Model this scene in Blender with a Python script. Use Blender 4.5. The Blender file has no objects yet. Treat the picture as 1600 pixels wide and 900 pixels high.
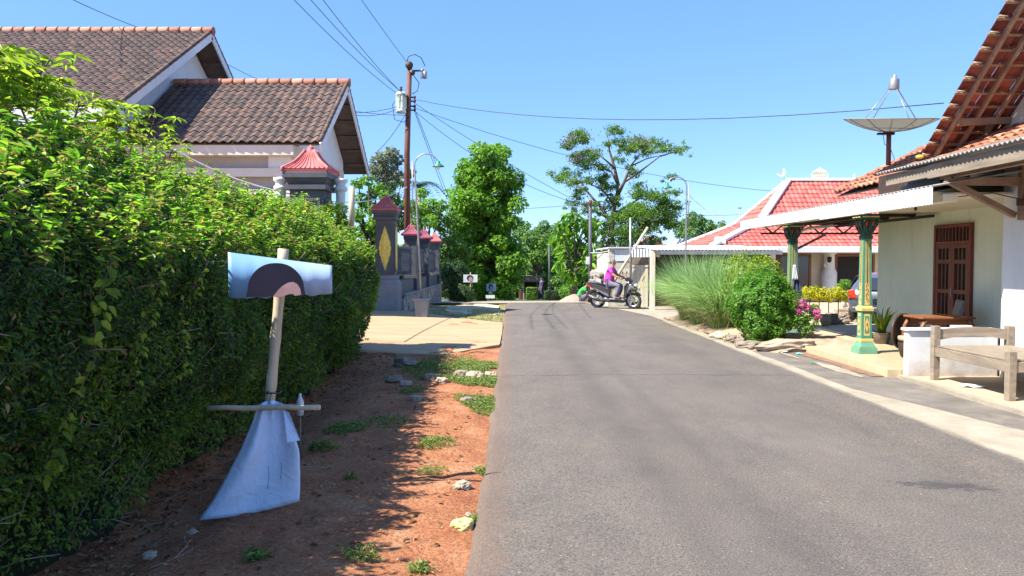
import bpy, bmesh, math, random
import numpy as np
from mathutils import Vector, Matrix
R = math.radians
random.seed(7)
rng = np.random.default_rng(11)
scn = bpy.context.scene
COL = scn.collection

# ---------------------------------------------------------------- camera, sky, sun, exposure
cam_d = bpy.data.cameras.new('camera'); cam = bpy.data.objects.new('camera', cam_d); COL.objects.link(cam)
cam.location = (0, 0, 1.6); cam.rotation_euler = (R(90 - 1.99), 0, 0)
cam_d.lens = 25.875; cam_d.sensor_width = 36; cam_d.clip_start = 0.05; cam_d.clip_end = 3000
scn.camera = cam
SUNV = Vector((1, .44, -1.36)).normalized()          # direction the light travels
w = bpy.data.worlds.new('World'); scn.world = w; w.use_nodes = True
nt = w.node_tree; bg = nt.nodes['Background']
sky = nt.nodes.new('ShaderNodeTexSky'); sky.sky_type = 'NISHITA'; sky.sun_disc = False
sky.sun_elevation = math.asin(-SUNV.z); sky.sun_rotation = math.atan2(-SUNV.x, -SUNV.y)
sky.air_density = 1.0; sky.dust_density = 0.0; sky.ozone_density = 5.0; sky.altitude = 1200
nt.links.new(sky.outputs[0], bg.inputs[0]); bg.inputs[1].default_value = 0.10
smx = nt.nodes.new('ShaderNodeMix'); smx.data_type = 'RGBA'; smx.inputs[0].default_value = .52
nt.links.new(sky.outputs[0], smx.inputs[6]); smx.inputs[7].default_value = (.80, 1.95, 4.8, 1); nt.links.new(smx.outputs[2], bg.inputs[0])
sd = bpy.data.lights.new('sun', 'SUN'); sun = bpy.data.objects.new('sun', sd); COL.objects.link(sun)
sd.energy = 4.6; sd.angle = R(.55); sd.color = (1, .93, .82)
sun.rotation_euler = SUNV.to_track_quat('-Z', 'Y').to_euler(); sun.location = (-20, -8, 30)
vs = scn.view_settings
vs.view_transform = 'Standard'; vs.look = 'None'; vs.gamma = 1; vs.use_curve_mapping = False; vs.exposure = 1.45
scn.render.engine = 'CYCLES'
scn.cycles.max_bounces = 6; scn.cycles.diffuse_bounces = 3; scn.cycles.glossy_bounces = 2
scn.cycles.transmission_bounces = 3; scn.cycles.transparent_max_bounces = 6

# ---------------------------------------------------------------- helpers
TT = math.atan(40 / 1150)
def at(px, py, Y):                                    # measured point of the place at depth Y
    du = (px - 800) / 1150; dv = (450 - py) / 1150
    d = (du, math.cos(TT) + dv * math.sin(TT), -math.sin(TT) + dv * math.cos(TT))
    k = Y / d[1]
    return Vector((d[0] * k, Y, 1.6 + d[2] * k))
def tz(y):                                            # the ground falls away past the crest
    t = y - 29.0
    if t > 12: return -.045 * t
    return -.045 * math.log1p(math.exp(t * 1.0))
ORG = {}
def tag(o, label=None, cat=None, group=None, kind=None):
    if label: o['label'] = label
    if cat: o['category'] = cat
    if group: o['group'] = group
    if kind: o['kind'] = kind
    return o
def thing(name, label, cat, loc=(0, 0, 0), rotz=0, group=None, local=False):
    o = bpy.data.objects.new(name, None); COL.objects.link(o)
    o.empty_display_size = .2
    o.location = loc; o.rotation_euler = (0, 0, rotz)
    ORG[o.name] = Vector((0, 0, 0)) if local else Vector(loc)
    return tag(o, label, cat, group)
def finish(me, name, mats, parent, loc):
    if not isinstance(mats, (list, tuple)): mats = [mats]
    for m in mats: me.materials.append(m)
    o = bpy.data.objects.new(name, me); COL.objects.link(o)
    if parent is not None:
        o.parent = parent; off = ORG[parent.name]; ORG[o.name] = off
    else:
        if loc is None:
            n = len(me.vertices); a = np.empty(n * 3, 'f'); me.vertices.foreach_get('co', a); a = a.reshape(-1, 3)
            loc = ((a[:, 0].min() + a[:, 0].max()) / 2, (a[:, 1].min() + a[:, 1].max()) / 2, a[:, 2].min())
        off = Vector(loc); o.location = off; ORG[o.name] = off
    if off.length > 0: me.transform(Matrix.Translation(-off))
    return o
def np_mesh(name, V, F, mats, parent=None, loc=None, smooth=False, rnd=None, mi=None):
    me = bpy.data.meshes.new(name)
    V = np.asarray(V, 'f'); F = np.asarray(F, 'i'); k = F.shape[1]
    me.vertices.add(len(V)); me.vertices.foreach_set('co', V.ravel())
    me.loops.add(F.size); me.loops.foreach_set('vertex_index', F.ravel())
    me.polygons.add(len(F)); me.polygons.foreach_set('loop_start', np.arange(0, F.size, k, dtype='i'))
    me.polygons.foreach_set('use_smooth', np.full(len(F), smooth))
    if mi is not None: me.polygons.foreach_set('material_index', np.asarray(mi, 'i'))
    if rnd is not None:
        a = me.attributes.new('rnd', 'FLOAT', 'FACE'); a.data.foreach_set('value', np.asarray(rnd, 'f'))
    me.update(calc_edges=True)
    return finish(me, name, mats, parent, loc)
class MB:
    def __init__(s): s.v = []; s.f = []; s.sm = []; s.rn = []; s.mi = []; s.m = 0; s.M = None
    def add(s, vs, fs, sm=False, rn=.5):
        b = len(s.v)
        for p in vs:
            p = Vector(p)
            if s.M is not None: p = s.M @ p
            s.v.append(p)
        for f in fs: s.f.append([b + i for i in f]); s.sm.append(sm); s.rn.append(rn); s.mi.append(s.m)
        return s
    def box(s, x0, y0, z0, x1, y1, z1, rn=.5):
        if x0 > x1: x0, x1 = x1, x0
        if y0 > y1: y0, y1 = y1, y0
        if z0 > z1: z0, z1 = z1, z0
        return s.add([(x0,y0,z0),(x1,y0,z0),(x1,y1,z0),(x0,y1,z0),(x0,y0,z1),(x1,y0,z1),(x1,y1,z1),(x0,y1,z1)],
              [(0,3,2,1),(4,5,6,7),(0,1,5,4),(1,2,6,5),(2,3,7,6),(3,0,4,7)], rn=rn)
    def cbox(s, c, sx, sy, sz, rn=.5):
        return s.box(c[0]-sx/2, c[1]-sy/2, c[2]-sz/2, c[0]+sx/2, c[1]+sy/2, c[2]+sz/2, rn)
    def taper(s, cx, cy, z0, z1, a0, b0, a1, b1):     # square frustum
        return s.add([(cx-a0,cy-b0,z0),(cx+a0,cy-b0,z0),(cx+a0,cy+b0,z0),(cx-a0,cy+b0,z0),
               (cx-a1,cy-b1,z1),(cx+a1,cy-b1,z1),(cx+a1,cy+b1,z1),(cx-a1,cy+b1,z1)],
              [(0,3,2,1),(4,5,6,7),(0,1,5,4),(1,2,6,5),(2,3,7,6),(3,0,4,7)])
    def bar(s, p0, p1, w, h, up=(0,0,1), rn=.5):
        p0 = Vector(p0); p1 = Vector(p1); d = (p1 - p0).normalized(); up = Vector(up)
        a = d.cross(up)
        if a.length < 1e-4: a = d.cross(Vector((1,0,0)))
        a.normalize(); b = a.cross(d).normalized(); a = a * w / 2; b = b * h / 2
        return s.add([p0-a-b, p0+a-b, p0+a+b, p0-a+b, p1-a-b, p1+a-b, p1+a+b, p1-a+b],
              [(0,3,2,1),(4,5,6,7),(0,1,5,4),(1,2,6,5),(2,3,7,6),(3,0,4,7)], rn=rn)
    def tube(s, pts, rad, n=8, cap=True):
        pts = [Vector(p) for p in pts]
        if not isinstance(rad, (list, tuple)): rad = [rad] * len(pts)
        vs = []; fs = []; pa = None
        for i, p in enumerate(pts):
            d = (pts[min(i+1, len(pts)-1)] - pts[max(i-1, 0)])
            d = d.normalized() if d.length > 1e-9 else Vector((0,0,1))
            if pa is None:
                pa = d.cross(Vector((0,0,1)))
                if pa.length < .05: pa = d.cross(Vector((0,1,0)))
            else: pa = pa - d * pa.dot(d)
            pa.normalize(); b = d.cross(pa)
            for k in range(n):
                t = 2 * math.pi * k / n
                vs.append(p + (pa * math.cos(t) + b * math.sin(t)) * rad[i])
        for i in range(len(pts) - 1):
            for k in range(n):
                k2 = (k + 1) % n
                fs.append((i*n+k, i*n+k2, (i+1)*n+k2, (i+1)*n+k))
        s.add(vs, fs, n > 4)
        if cap:
            b0 = len(s.v) - len(vs)
            s.f.append([b0+k for k in reversed(range(n))]); s.sm.append(False); s.rn.append(.5); s.mi.append(s.m)
            s.f.append([b0+(len(pts)-1)*n+k for k in range(n)]); s.sm.append(False); s.rn.append(.5); s.mi.append(s.m)
        return s
    def lathe(s, prof, c=(0,0,0), n=16, axis='z', sm=True, a0=0, a1=2*math.pi):
        vs = []; fs = []; full = abs(a1 - a0 - 2*math.pi) < 1e-6; m = n if full else n + 1
        for (r, h) in prof:
            for k in range(m):
                t = a0 + (a1 - a0) * k / n
                x, y, z = r*math.cos(t), r*math.sin(t), h
                if axis == 'x': x, y, z = z, x, y
                if axis == 'y': x, y, z = x, z, y
                vs.append((c[0]+x, c[1]+y, c[2]+z))
        for i in range(len(prof)-1):
            for k in range(n):
                k2 = (k+1) % m
                fs.append((i*m+k, i*m+k2, (i+1)*m+k2, (i+1)*m+k))
        return s.add(vs, fs, sm)
    def prism(s, poly, a, b, plane='xz', sm=False):   # poly extruded along the third axis from a to b
        def q(p, t):
            if plane == 'xz': return (p[0], t, p[1])
            if plane == 'yz': return (t, p[0], p[1])
            return (p[0], p[1], t)
        n = len(poly)
        vs = [q(p, a) for p in poly] + [q(p, b) for p in poly]
        fs = [tuple(range(n)), tuple(reversed(range(n, 2*n)))] + [(i, n+i, n+(i+1)%n, (i+1)%n) for i in range(n)]
        return s.add(vs, fs, sm)
    def ell(s, c, rx, ry, rz, nu=12, nv=8, M=None):
        vs = []; fs = []
        for i in range(nv+1):
            a = -math.pi/2 + math.pi*i/nv
            for k in range(nu):
                t = 2*math.pi*k/nu
                p = Vector((rx*math.cos(a)*math.cos(t), ry*math.cos(a)*math.sin(t), rz*math.sin(a)))
                if M is not None: p = M @ p
                vs.append(p + Vector(c))
        for i in range(nv):
            for k in range(nu):
                k2 = (k+1) % nu; fs.append((i*nu+k, i*nu+k2, (i+1)*nu+k2, (i+1)*nu+k))
        return s.add(vs, fs, True)
    def build(s, name, mats, parent=None, loc=None, bevel=0, solid=0, fixn=False):
        me = bpy.data.meshes.new(name)
        me.from_pydata([tuple(p) for p in s.v], [], s.f)
        me.polygons.foreach_set('use_smooth', s.sm)
        me.polygons.foreach_set('material_index', s.mi)
        a = me.attributes.new('rnd', 'FLOAT', 'FACE'); a.data.foreach_set('value', s.rn)
        me.validate(); me.update()
        if fixn:
            bm = bmesh.new(); bm.from_mesh(me); bmesh.ops.recalc_face_normals(bm, faces=bm.faces); bm.to_mesh(me); bm.free()
        o = finish(me, name, mats, parent, loc)
        if bevel:
            m = o.modifiers.new('bevel', 'BEVEL'); m.width = bevel; m.segments = 2; m.limit_method = 'ANGLE'; m.angle_limit = R(40)
        if solid:
            m = o.modifiers.new('solid', 'SOLIDIFY'); m.thickness = solid; m.offset = 0
        return o
def children(o): return [c for c in bpy.data.objects if c.parent == o]
def copy_tree(o, parent=None):
    c = o.copy(); COL.objects.link(c)
    if parent is not None: c.parent = parent
    for ch in children(o): copy_tree(ch, c)
    return c

# ---- numpy value noise
def _h(ix, iy, iz, s):
    n = (ix * 374761393 + iy * 668265263 + iz * 1442695041 + s * 974634777) & 0xffffffff
    n = ((n ^ (n >> 13)) * 1274126177) & 0xffffffff
    return ((n ^ (n >> 16)) & 0xffff) / 65535.0
def vnoise(x, y, z=None, s=0):
    x = np.asarray(x, 'd'); y = np.asarray(y, 'd'); z = np.zeros_like(x) if z is None else np.asarray(z, 'd')
    ix, iy, iz = [np.floor(a).astype(np.int64) for a in (x, y, z)]
    fx, fy, fz = x-ix, y-iy, z-iz
    fx, fy, fz = [a*a*(3-2*a) for a in (fx, fy, fz)]
    r = 0
    for dx in (0, 1):
        for dy in (0, 1):
            for dz in (0, 1):
                wt = (fx if dx else 1-fx) * (fy if dy else 1-fy) * (fz if dz else 1-fz)
                r = r + wt * _h(ix+dx, iy+dy, iz+dz, s)
    return r
def fbm(x, y, z=None, s=0, o=4):
    r = 0; a = .5
    for i in range(o):
        r = r + a * vnoise(np.asarray(x)*2**i, np.asarray(y)*2**i, None if z is None else np.asarray(z)*2**i, s+i); a *= .5
    return r

# ---------------------------------------------------------------- materials
def newmat(name):
    m = bpy.data.materials.new(name); m.use_nodes = True
    return m, m.node_tree, m.node_tree.nodes['Principled BSDF']
def ramp(nt, fac, stops):
    r = nt.nodes.new('ShaderNodeValToRGB')
    el = r.color_ramp.elements
    while len(el) < len(stops): el.new(.5)
    for e, (p, c) in zip(el, stops):
        e.position = p; e.color = (c[0], c[1], c[2], 1) if len(c) == 3 else c
    nt.links.new(fac, r.inputs[0]); return r.outputs[0]
def noise(nt, scale, detail=6, rough=.6, vec=None, dist=0):
    n = nt.nodes.new('ShaderNodeTexNoise'); n.inputs['Scale'].default_value = scale
    n.inputs['Detail'].default_value = detail; n.inputs['Roughness'].default_value = rough
    n.inputs['Distortion'].default_value = dist
    if vec: nt.links.new(vec, n.inputs['Vector'])
    return n.outputs['Fac']
def pos(nt, sc=(1,1,1)):
    g = nt.nodes.new('ShaderNodeNewGeometry'); mp = nt.nodes.new('ShaderNodeMapping')
    mp.inputs['Scale'].default_value = sc; nt.links.new(g.outputs['Position'], mp.inputs['Vector'])
    return mp.outputs[0]
def objc(nt, sc=(1,1,1)):
    g = nt.nodes.new('ShaderNodeTexCoord'); mp = nt.nodes.new('ShaderNodeMapping')
    mp.inputs['Scale'].default_value = sc; nt.links.new(g.outputs['Object'], mp.inputs['Vector'])
    return mp.outputs[0]
def mixc(nt, fac, a, b, mode='MIX'):
    n = nt.nodes.new('ShaderNodeMix'); n.data_type = 'RGBA'; n.blend_type = mode
    for i, x in ((0, fac), (6, a), (7, b)):
        if hasattr(x, 'is_output'): nt.links.new(x, n.inputs[i])
        elif i == 0: n.inputs[0].default_value = x
        else: n.inputs[i].default_value = (x[0], x[1], x[2], 1)
    return n.outputs[2]
def mth(nt, op, a, b=None, c=None):
    n = nt.nodes.new('ShaderNodeMath'); n.operation = op
    for i, x in enumerate((a, b, c)):
        if x is None: continue
        if hasattr(x, 'is_output'): nt.links.new(x, n.inputs[i])
        else: n.inputs[i].default_value = x
    return n.outputs[0]
def bump(nt, bs, h, strength=.3, dist=.01):
    b = nt.nodes.new('ShaderNodeBump'); b.inputs['Strength'].default_value = strength; b.inputs['Distance'].default_value = dist
    nt.links.new(h, b.inputs['Height']); nt.links.new(b.outputs[0], bs.inputs['Normal'])
def attr(nt, name='rnd'):
    a = nt.nodes.new('ShaderNodeAttribute'); a.attribute_name = name; return a.outputs['Fac']
def surf(name, c1, c2, scale=3, rough=.7, bs=.2, bd=.005, bscale=60, metal=0, stain=None, spec=.4, sc=(1,1,1), world=True, grime=0):
    """two-tone noise surface with fine bump; stain=(colour, scale, amount)"""
    m, nt, b = newmat(name)
    v = pos(nt, sc) if world else objc(nt, sc)
    c = ramp(nt, noise(nt, scale, 7, .65, v), [(.3, c1), (.7, c2)])
    if stain:
        f = ramp(nt, noise(nt, stain[1], 8, .7, v, .4), [(.5, (0,0,0)), (.72, (stain[2],)*3)])
        c = mixc(nt, f, c, stain[0])
    if grime:                                          # splashed earth near the ground and drips
        s_ = nt.nodes.new('ShaderNodeSeparateXYZ'); nt.links.new(pos(nt), s_.inputs[0])
        gm = mth(nt, 'SUBTRACT', mth(nt, 'ADD', noise(nt, 5, 7, .75, pos(nt)), .22), mth(nt, 'MULTIPLY', s_.outputs[2], 1.5))
        c = mixc(nt, ramp(nt, gm, [(.25, (0,0,0)), (.8, (grime,)*3)]), c, (.30,.19,.11))
        dr = ramp(nt, noise(nt, 2.2, 6, .7, pos(nt, (5, 5, .5))), [(.55, (0,0,0)), (.75, (.3,)*3)]); c = mixc(nt, dr, c, (.36,.36,.30))
    nt.links.new(c, b.inputs['Base Color']); b.inputs['Roughness'].default_value = rough; b.inputs['Metallic'].default_value = metal
    b.inputs['Specular IOR Level'].default_value = spec
    if bs: bump(nt, b, noise(nt, bscale, 4, .6, v), bs, bd)
    return m
def leafmat(name, cols, trans=.45, rough=.5, spec=.35, big=None):
    """cols dark..light picked per leaf; big adds slow variation over the crown"""
    m, nt, b = newmat(name)
    g = nt.nodes.new('ShaderNodeNewGeometry')
    fac = g.outputs['Random Per Island']
    if big:
        f2 = noise(nt, big, 3, .5, pos(nt))
        fac = mth(nt, 'ADD', mth(nt, 'MULTIPLY', fac, .55), mth(nt, 'SUBTRACT', mth(nt, 'MULTIPLY', f2, 1.3), .4))
    n = len(cols)
    c = ramp(nt, fac, [((i + .3) / n, cc) for i, cc in enumerate(cols)])
    nt.links.new(c, b.inputs['Base Color']); b.inputs['Roughness'].default_value = rough
    b.inputs['Specular IOR Level'].default_value = spec
    tr = nt.nodes.new('ShaderNodeBsdfTranslucent')
    tc = mixc(nt, .5, c, (.42, .62, .05), 'MIX')
    tc2 = mixc(nt, 1.0, tc, c, 'MULTIPLY'); tcm = mixc(nt, .6, tc2, c)
    hs = nt.nodes.new('ShaderNodeHueSaturation'); hs.inputs['Value'].default_value = 2.0; nt.links.new(tcm, hs.inputs['Color'])
    nt.links.new(hs.outputs[0], tr.inputs[0])
    mx = nt.nodes.new('ShaderNodeMixShader'); mx.inputs[0].default_value = trans
    nt.links.new(b.outputs[0], mx.inputs[1]); nt.links.new(tr.outputs[0], mx.inputs[2])
    nt.links.new(mx.outputs[0], nt.nodes['Material Output'].inputs[0])
    return m
def tilemat(name, cols, rough=.8, dirt=(.05,.045,.04), dm=.6, dscale=2.5):
    m, nt, b = newmat(name)
    n = len(cols)
    c = ramp(nt, attr(nt), [((i + .3) / n, cc) for i, cc in enumerate(cols)])
    f = ramp(nt, noise(nt, dscale, 8, .7, pos(nt)), [(.42, (0,0,0)), (.68, (dm,)*3)])
    c = mixc(nt, f, c, dirt)
    nt.links.new(c, b.inputs['Base Color']); b.inputs['Roughness'].default_value = rough
    bump(nt, b, noise(nt, 45, 4, .6, pos(nt)), .25, .01)
    return m
def plain(name, c, rough=.5, metal=0, spec=.5, coat=0, emit=None):
    m, nt, b = newmat(name)
    v = objc(nt)
    cc = ramp(nt, noise(nt, 9, 5, .6, v), [(.3, tuple(x*.86 for x in c)), (.7, tuple(min(1, x*1.1) for x in c))])
    nt.links.new(cc, b.inputs['Base Color']); b.inputs['Roughness'].default_value = rough; b.inputs['Metallic'].default_value = metal
    b.inputs['Specular IOR Level'].default_value = spec; b.inputs['Coat Weight'].default_value = coat
    return m
M = {}
M['leaf_hedge'] = leafmat('leaf_hedge', [(.013,.042,.014), (.035,.092,.016), (.085,.18,.018), (.20,.31,.026)], .42, .42, .4, big=1.1)
M['leaf_shoot_sunlit'] = leafmat('leaf_shoot_sunlit', [(.07,.18,.016), (.14,.31,.022), (.21,.40,.03), (.29,.46,.035), (.30,.24,.07)], .5, .42, .4)  # paler new growth, brightened further so the hedge top looks sunlit
M['leaf_fresh'] = leafmat('leaf_fresh', [(.09,.17,.015), (.18,.29,.022), (.32,.40,.04)], .5, .45)
M['leaf_tree'] = leafmat('leaf_tree', [(.04,.095,.018), (.09,.19,.03), (.16,.29,.045)], .4, .5, big=.5)
M['leaf_dark'] = leafmat('leaf_dark', [(.022,.05,.015), (.035,.085,.02), (.06,.12,.03)], .35, .5, big=.6)
M['leaf_grey'] = leafmat('leaf_grey', [(.10,.13,.07), (.15,.18,.10), (.22,.24,.15)], .3, .6)
M['leaf_bright'] = leafmat('leaf_bright', [(.055,.15,.02), (.13,.28,.03), (.23,.40,.035)], .5, .45)
M['leaf_shrub'] = leafmat('leaf_shrub', [(.045,.14,.015), (.085,.23,.02), (.16,.34,.035)], .4, .45)
M['leaf_yellow'] = leafmat('leaf_yellow', [(.25,.30,.02), (.45,.42,.03), (.6,.55,.04)], .4, .5)
M['leaf_pink'] = leafmat('leaf_pink', [(.5,.10,.30), (.65,.18,.42)], .4, .6)
M['leaf_dry'] = leafmat('leaf_dry', [(.12,.07,.035), (.22,.13,.06), (.35,.24,.13)], .2, .8, .2)
M['grass_blade'] = leafmat('grass_blade', [(.11,.25,.06), (.19,.36,.10), (.31,.46,.17), (.45,.52,.26)], .4, .45)
M['straw'] = leafmat('straw', [(.12,.19,.04), (.24,.27,.08), (.42,.36,.17), (.50,.42,.24)], .3, .6)
M['weed'] = leafmat('weed', [(.05,.10,.02), (.09,.17,.03), (.18,.27,.05), (.28,.30,.09)], .4, .5)
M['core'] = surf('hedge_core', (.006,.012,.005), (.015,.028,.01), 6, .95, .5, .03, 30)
M['bark'] = surf('bark', (.07,.05,.035), (.16,.12,.09), 8, .9, .6, .02, 25)
M['bark_pale'] = surf('bark_pale', (.22,.18,.13), (.36,.30,.22), 8, .9, .4, .01, 25)
M['white'] = surf('white_paint', (.60,.62,.63), (.69,.71,.72), 1.2, .6, .15, .004, 40, stain=((.45,.45,.42), 2.2, .35), grime=.75)
M['white_clean'] = surf('white_sheet', (.52,.55,.58), (.62,.65,.68), 2, .45, .1, .003, 40)
M['cream'] = surf('cream_paint', (.60,.55,.42), (.68,.63,.50), 1.1, .7, .15, .004, 40, stain=((.40,.37,.28), 2.0, .35))
M['greenwall'] = surf('pale_green_plaster', (.58,.67,.56), (.72,.78,.67), .9, .75, .25, .006, 22, stain=((.70,.72,.62), 1.5, .6), grime=.6)
M['dark'] = plain('dark_interior', (.02,.02,.022), .9)
M['greywood'] = surf('weathered_wood', (.15,.12,.09), (.34,.28,.21), 3, .85, .6, .008, 40, sc=(6,.7,6), stain=((.12,.10,.08), 6, .6))
M['greywood_x'] = surf('weathered_wood_cross', (.18,.14,.105), (.40,.33,.25), 3, .85, .6, .008, 40, sc=(.8,6,6), stain=((.12,.10,.08), 6, .6))
M['brownwood'] = surf('brown_wood', (.13,.055,.03), (.24,.11,.06), 4, .55, .3, .004, 30, sc=(1,1,5))
M['rafter'] = surf('rafter_wood', (.17,.10,.07), (.31,.20,.13), 4, .85, .4, .006, 30)
M['darkwood'] = surf('dark_wood', (.035,.022,.015), (.07,.04,.025), 5, .5, .3, .004, 30)
M['redwood'] = surf('red_door_paint', (.13,.035,.025), (.20,.06,.04), 4, .45, .2, .003, 30)
M['metal'] = surf('galvanised_metal', (.24,.25,.26), (.36,.37,.38), 5, .45, .1, .002, 30, metal=.6)
M['metal_white'] = surf('white_steel', (.6,.62,.63), (.74,.75,.76), 5, .4, .1, .002, 30)
M['corr'] = surf('corrugated_zinc', (.24,.23,.22), (.42,.41,.39), 3, .55, .2, .004, 20, metal=.25, stain=((.16,.10,.06), 3, .6))
M['black'] = plain('black_plastic', (.018,.018,.02), .4)
M['rubber'] = plain('rubber', (.03,.03,.03), .85)
M['chrome'] = plain('steel', (.55,.55,.56), .3, .9)
M['glass'] = plain('dark_glass', (.025,.03,.035), .06, 0, .8)
M['bulb'] = plain('bulb_glass', (.8,.8,.75), .2)
M['rope'] = plain('cable', (.03,.03,.035), .6)
M['cable_white'] = plain('white_cable', (.6,.6,.58), .6)
M['skin'] = plain('skin', (.33,.17,.10), .55)
M['hair'] = plain('hair', (.015,.012,.01), .7)
# ---------------------------------------------------------------- shape builders
def norm(a): return a / np.maximum(np.linalg.norm(a, axis=1, keepdims=True), 1e-9)
class Leaves:
    def __init__(s): s.V = []; s.F = []; s.n = 0
    def add(s, P, N, L, W=.5, kind=4, droop=.25, rnd=.8, up=.35, T=None, fold=.12):
        P = np.asarray(P, 'd'); n = len(P)
        if n == 0: return s
        L = np.broadcast_to(np.asarray(L, 'd'), (n,))[:, None]
        nn = norm(np.asarray(N, 'd') * 1.0 + rng.normal(size=(n, 3)) * rnd * .6 + np.array([0, 0, up]))
        if T is None: T = rng.normal(size=(n, 3)) + np.asarray(N) * .6 + np.array([0, 0, -droop])
        t = norm(T - nn * np.sum(T * nn, axis=1, keepdims=True) + np.array([0, 0, -droop*.4]))
        sd = np.cross(t, nn); sd = norm(sd); w = L * W * .5
        if kind == 4:
            V = np.stack([P, P + t*L*.45 + sd*w + nn*L*fold, P + t*L, P + t*L*.45 - sd*w + nn*L*fold], 1)
            F = np.array([[0, 1, 2, 3]])
        else:
            V = np.stack([P, P + t*L*.3 + sd*w + nn*L*fold, P + t*L*.65 + sd*w*.8 + nn*L*fold*.7, P + t*L - nn*L*.08,
                          P + t*L*.65 - sd*w*.8 + nn*L*fold*.7, P + t*L*.3 - sd*w + nn*L*fold], 1)
            F = np.array([[0, 1, 2, 3], [0, 3, 4, 5]])
        k = V.shape[1]
        FF = (F[None] + (np.arange(n) * k)[:, None, None]).reshape(-1, 4) + s.n
        s.V.append(V.reshape(-1, 3)); s.F.append(FF); s.n += n * k
        return s
    def blades(s, P, D, L, W, bend=.5, seg=4):        # curved grass blades
        n = len(P); D = norm(D); L = np.broadcast_to(L, (n,)); W = np.broadcast_to(W, (n,))
        h = norm(np.stack([D[:, 0], D[:, 1], np.zeros(n)], 1) + rng.normal(size=(n, 3)) * [.05, .05, 0])
        sd = norm(np.cross(D, h) + rng.normal(size=(n, 3)) * .3)
        pts = []; B = np.broadcast_to(bend, (n,))
        for i in range(seg + 1):
            u = i / seg
            c = P + D * (L * u)[:, None] + h * (L * B * u * u * .6)[:, None] - np.array([0, 0, 1]) * (L * B * u ** 2.4 * .75)[:, None]
            ww = (W * (1 - u ** 2 * .95) * .5)[:, None]
            pts.append(c - sd * ww); pts.append(c + sd * ww)
        V = np.stack(pts, 1); k = V.shape[1]
        F = np.array([[2*i, 2*i+1, 2*i+3, 2*i+2] for i in range(seg)])
        s.F.append((F[None] + (np.arange(n) * k)[:, None, None]).reshape(-1, 4) + s.n)
        s.V.append(V.reshape(-1, 3)); s.n += n * k
        return s
    def build(s, name, mat, parent=None, loc=None):
        return np_mesh(name, np.concatenate(s.V), np.concatenate(s.F), mat, parent, loc)
def sph(n):
    return norm(rng.normal(size=(n, 3)))
def tile_sheet(mb, O, U, V, lu, lv, tw=.22, th=.27, amp=.035, lift=.03, ur=None, seg=6, vari=1.0):
    O = Vector(O); U = Vector(U).normalized(); V = Vector(V).normalized(); N = U.cross(V).normalized()
    if N.z < 0: N = -N
    nu = max(1, int(round(lu / tw))); tw = lu / nu; nv = max(1, int(round(lv / th))); th = lv / nv
    prof = [amp * (.5 + .5 * math.sin(2 * math.pi * (k / seg) - 1.2)) for k in range(seg + 1)]
    for j in range(nv):
        v0 = j * th; v1 = v0 + th * 1.06
        if v1 > lv: v1 = lv
        for i in range(nu):
            uc = (i + .5) * tw; a, b = (0, lu) if ur is None else ur(v0 + th * .5)
            if uc + tw * .5 < a or uc - tw * .5 > b: continue
            rn = min(1, max(0, random.gauss(.5, .22 * vari))); jt = random.uniform(-.006, .006); jv = random.uniform(-.008, .008)
            vs = []; fs = []
            for k in range(seg + 1):
                uu = i * tw + tw * k / seg
                if ur is not None: uu = min(max(uu, a), b)
                for (vv, hh) in ((v0 + jv, lift - .022), (v0 + jv, lift), (v1, 0)):
                    vs.append(O + U * uu + V * vv + N * (prof[k] + hh + jt))
            for k in range(seg):
                for r in (0, 1):
                    fs.append((k*3+r, (k+1)*3+r, (k+1)*3+r+1, k*3+r+1))
            mb.add(vs, fs, False, rn)
    return mb
def ridge(mb, p0, p1, r=.1, step=.34, flat=False):
    p0 = Vector(p0); p1 = Vector(p1); L = (p1 - p0).length; n = max(1, int(round(L / step))); d = (p1 - p0) / n
    for i in range(n):
        a = p0 + d * i; b = p0 + d * (i + 1.12)
        rn = random.random(); s0 = len(mb.f)
        mb.tube([a, a + (b - a) * .85, b], [r * .88, r, r * 1.08], 10)
        for q in range(s0, len(mb.f)): mb.rn[q] = rn
    return mb
def corr(mb, O, U, lu, V, lv, pitch=.09, amp=.014, seg=4, nv=1):
    O = Vector(O); U = Vector(U).normalized(); V = Vector(V).normalized(); N = U.cross(V).normalized()
    if N.z < 0: N = -N
    n = int(lu / pitch * seg); vs = []; fs = []
    for i in range(n + 1):
        u = lu * i / n; h = amp * math.sin(2 * math.pi * i / seg)
        for j in range(nv + 1): vs.append(O + U * u + V * (lv * j / nv) + N * h)
    for i in range(n):
        for j in range(nv): fs.append((i*(nv+1)+j, (i+1)*(nv+1)+j, (i+1)*(nv+1)+j+1, i*(nv+1)+j+1))
    mb.add(vs, fs, False); return mb
def gridmesh(name, xs, ys, zf, mat, parent=None, loc=(0,0,0), smooth=True):
    X, Y = np.meshgrid(xs, ys); Z = zf(X, Y)
    V = np.stack([X.ravel(), Y.ravel(), Z.ravel()], 1); nx = len(xs); ny = len(ys)
    i, j = np.meshgrid(np.arange(nx-1), np.arange(ny-1)); a = (j*nx+i).ravel()
    return np_mesh(name, V, np.stack([a, a+1, a+nx+1, a+nx], 1), mat, parent, loc, smooth)
def wire(name, label, pts, r=.012, mat='rope', group=None, cat='cable'):
    """pts: 3D points; sag added between consecutive ones as (p, q, sag)"""
    out = []
    for (p, q, sg) in pts:
        p = Vector(p); q = Vector(q)
        for i in range(13):
            t = i / 12; v = p.lerp(q, t); v.z -= 4 * sg * t * (1 - t)
            if out and (v - out[-1]).length < 1e-6: continue
            out.append(v)
    mb = MB(); mb.tube(out, r, 5)
    o = mb.build(name, M[mat]); tag(o, label, cat, group); return o
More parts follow.
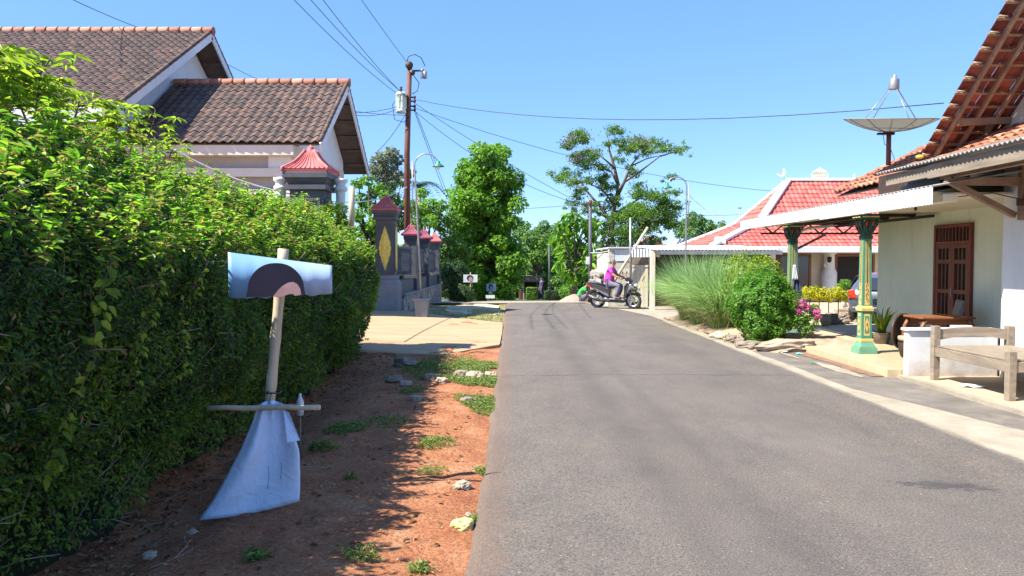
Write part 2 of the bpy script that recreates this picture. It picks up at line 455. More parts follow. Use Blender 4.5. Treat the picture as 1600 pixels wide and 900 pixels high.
def skin_obj(name, nodes, edges, mat, parent, lv=2, root=0):
    """one continuous skinned surface; nodes = [(pos, rx, ry)]"""
    me = bpy.data.meshes.new(name); bm = bmesh.new(); lay = bm.verts.layers.skin.verify(); vs = []
    off = ORG[parent.name]
    for i, nd in enumerate(nodes):
        v = bm.verts.new(Vector(nd[0]) - off); v[lay].radius = (nd[1], nd[2] if len(nd) > 2 else nd[1])
        v[lay].use_root = (i == root); vs.append(v)
    for a, b in edges: bm.edges.new((vs[a], vs[b]))
    bm.to_mesh(me); bm.free()
    me.materials.append(mat)
    o = bpy.data.objects.new(name, me); COL.objects.link(o); o.parent = parent; ORG[o.name] = off
    m = o.modifiers.new('skin', 'SKIN'); m.use_smooth_shade = True
    s = o.modifiers.new('sub', 'SUBSURF'); s.levels = lv; s.render_levels = lv
    return o
def hand(mb, wrist, d, palm_n, s=1.0, curl=.6):
    """palm with four fingers and a thumb, curled toward palm_n"""
    wrist = Vector(wrist); d = Vector(d).normalized(); pn = Vector(palm_n); pn = (pn - d * pn.dot(d)).normalized(); sd = d.cross(pn)
    mb.tube([wrist, wrist + d * .04 * s, wrist + d * .09 * s], [.024*s, .036*s, .034*s], 8)
    for k, l in enumerate((.062, .072, .068, .052)):
        b = wrist + d * .088 * s + sd * (k - 1.5) * .019 * s
        p1 = b + (d * math.cos(curl) + pn * math.sin(curl)) * l * .45 * s
        p2 = p1 + (d * math.cos(curl*2.2) + pn * math.sin(curl*2.2)) * l * .33 * s
        p3 = p2 + (d * math.cos(curl*3.2) + pn * math.sin(curl*3.2)) * l * .25 * s
        mb.tube([b, p1, p2, p3], [.0095*s, .009*s, .008*s, .006*s], 6)
    b = wrist + d * .03 * s - sd * .025 * s
    p1 = b + (d * .6 - sd * .7 + pn * .3).normalized() * .035 * s; p2 = p1 + (d * .8 - sd * .1 + pn * .6).normalized() * .03 * s
    mb.tube([b, p1, p2], [.013*s, .011*s, .008*s], 6)
def head(parent, c, fwd, h=.23, hair='hair', cap=None):
    """face features and hair around head centre c; returns nothing"""
    c = Vector(c); f = Vector(fwd).normalized(); u = Vector((0,0,1)); u = (u - f * u.dot(f)).normalized(); r = f.cross(u)
    Mx = Matrix((r, f, u)).transposed()
    def L(p): return c + Mx @ Vector(p)
    hb = MB(); hb.ell(L((0, -.012, .028)), h*.35, h*.43, h*.42, 14, 10, Mx)
    hb.v = [p for p in hb.v]
    # cut hair off the face: pull vertices in front of the hairline inside the skull
    nv = []
    for p in hb.v:
        q = Mx.transposed() @ (p - c)
        if q.y > .035 and q.z < .062: q.y = .03; q.x *= .8
        if q.z < -.05: q.z = -.05; q.x *= .8; q.y *= .75
        nv.append(c + Mx @ q)
    hb.v = nv
    hb.build('cap' if cap else 'hair', M[cap] if cap else M[hair], parent)
    if cap:
        pass
    fb = MB()
    for sx in (-1, 1):
        fb.m = 0; fb.ell(L((sx*.032, .086, .0)), .012, .008, .007, 8, 6, Mx)
    fb.build('eyes', M['black'], parent)
# ================================================================ THE SETTING
# ---- ground: one sheet, fine near the left verge
def soil_z(X, Y):
    z = np.vectorize(tz)(Y) - .06
    n = fbm(X*1.7, Y*1.7, s=3) - .47; n2 = fbm(X*8, Y*8, s=9, o=5) - .47
    lf = np.clip((-.15 - X) / .25, 0, 1) * np.clip((X + 9) / 3, 0, 1) * np.clip((26 - Y) / 3, 0, 1)
    ditch = -.13 * np.exp(-((X + 2.35) / .42) ** 2) * np.clip((12.3 - Y) / 1.5, 0, 1)
    up = .035 + .02 * np.clip((-.2 - X), 0, 1)
    z = z + lf * (up + ditch + n * .11 + n2 * .04)
    side = np.clip((X + .9) / .7, 0, 1); z = z - side * lf * .012
    z = np.where((X > -.45) & (X < 4.2) & (Y < 30), np.minimum(z, -.012), z)
    return z
xs = np.unique(np.concatenate([[-500,-250,-120,-60,-30,-18,-12,-9,-8,-7,-6,-5,-4.2], np.arange(-3.6, -.14, .045), [0,1,2,3,4.1,5,6,8,10,14,20,30,60,120,250,500]]))
ys = np.unique(np.concatenate([[-60,-20,-8,-2,0,1,2], np.arange(2.6, 13.5, .06), np.arange(13.6, 30, .35), np.arange(30, 80, 3), [90,120,160,220,300,450,700,1000]]))
m, nt, b = newmat('soil')
v = pos(nt); sx = nt.nodes.new('ShaderNodeSeparateXYZ'); nt.links.new(v, sx.inputs[0])
red = ramp(nt, noise(nt, 2.3, 8, .7, v), [(.3, (.34,.11,.040)), (.55, (.51,.21,.09)), (.75, (.63,.36,.20))])
fine = ramp(nt, noise(nt, 40, 5, .7, v), [(.35, (.5,.5,.52)), (.62, (1.2,1.17,1.15))])
red = mixc(nt, 1.0, red, fine, 'MULTIPLY')
gritf = ramp(nt, noise(nt, 90, 3, .8, v), [(.66, (0,0,0)), (.74, (.8,)*3)])
red = mixc(nt, gritf, red, (.45,.33,.24))
grass = ramp(nt, noise(nt, 1.6, 8, .7, v), [(.35, (.09,.12,.03)), (.5, (.26,.22,.09)), (.68, (.50,.38,.20))])
dust = ramp(nt, noise(nt, 1.2, 8, .7, v), [(.35, (.24,.19,.14)), (.7, (.42,.36,.28))])
far = mth(nt, 'GREATER_THAN', mth(nt, 'ADD', sx.outputs[1], mth(nt, 'MULTIPLY', noise(nt, 1.5, 4, .6, v), 1.5)), 20.6)
rgt = mth(nt, 'GREATER_THAN', sx.outputs[0], 3.0)
vfar = mth(nt, 'GREATER_THAN', sx.outputs[1], 39.0)
c = mixc(nt, far, red, grass); c = mixc(nt, rgt, c, dust); c = mixc(nt, vfar, c, (.06,.09,.03))
nt.links.new(c, b.inputs['Base Color']); b.inputs['Roughness'].default_value = .95
hh = mth(nt, 'ADD', noise(nt, 30, 6, .7, v), mth(nt, 'MULTIPLY', noise(nt, 110, 3, .7, v), .4)); bump(nt, b, hh, .9, .05)
M['soil'] = m
tag(gridmesh('ground', xs, ys, soil_z, M['soil']), kind='structure')

# ---- road
m, nt, b = newmat('asphalt')
v = pos(nt); sx = nt.nodes.new('ShaderNodeSeparateXYZ'); nt.links.new(v, sx.inputs[0])
base = ramp(nt, noise(nt, .8, 7, .65, pos(nt, (1, .3, 1))), [(.3, (.110,.095,.083)), (.7, (.143,.126,.111))])
agg = ramp(nt, noise(nt, 75, 3, .8, v), [(.33, (.40,.40,.40)), (.48, (1,1,1)), (.66, (1.6,1.55,1.47))])
c = mixc(nt, 1.0, base, agg, 'MULTIPLY')
vo = nt.nodes.new('ShaderNodeTexVoronoi'); vo.inputs['Scale'].default_value = 30; nt.links.new(v, vo.inputs['Vector'])
chips = ramp(nt, vo.outputs['Distance'], [(.10, (1,1,1)), (.22, (0,0,0))])
keep = ramp(nt, noise(nt, 22, 2, .5, v), [(.56, (0,0,0)), (.62, (.9,)*3)])
c = mixc(nt, mth(nt, 'MULTIPLY', chips, keep), c, (.36,.32,.27))
holes = ramp(nt, noise(nt, 140, 2, .6, v), [(.62, (0,0,0)), (.68, (.8,)*3)])
c = mixc(nt, holes, c, (.03,.028,.028))
# patchy wear, a transverse joint and fine cracks
wear = ramp(nt, noise(nt, 1.1, 9, .72, pos(nt, (1.4, .8, 1)), 0), [(.34, (.84,.84,.85)), (.5, (1,1,1)), (.68, (1.16,1.12,1.07))])
c = mixc(nt, 1.0, c, wear, 'MULTIPLY')
jy = mth(nt, 'ABSOLUTE', mth(nt, 'ADD', mth(nt, 'SUBTRACT', sx.outputs[1], 10.35), mth(nt, 'MULTIPLY', mth(nt, 'SUBTRACT', noise(nt, 1.5, 5, .7, v), .5), .5)))
c = mixc(nt, ramp(nt, jy, [(.012, (.6,)*3), (.045, (0,0,0))]), c, (.04,.037,.035))
# wheel tracks run along the road
wob = mth(nt, 'ADD', sx.outputs[0], mth(nt, 'MULTIPLY', noise(nt, .5, 3, .5, pos(nt, (1,.15,1))), .5))
tr = ramp(nt, mth(nt, 'DIVIDE', wob, 5), [(.22, (0,0,0)), (.26, (.55,)*3), (.30, (.05,)*3), (.33, (.05,)*3), (.355, (.5,)*3), (.395, (0,0,0)), (.6, (0,0,0)), (.68, (.25,)*3), (.76, (0,0,0))])
c = mixc(nt, mth(nt, 'MULTIPLY', tr, noise(nt, 1.2, 6, .7, pos(nt, (2,.4,1)))), c, (.06,.055,.052))
# red dust along the left rim
rim = ramp(nt, mth(nt, 'ADD', sx.outputs[0], mth(nt, 'MULTIPLY', noise(nt, 5, 6, .7, v), .35)), [(.05, (1,1,1)), (.22, (0,0,0))])
c = mixc(nt, mth(nt, 'MULTIPLY', rim, mth(nt, 'MULTIPLY', noise(nt, 14, 5, .8, v), .7)), c, (.20,.12,.08))
ex = mth(nt, 'DIVIDE', mth(nt, 'SUBTRACT', sx.outputs[0], 3.08), .42); ey = mth(nt, 'DIVIDE', mth(nt, 'SUBTRACT', mth(nt, 'ADD', sx.outputs[1], mth(nt, 'MULTIPLY', sx.outputs[0], .18)), 5.74), .13)
el_ = mth(nt, 'SQRT', mth(nt, 'ADD', mth(nt, 'MULTIPLY', ex, ex), mth(nt, 'MULTIPLY', ey, ey)))
wet = ramp(nt, mth(nt, 'ADD', el_, mth(nt, 'MULTIPLY', mth(nt, 'SUBTRACT', noise(nt, 7, 8, .9, pos(nt, (1, 1.6, 1))), .5), 4.2)), [(.62, (1,1,1)), (.80, (0,0,0))])
c = mixc(nt, mth(nt, 'MULTIPLY', wet, .6), c, (.03,.03,.032))
nt.links.new(c, b.inputs['Base Color']); b.inputs['Roughness'].default_value = .82; b.inputs['Specular IOR Level'].default_value = .35
bump(nt, b, mth(nt, 'ADD', noise(nt, 80, 4, .8, v), mth(nt, 'MULTIPLY', noise(nt, 8, 3, .6, v), .5)), .8, .012)
M['asphalt'] = m
def edge_noise(y, s, a=.06): return float((fbm(np.array([y*2.2]), np.array([s*3.1]), s=s, o=4)[0] - .47) * 2 * a)
mb = MB(); vs = []; fs = []; ny = 0
yy = np.concatenate([np.arange(-6, 14, .09), np.arange(14, 30.6, .3)])
for y in yy:
    y = float(y)
    l = -.20 + edge_noise(y, 1, .045)
    r = 4.14 + edge_noise(y, 2, .03)
    if y > 22: r -= (y - 22) * .15
    z = tz(y)
    row = [(l-.03, y, z-.05), (l, y, z-.002), (l+.05, y, z+.004), (1, y, z+.012), (2, y, z+.016), (3, y, z+.012), (r-.05, y, z+.004), (r, y, z), (r+.02, y, z-.05)]
    vs += row; ny += 1
k = 9
for j in range(ny-1):
    for i in range(k-1): fs.append((j*k+i, j*k+i+1, (j+1)*k+i+1, (j+1)*k+i))
mb.add(vs, fs, True); tag(mb.build('road', M['asphalt'], loc=(0,0,0)), kind='structure')
# dark wet stain and the narrow repair joint across the asphalt (marks in the surface, 4 mm sheets)
def blob(cx, cy, rx, ry, z, n=40, seed=1, amp=.45, rot=0):
    p = []
    for i in range(n):
        t = 2*math.pi*i/n; k = 1 + amp*2*(float(fbm(np.array([math.cos(t)*1.6+seed*7]), np.array([math.sin(t)*1.6]), s=seed, o=4)[0]) - .47)
        x, y = rx*k*math.cos(t), ry*k*math.sin(t)
        p.append((cx + x*math.cos(rot) - y*math.sin(rot), cy + x*math.sin(rot) + y*math.cos(rot), z))
    return p
M['stain'] = surf('dark_stain', (.045,.042,.041), (.085,.08,.076), 26, .8, .8, .01, 75)
# ---- right shoulder, concrete strip, kerbed strip
M['old_asphalt'] = surf('old_asphalt', (.105,.092,.08), (.19,.17,.145), 1.4, .9, .7, .012, 60, stain=((.30,.26,.20), 1.8, .6))
M['conc'] = surf('rough_concrete', (.24,.205,.155), (.37,.325,.25), 2.2, .9, .6, .01, 35, stain=((.20,.18,.15), 3, .5))
M['conc_warm'] = surf('warm_concrete', (.38,.29,.19), (.48,.38,.26), 1.0, .9, .5, .008, 30, stain=((.34,.24,.15), 1.3, .6))
def strip(name, ys, xl, xr, zf, mat, n=4, side=.05):
    vs = []; fs = []
    for y in ys:
        l, r = xl(y), xr(y); z = zf(y)
        vs += [(l, y, z-side)] + [(l+(r-l)*i/n, y, z) for i in range(n+1)] + [(r, y, z-side)]
    k = n+3
    for j in range(len(ys)-1):
        for i in range(k-1): fs.append((j*k+i, j*k+i+1, (j+1)*k+i+1, (j+1)*k+i))
    mb = MB(); mb.add(vs, fs, False); return tag(mb.build(name, mat, loc=(0,0,0)), kind='structure')
yr = [float(a) for a in np.arange(-4, 20.01, .12)]
def stripw(y): return .13 + max(0, min(.75, (9.2 - y) * .22)) + edge_noise(y, 5, .05) + (0 if y < 13 else (y-13)*.12)
strip('concrete_edge', yr, lambda y: 4.10 + edge_noise(y, 2, .03), lambda y: 4.14 + stripw(y), lambda y: .020 + edge_noise(y, 8, .012), M['conc'])
strip('shoulder', [y for y in yr if y < 14.2], lambda y: 4.05, lambda y: 5.36, lambda y: .006, M['old_asphalt'])
strip('apron', [float(a) for a in np.arange(13.2, 31, .4)], lambda y: 4.2 - max(0, y-22)*.16, lambda y: 9.5, lambda y: tz(y) - .004, M['conc'])
strip('pavement', [y for y in yr if y < 10.2], lambda y: 5.34 + edge_noise(y, 12, .02), lambda y: 7.6, lambda y: .04, M['conc_warm'], side=.06)
strip('kerb', [float(a) for a in np.arange(3, 10.1, .15)], lambda y: 5.30 + edge_noise(y, 12, .02), lambda y: 5.40 + edge_noise(y, 13, .015), lambda y: .055 + edge_noise(y, 14, .01), M['conc'], side=.07)
strip('crossroad', [29.6, 31, 33, 35, 37, 39.5], lambda y: -9.0, lambda y: 26.0, lambda y: tz(y) + .006, M['conc'])
# ---- driveway on the left
def sheet(name, poly, z, mat, thick=.06, drop=None):
    mb = MB(); n = len(poly)
    zz = (lambda p: z) if drop is None else drop
    vs = [(p[0], p[1], zz(p)) for p in poly] + [(p[0], p[1], zz(p)-thick) for p in poly]
    mb.add(vs, [tuple(range(n))] + [(i, n+i, n+(i+1)%n, (i+1)%n) for i in range(n)])
    return tag(mb.build(name, mat, loc=(0,0,0)), kind='structure')
m, nt, b = newmat('driveway_concrete'); v = pos(nt)
c = ramp(nt, noise(nt, 1.1, 8, .7, pos(nt, (.5, 2.2, 1))), [(.3, (.27,.175,.09)), (.5, (.38,.26,.145)), (.7, (.45,.325,.19))])
f = ramp(nt, noise(nt, 1.6, 9, .8, v, 1.0), [(.492, (0,0,0)), (.5, (.5,)*3), (.508, (0,0,0))])
c = mixc(nt, f, c, (.28,.20,.13)); c = mixc(nt, ramp(nt, noise(nt, 30, 4, .7, v), [(.55, (0,0,0)), (.8, (.5,)*3)]), c, (.33,.24,.16))
nt.links.new(c, b.inputs['Base Color']); b.inputs['Roughness'].default_value = .9; bump(nt, b, noise(nt, 25, 6, .7, v), .4, .015); M['drive'] = m
pl = [(-14, 12.9), (-5, 12.9)]
for i in range(16):
    t = i/15; x = -4 + t*3.75; pl.append((x, 12.95 - .25*math.sin(t*3) + max(0, t-.75)*5.5 + edge_noise(x*3, 20, .1)))
for i in range(12):
    t = i/11; pl.append((-.24 + edge_noise(14+t*5, 21, .04), 14.4 + t*5.0))
for i in range(12):
    t = i/11; x = -.3 - t*3.0; pl.append((x, 19.6 + t*3.6 + edge_noise(x*3, 22, .15)))
pl += [(-5, 23.6), (-14, 23.6)]
sheet('driveway', pl, .0, M['drive'], .09, lambda p: .004 + max(0, (-1.2 - p[0])) * .035)
# pale trampled sand patch on the far verge
M['sand'] = surf('pale_sand', (.42,.33,.22), (.58,.48,.34), 1.4, .95, .5, .02, 25, stain=((.22,.22,.10), 1.8, .7))
mb = MB(); p = blob(-1.3, 25.4, .95, 3.2, .0, seed=12, amp=.3); mb.add([(a, bb, -.012) for a, bb, _ in p], [tuple(range(len(p)))])
tag(mb.build('sand_patch', M['sand'], loc=(0,0,0)), kind='structure')
# ---- courtyard in front of the second house
M['tilefloor'], nt, b = newmat('cream_floor_tiles')
br = nt.nodes.new('ShaderNodeTexBrick'); nt.links.new(pos(nt), br.inputs['Vector'])
br.inputs['Scale'].default_value = 1; br.offset = 0; br.inputs['Brick Width'].default_value = .3; br.inputs['Row Height'].default_value = .3
br.inputs['Mortar Size'].default_value = .004; br.inputs['Color1'].default_value = (.46,.36,.22,1); br.inputs['Color2'].default_value = (.52,.42,.27,1); br.inputs['Mortar'].default_value = (.28,.21,.14,1)
c = mixc(nt, ramp(nt, noise(nt, 2.2, 7, .7, pos(nt)), [(.45, (0,0,0)), (.8, (.55,)*3)]), br.outputs[0], (.42,.32,.21))
nt.links.new(c, b.inputs['Base Color']); b.inputs['Roughness'].default_value = .32
sheet('courtyard', [(5.5, 13.3), (24, 13.3), (24, 28.8), (6.6, 28.8), (6.6, 20), (5.5, 18)], .04, M['conc_warm'], .1)
# ================================================================ LEFT SIDE
# ---- clipped hedge along the verge
def hedge_top(y): return 2.44 - .16*np.clip((y-5)/2, 0, 1) - .06*np.clip((y-7)/2, 0, 1) + .06*np.sin(y*1.3) + np.where(y < 6.5, (6.5-y)*.05, 0)
hx_back = -4.4
def hedge_front(y, z):                                # x of the face
    b = -2.52 + .28*np.clip(z/1.0, 0, 1) - 1.1*np.clip((z-1.62)/.85, 0, 1)**1.25
    return b - .30*np.clip((y-10.8)/2.2, 0, 1)**1.5 + (fbm(y*.9, z*1.1, s=31) - .47)*.6 + (fbm(y*3, z*3, s=33) - .47)*.32
T = thing('hedge', 'tall dense green clipped hedge running along the red dirt verge', 'hedge', (-3.3, 7, 0))
def hedge_pts(n):
    """points, normals on face, top and far end; denser near the camera"""
    P = []; N = []
    n1 = int(n*.72)
    u = rng.random(n1); y = .8 + 12.6*u**1.35; z = rng.random(n1)**.8 * (hedge_top(y)) + .02
    dep = rng.exponential(.055, n1)
    x = hedge_front(y, z) - dep
    P.append(np.stack([x, y, z], 1)); s_ = np.clip((z-1.5)/.3, 0, 1); N.append(np.stack([1-.5*s_, -.15+0*z, .15+.9*s_], 1))
    n2 = int(n*.20)
    u = rng.random(n2); y = .8 + 12.6*u**1.1; x = -3.3 - rng.random(n2)**1.1*1.1
    z = hedge_top(y) + (fbm(x*1.8, y*1.8, s=35) - .47)*.42 - rng.exponential(.05, n2) 
    P.append(np.stack([x, y, z], 1)); N.append(np.tile([.2, -.1, 1], (n2, 1)))
    n3 = n - n1 - n2
    x = -2.85 - rng.random(n3)*1.5; z = rng.random(n3)*2.6
    y = 13.25 + (fbm(x*2, z*2, s=37) - .47)*.5 - rng.exponential(.05, n3) - .5*np.clip((z-1.9)/.6, 0, 1)**2
    P.append(np.stack([x, y, z], 1)); N.append(np.tile([.2, 1, .2], (n3, 1)))
    return np.concatenate(P), np.concatenate(N)
lv = Leaves()
P, N = hedge_pts(210000)
dist = np.linalg.norm(P, axis=1)
L = (.030 + .0030*np.clip(dist-3, 0, 10)) * rng.uniform(.7, 1.35, len(P))
lv.add(P, N, L, .48, 4, .3, .9)
# sprigs that stick out of top and face
def sprigs(n, base, dirs, l0, l1, lf, lsize):
    st = MB(); 
    for i in range(n):
        b = base[i]; d = dirs[i] / np.linalg.norm(dirs[i]); ll = random.uniform(l0, l1); k = max(4, int(ll/lf))
        pts = []; cur = np.array(b); dd = d.copy()
        for j in range(k+1):
            pts.append(cur.copy()); dd = dd + rng.normal(size=3)*.10 + np.array([.01, 0, -.035]); dd /= np.linalg.norm(dd); cur = cur + dd*ll/k
        st.tube([pts[0], pts[k//2], pts[-1]], [.003, .0025, .0015], 4, cap=False)
        A = np.repeat(np.array(pts[1:]), 2, 0)
        Nn = np.tile([0, 0, 1], (len(A), 1)); Tt = np.tile(dd, (len(A), 1)) + rng.normal(size=(len(A), 3))*.75
        lv2.add(A, Nn, lsize*rng.uniform(.6, 1.2, len(A)), .42, 6, .2, .7, T=Tt)
    return st
lv2 = Leaves()
nb = 2300; u = rng.random(nb); y = 1.0 + 12.3*u**1.2; zz0 = 1.55 + rng.random(nb)*.9; x = np.where(rng.random(nb) < .7, hedge_front(y, np.minimum(zz0, hedge_top(y))) - .04, -3.3 - rng.random(nb)*.8)
z = np.where(x > -3.3, np.minimum(zz0, hedge_top(y)), hedge_top(y) + (fbm(x*1.8, y*1.8, s=35) - .47)*.42 - .06)
dirs = np.stack([rng.normal(size=nb)*.35 + .15, rng.normal(size=nb)*.35, np.full(nb, 1.0)], 1)
st = sprigs(nb, np.stack([x, y, z], 1), dirs, .12, .36, .03, .062)
nb = 700; u = rng.random(nb); y = 1.0 + 11*u**1.6; z = .3 + rng.random(nb)*2.0
x = hedge_front(y, z) - .03
dirs = np.stack([np.full(nb, .8), rng.normal(size=nb)*.5, rng.random(nb)*.7 - .1], 1)
lv_keep = lv2; lv2 = Leaves(); st2 = sprigs(nb, np.stack([x, y, z], 1), dirs, .10, .30, .03, .05); lv3 = lv2; lv2 = lv_keep
ld = Leaves(); nd = 1500; u = rng.random(nd); yd = 1.0 + 12*u**1.4; zd = rng.random(nd)**1.6*2.1; xd = hedge_front(yd, zd) - rng.exponential(.05, nd) + .01
ld.add(np.stack([xd, yd, zd], 1), np.tile([1, -.1, -.2], (nd, 1)), rng.uniform(.03, .06, nd), .4, 6, 1.2, .8); ld.build('dead_leaves', M['leaf_dry'], T)
tw = MB()
for i in range(420):
    yd = 1.2 + 11.8*random.random()**1.4; zd = random.random()**1.8*1.5; xd = float(hedge_front(np.array([yd]), np.array([zd]))[0]); a_ = Vector((xd-.12, yd, zd)); d_ = Vector((random.uniform(.1, .25), random.uniform(-.25, .25), random.uniform(-.05, .4)))
    tw.tube([a_, a_ + d_*.5 + Vector((0, 0, .02)), a_ + d_], [.005, .004, .002], 4, cap=False)
tag(tw.build('bare_twigs', M['bark_pale'], T), kind='stuff')
lv.build('foliage', M['leaf_hedge'], T); lv2.build('shoots', M['leaf_shoot_sunlit'], T); lv3.build('side_shoots', M['leaf_hedge'], T)  # face sprigs take the dark hedge leaves to deepen the shaded side
tag(st.build('twigs', M['bark'], T), kind='stuff')
tag(st2.build('twigs', M['bark'], T), kind='stuff')
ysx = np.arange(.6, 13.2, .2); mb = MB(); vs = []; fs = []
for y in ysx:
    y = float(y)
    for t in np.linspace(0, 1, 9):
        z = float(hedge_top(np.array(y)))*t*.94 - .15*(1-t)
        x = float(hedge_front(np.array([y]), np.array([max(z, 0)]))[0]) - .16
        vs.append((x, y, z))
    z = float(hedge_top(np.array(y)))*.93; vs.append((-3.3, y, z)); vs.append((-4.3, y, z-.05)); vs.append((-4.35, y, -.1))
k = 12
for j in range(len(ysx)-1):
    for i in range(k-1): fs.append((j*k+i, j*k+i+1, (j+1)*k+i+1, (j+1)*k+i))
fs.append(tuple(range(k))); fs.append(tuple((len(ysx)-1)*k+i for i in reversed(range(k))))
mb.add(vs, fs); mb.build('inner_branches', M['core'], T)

# ---- leafy climbers and tall broad-leaved plants at the near end
def palmate(lvs, c, n=6, l=.12, droop=.6, tilt=None):
    c = np.array(c); ax = np.array([random.uniform(-1,1), random.uniform(-1,1), 0])
    a0 = random.random()*6.28
    Tt = []
    for k in range(n):
        a = a0 + 2*math.pi*k/n*.85
        Tt.append([math.cos(a), math.sin(a), -droop*random.uniform(.5, 1.3)])
    Tt = np.array(Tt)
    lvs.add(np.tile(c, (n, 1)), np.tile([0,0,1.], (n, 1)) + Tt*.2, l*rng.uniform(.75, 1.15, n), .25, 6, 0, .15, T=Tt, up=.2)
def tall_plant(label, x, y, z0, h, nst, spread, l=.13, leafn=22, grp='tall broad leaved plants above the hedge'):
    T = thing('cassava_plant', label, 'plant', (x, y, z0), group=grp)
    st = MB(); lf = Leaves()
    for i in range(nst):
        a = random.random()*6.28; bx, by = x + math.cos(a)*.08, y + math.sin(a)*.08
        ex, ey, ez = x + math.cos(a)*spread*random.uniform(.3, 1), y + math.sin(a)*spread*random.uniform(.3, 1), z0 + h*random.uniform(.7, 1)
        pts = [Vector((bx, by, z0)).lerp(Vector((ex, ey, ez)), t) + Vector((random.uniform(-.04,.04), random.uniform(-.04,.04), 0)) for t in (0, .3, .6, .85, 1)]
        st.tube(pts, [.014, .012, .010, .008, .005], 6)
        for q in range(leafn):
            t = random.uniform(.45, 1.0)**.8; k = min(3, int(t*4)); p = pts[k].lerp(pts[k+1], t*4-k) if k < 4 else pts[4]
            a = random.random()*6.28; pl = random.uniform(.10, .26)
            e = p + Vector((math.cos(a)*pl, math.sin(a)*pl, random.uniform(-.02, .12)))
            st.tube([p, (p+e)/2 + Vector((0,0,.02)), e], [.003, .0025, .002], 4, cap=False)
            palmate(lf, e, random.choice([5, 6, 7]), l*random.uniform(.75, 1.2), 1.1)
    lf.build('foliage', M['leaf_fresh'], T); st.build('stem', M['bark'], T); return T
TP = [('tall cassava plant at far left edge rising highest over the hedge', -3.25, 4.3, 2.2, 1.00, 5, .40, .13, 22),
      ('cassava plant with drooping leaves beside the tallest one near the left edge', -3.35, 4.95, 2.2, .85, 5, .40, .13, 22),
      ('cassava plant in front of the dark upper roof above the hedge', -3.55, 5.7, 2.2, .78, 5, .40, .13, 20),
      ('cassava plant whose leaves overlap the blue gable wall', -3.5, 6.75, 2.2, .85, 4, .38, .13, 16),
      ('low leafy cassava plant leaning over the near hedge top', -3.0, 3.9, 2.1, .60, 4, .38, .12, 18),
      ('sparse cassava plant reaching below the eave of the lower tiled roof', -3.65, 7.8, 2.3, .62, 3, .35, .12, 12)]
for a in TP: k_ = 1.16; tall_plant(a[0], a[1]*k_, a[2]*k_, a[3], 1.6 + (a[3]+a[4]-1.6)*k_ - a[3], *a[5:])
# yellow dodder-like stem at the very left and a hanging vine
mb = MB(); P0 = [at(-6, 462, 3.55), at(14, 470, 3.5), at(30, 490, 3.48), at(34, 515, 3.5), at(22, 530, 3.5), at(38, 545, 3.52)]
mb.tube(P0, .006, 6); T_y = thing('dodder_vine', 'curly yellow climbing stem at the left edge of the dark hedge face', 'vine', P0[0]); mb.build('stem', plain('yellow_stem', (.62,.50,.04), .5), T_y)
def vine(name, label, pts, l=.06, n=40):
    T = thing(name, label, 'vine', pts[0]); mb = MB(); mb.tube(pts, .003, 5); mb.build('stem', M['bark'], T)
    lf = Leaves(); A = []
    for i in range(n):
        t = random.random()*(len(pts)-1); k = min(int(t), len(pts)-2); A.append(Vector(pts[k]).lerp(Vector(pts[k+1]), t-k) + Vector((random.uniform(-.03,.05), random.uniform(-.03,.03), random.uniform(-.03,.03))))
    lf.add(A, np.tile([1, -.5, .4], (n, 1)), l*rng.uniform(.6, 1.2, n), .55, 6, .7, .6); lf.build('foliage', M['leaf_fresh'], T)
def hp(px, py, y, o=.1):
    p = at(px, py, y); p.x = float(hedge_front(np.array([y]), np.array([p.z]))[0]) + o; return p
vine('climbing_vine', 'long vine with pale leaves hanging down the dark hedge face', [hp(235, 340, 5.1), hp(250, 410, 4.95), hp(235, 480, 4.85), hp(250, 540, 4.8), hp(262, 600, 4.85)], .045, 60)
vine('climbing_vine', 'short leafy vine trailing on the hedge near the left edge', [hp(110, 330, 4.4), hp(125, 420, 4.3), hp(120, 520, 4.25), hp(128, 620, 4.25)], .045, 70)
vine('climbing_vine', 'broad leaved vine hanging at the left picture edge by the yellow stem', [hp(20, 400, 3.8), hp(30, 480, 3.75), hp(18, 560, 3.7), hp(28, 680, 3.7), hp(10, 760, 3.7)], .07, 60)
# thin stick poking out of the hedge beside the board
mb = MB(); mb.tube([at(262, 408, 5.45), at(355, 409, 5.1)], [.006, .005], 5); tag(mb.build('dry_stick', M['bark_pale']), 'thin dry stick poking out of the hedge left of the torn board', 'stick')

# ---- torn poster on a bamboo stake
S = thing('torn_sign', 'bamboo stake with torn blue portrait board and pale blue sheet hanging below', 'sign', (-1.6, 5.05, -.02))
M['bamboo'] = surf('bamboo', (.40,.33,.22), (.56,.48,.34), 4, .6, .3, .004, 40, sc=(3,3,.5), stain=((.20,.15,.09), 5, .5))
mb = MB(); a = at(443, 389, 5.12); bse = at(418, 668, 5.02); foot = Vector((-1.66, 5.0, -.06))
pts = []; rad = []
for i in range(13):
    t = i/12; p = a.lerp(bse, t); pts.append(p); rad.append(.034 if i % 3 else .038)
pts.append(foot); rad.append(.036); mb.tube(pts, rad, 12); mb.build('stake', M['bamboo'], S)
mb = MB(); q0 = at(325, 638, 4.90); q1 = at(500, 636, 4.86); mb.tube([q0.lerp(q1, i/6) + Vector((0,0,.004*math.sin(i*2))) for i in range(7)], [.019,.017,.019,.018,.019,.017,.018], 10); mb.build('crossbar', M['bamboo'], S)
mb = MB(); p = at(428, 613, 4.99); mb.tube([p + Vector((math.cos(t)*.047, math.sin(t)*.047, .004*math.sin(3*t))) for t in np.linspace(0, 6.28, 14)], .005, 6, cap=False)
mb.tube([p + Vector((0,-.047,0)), p + Vector((-.015,-.06,-.06)), p + Vector((-.02,-.05,-.12))], .003, 5); mb.build('binding_wire', M['black'], S)
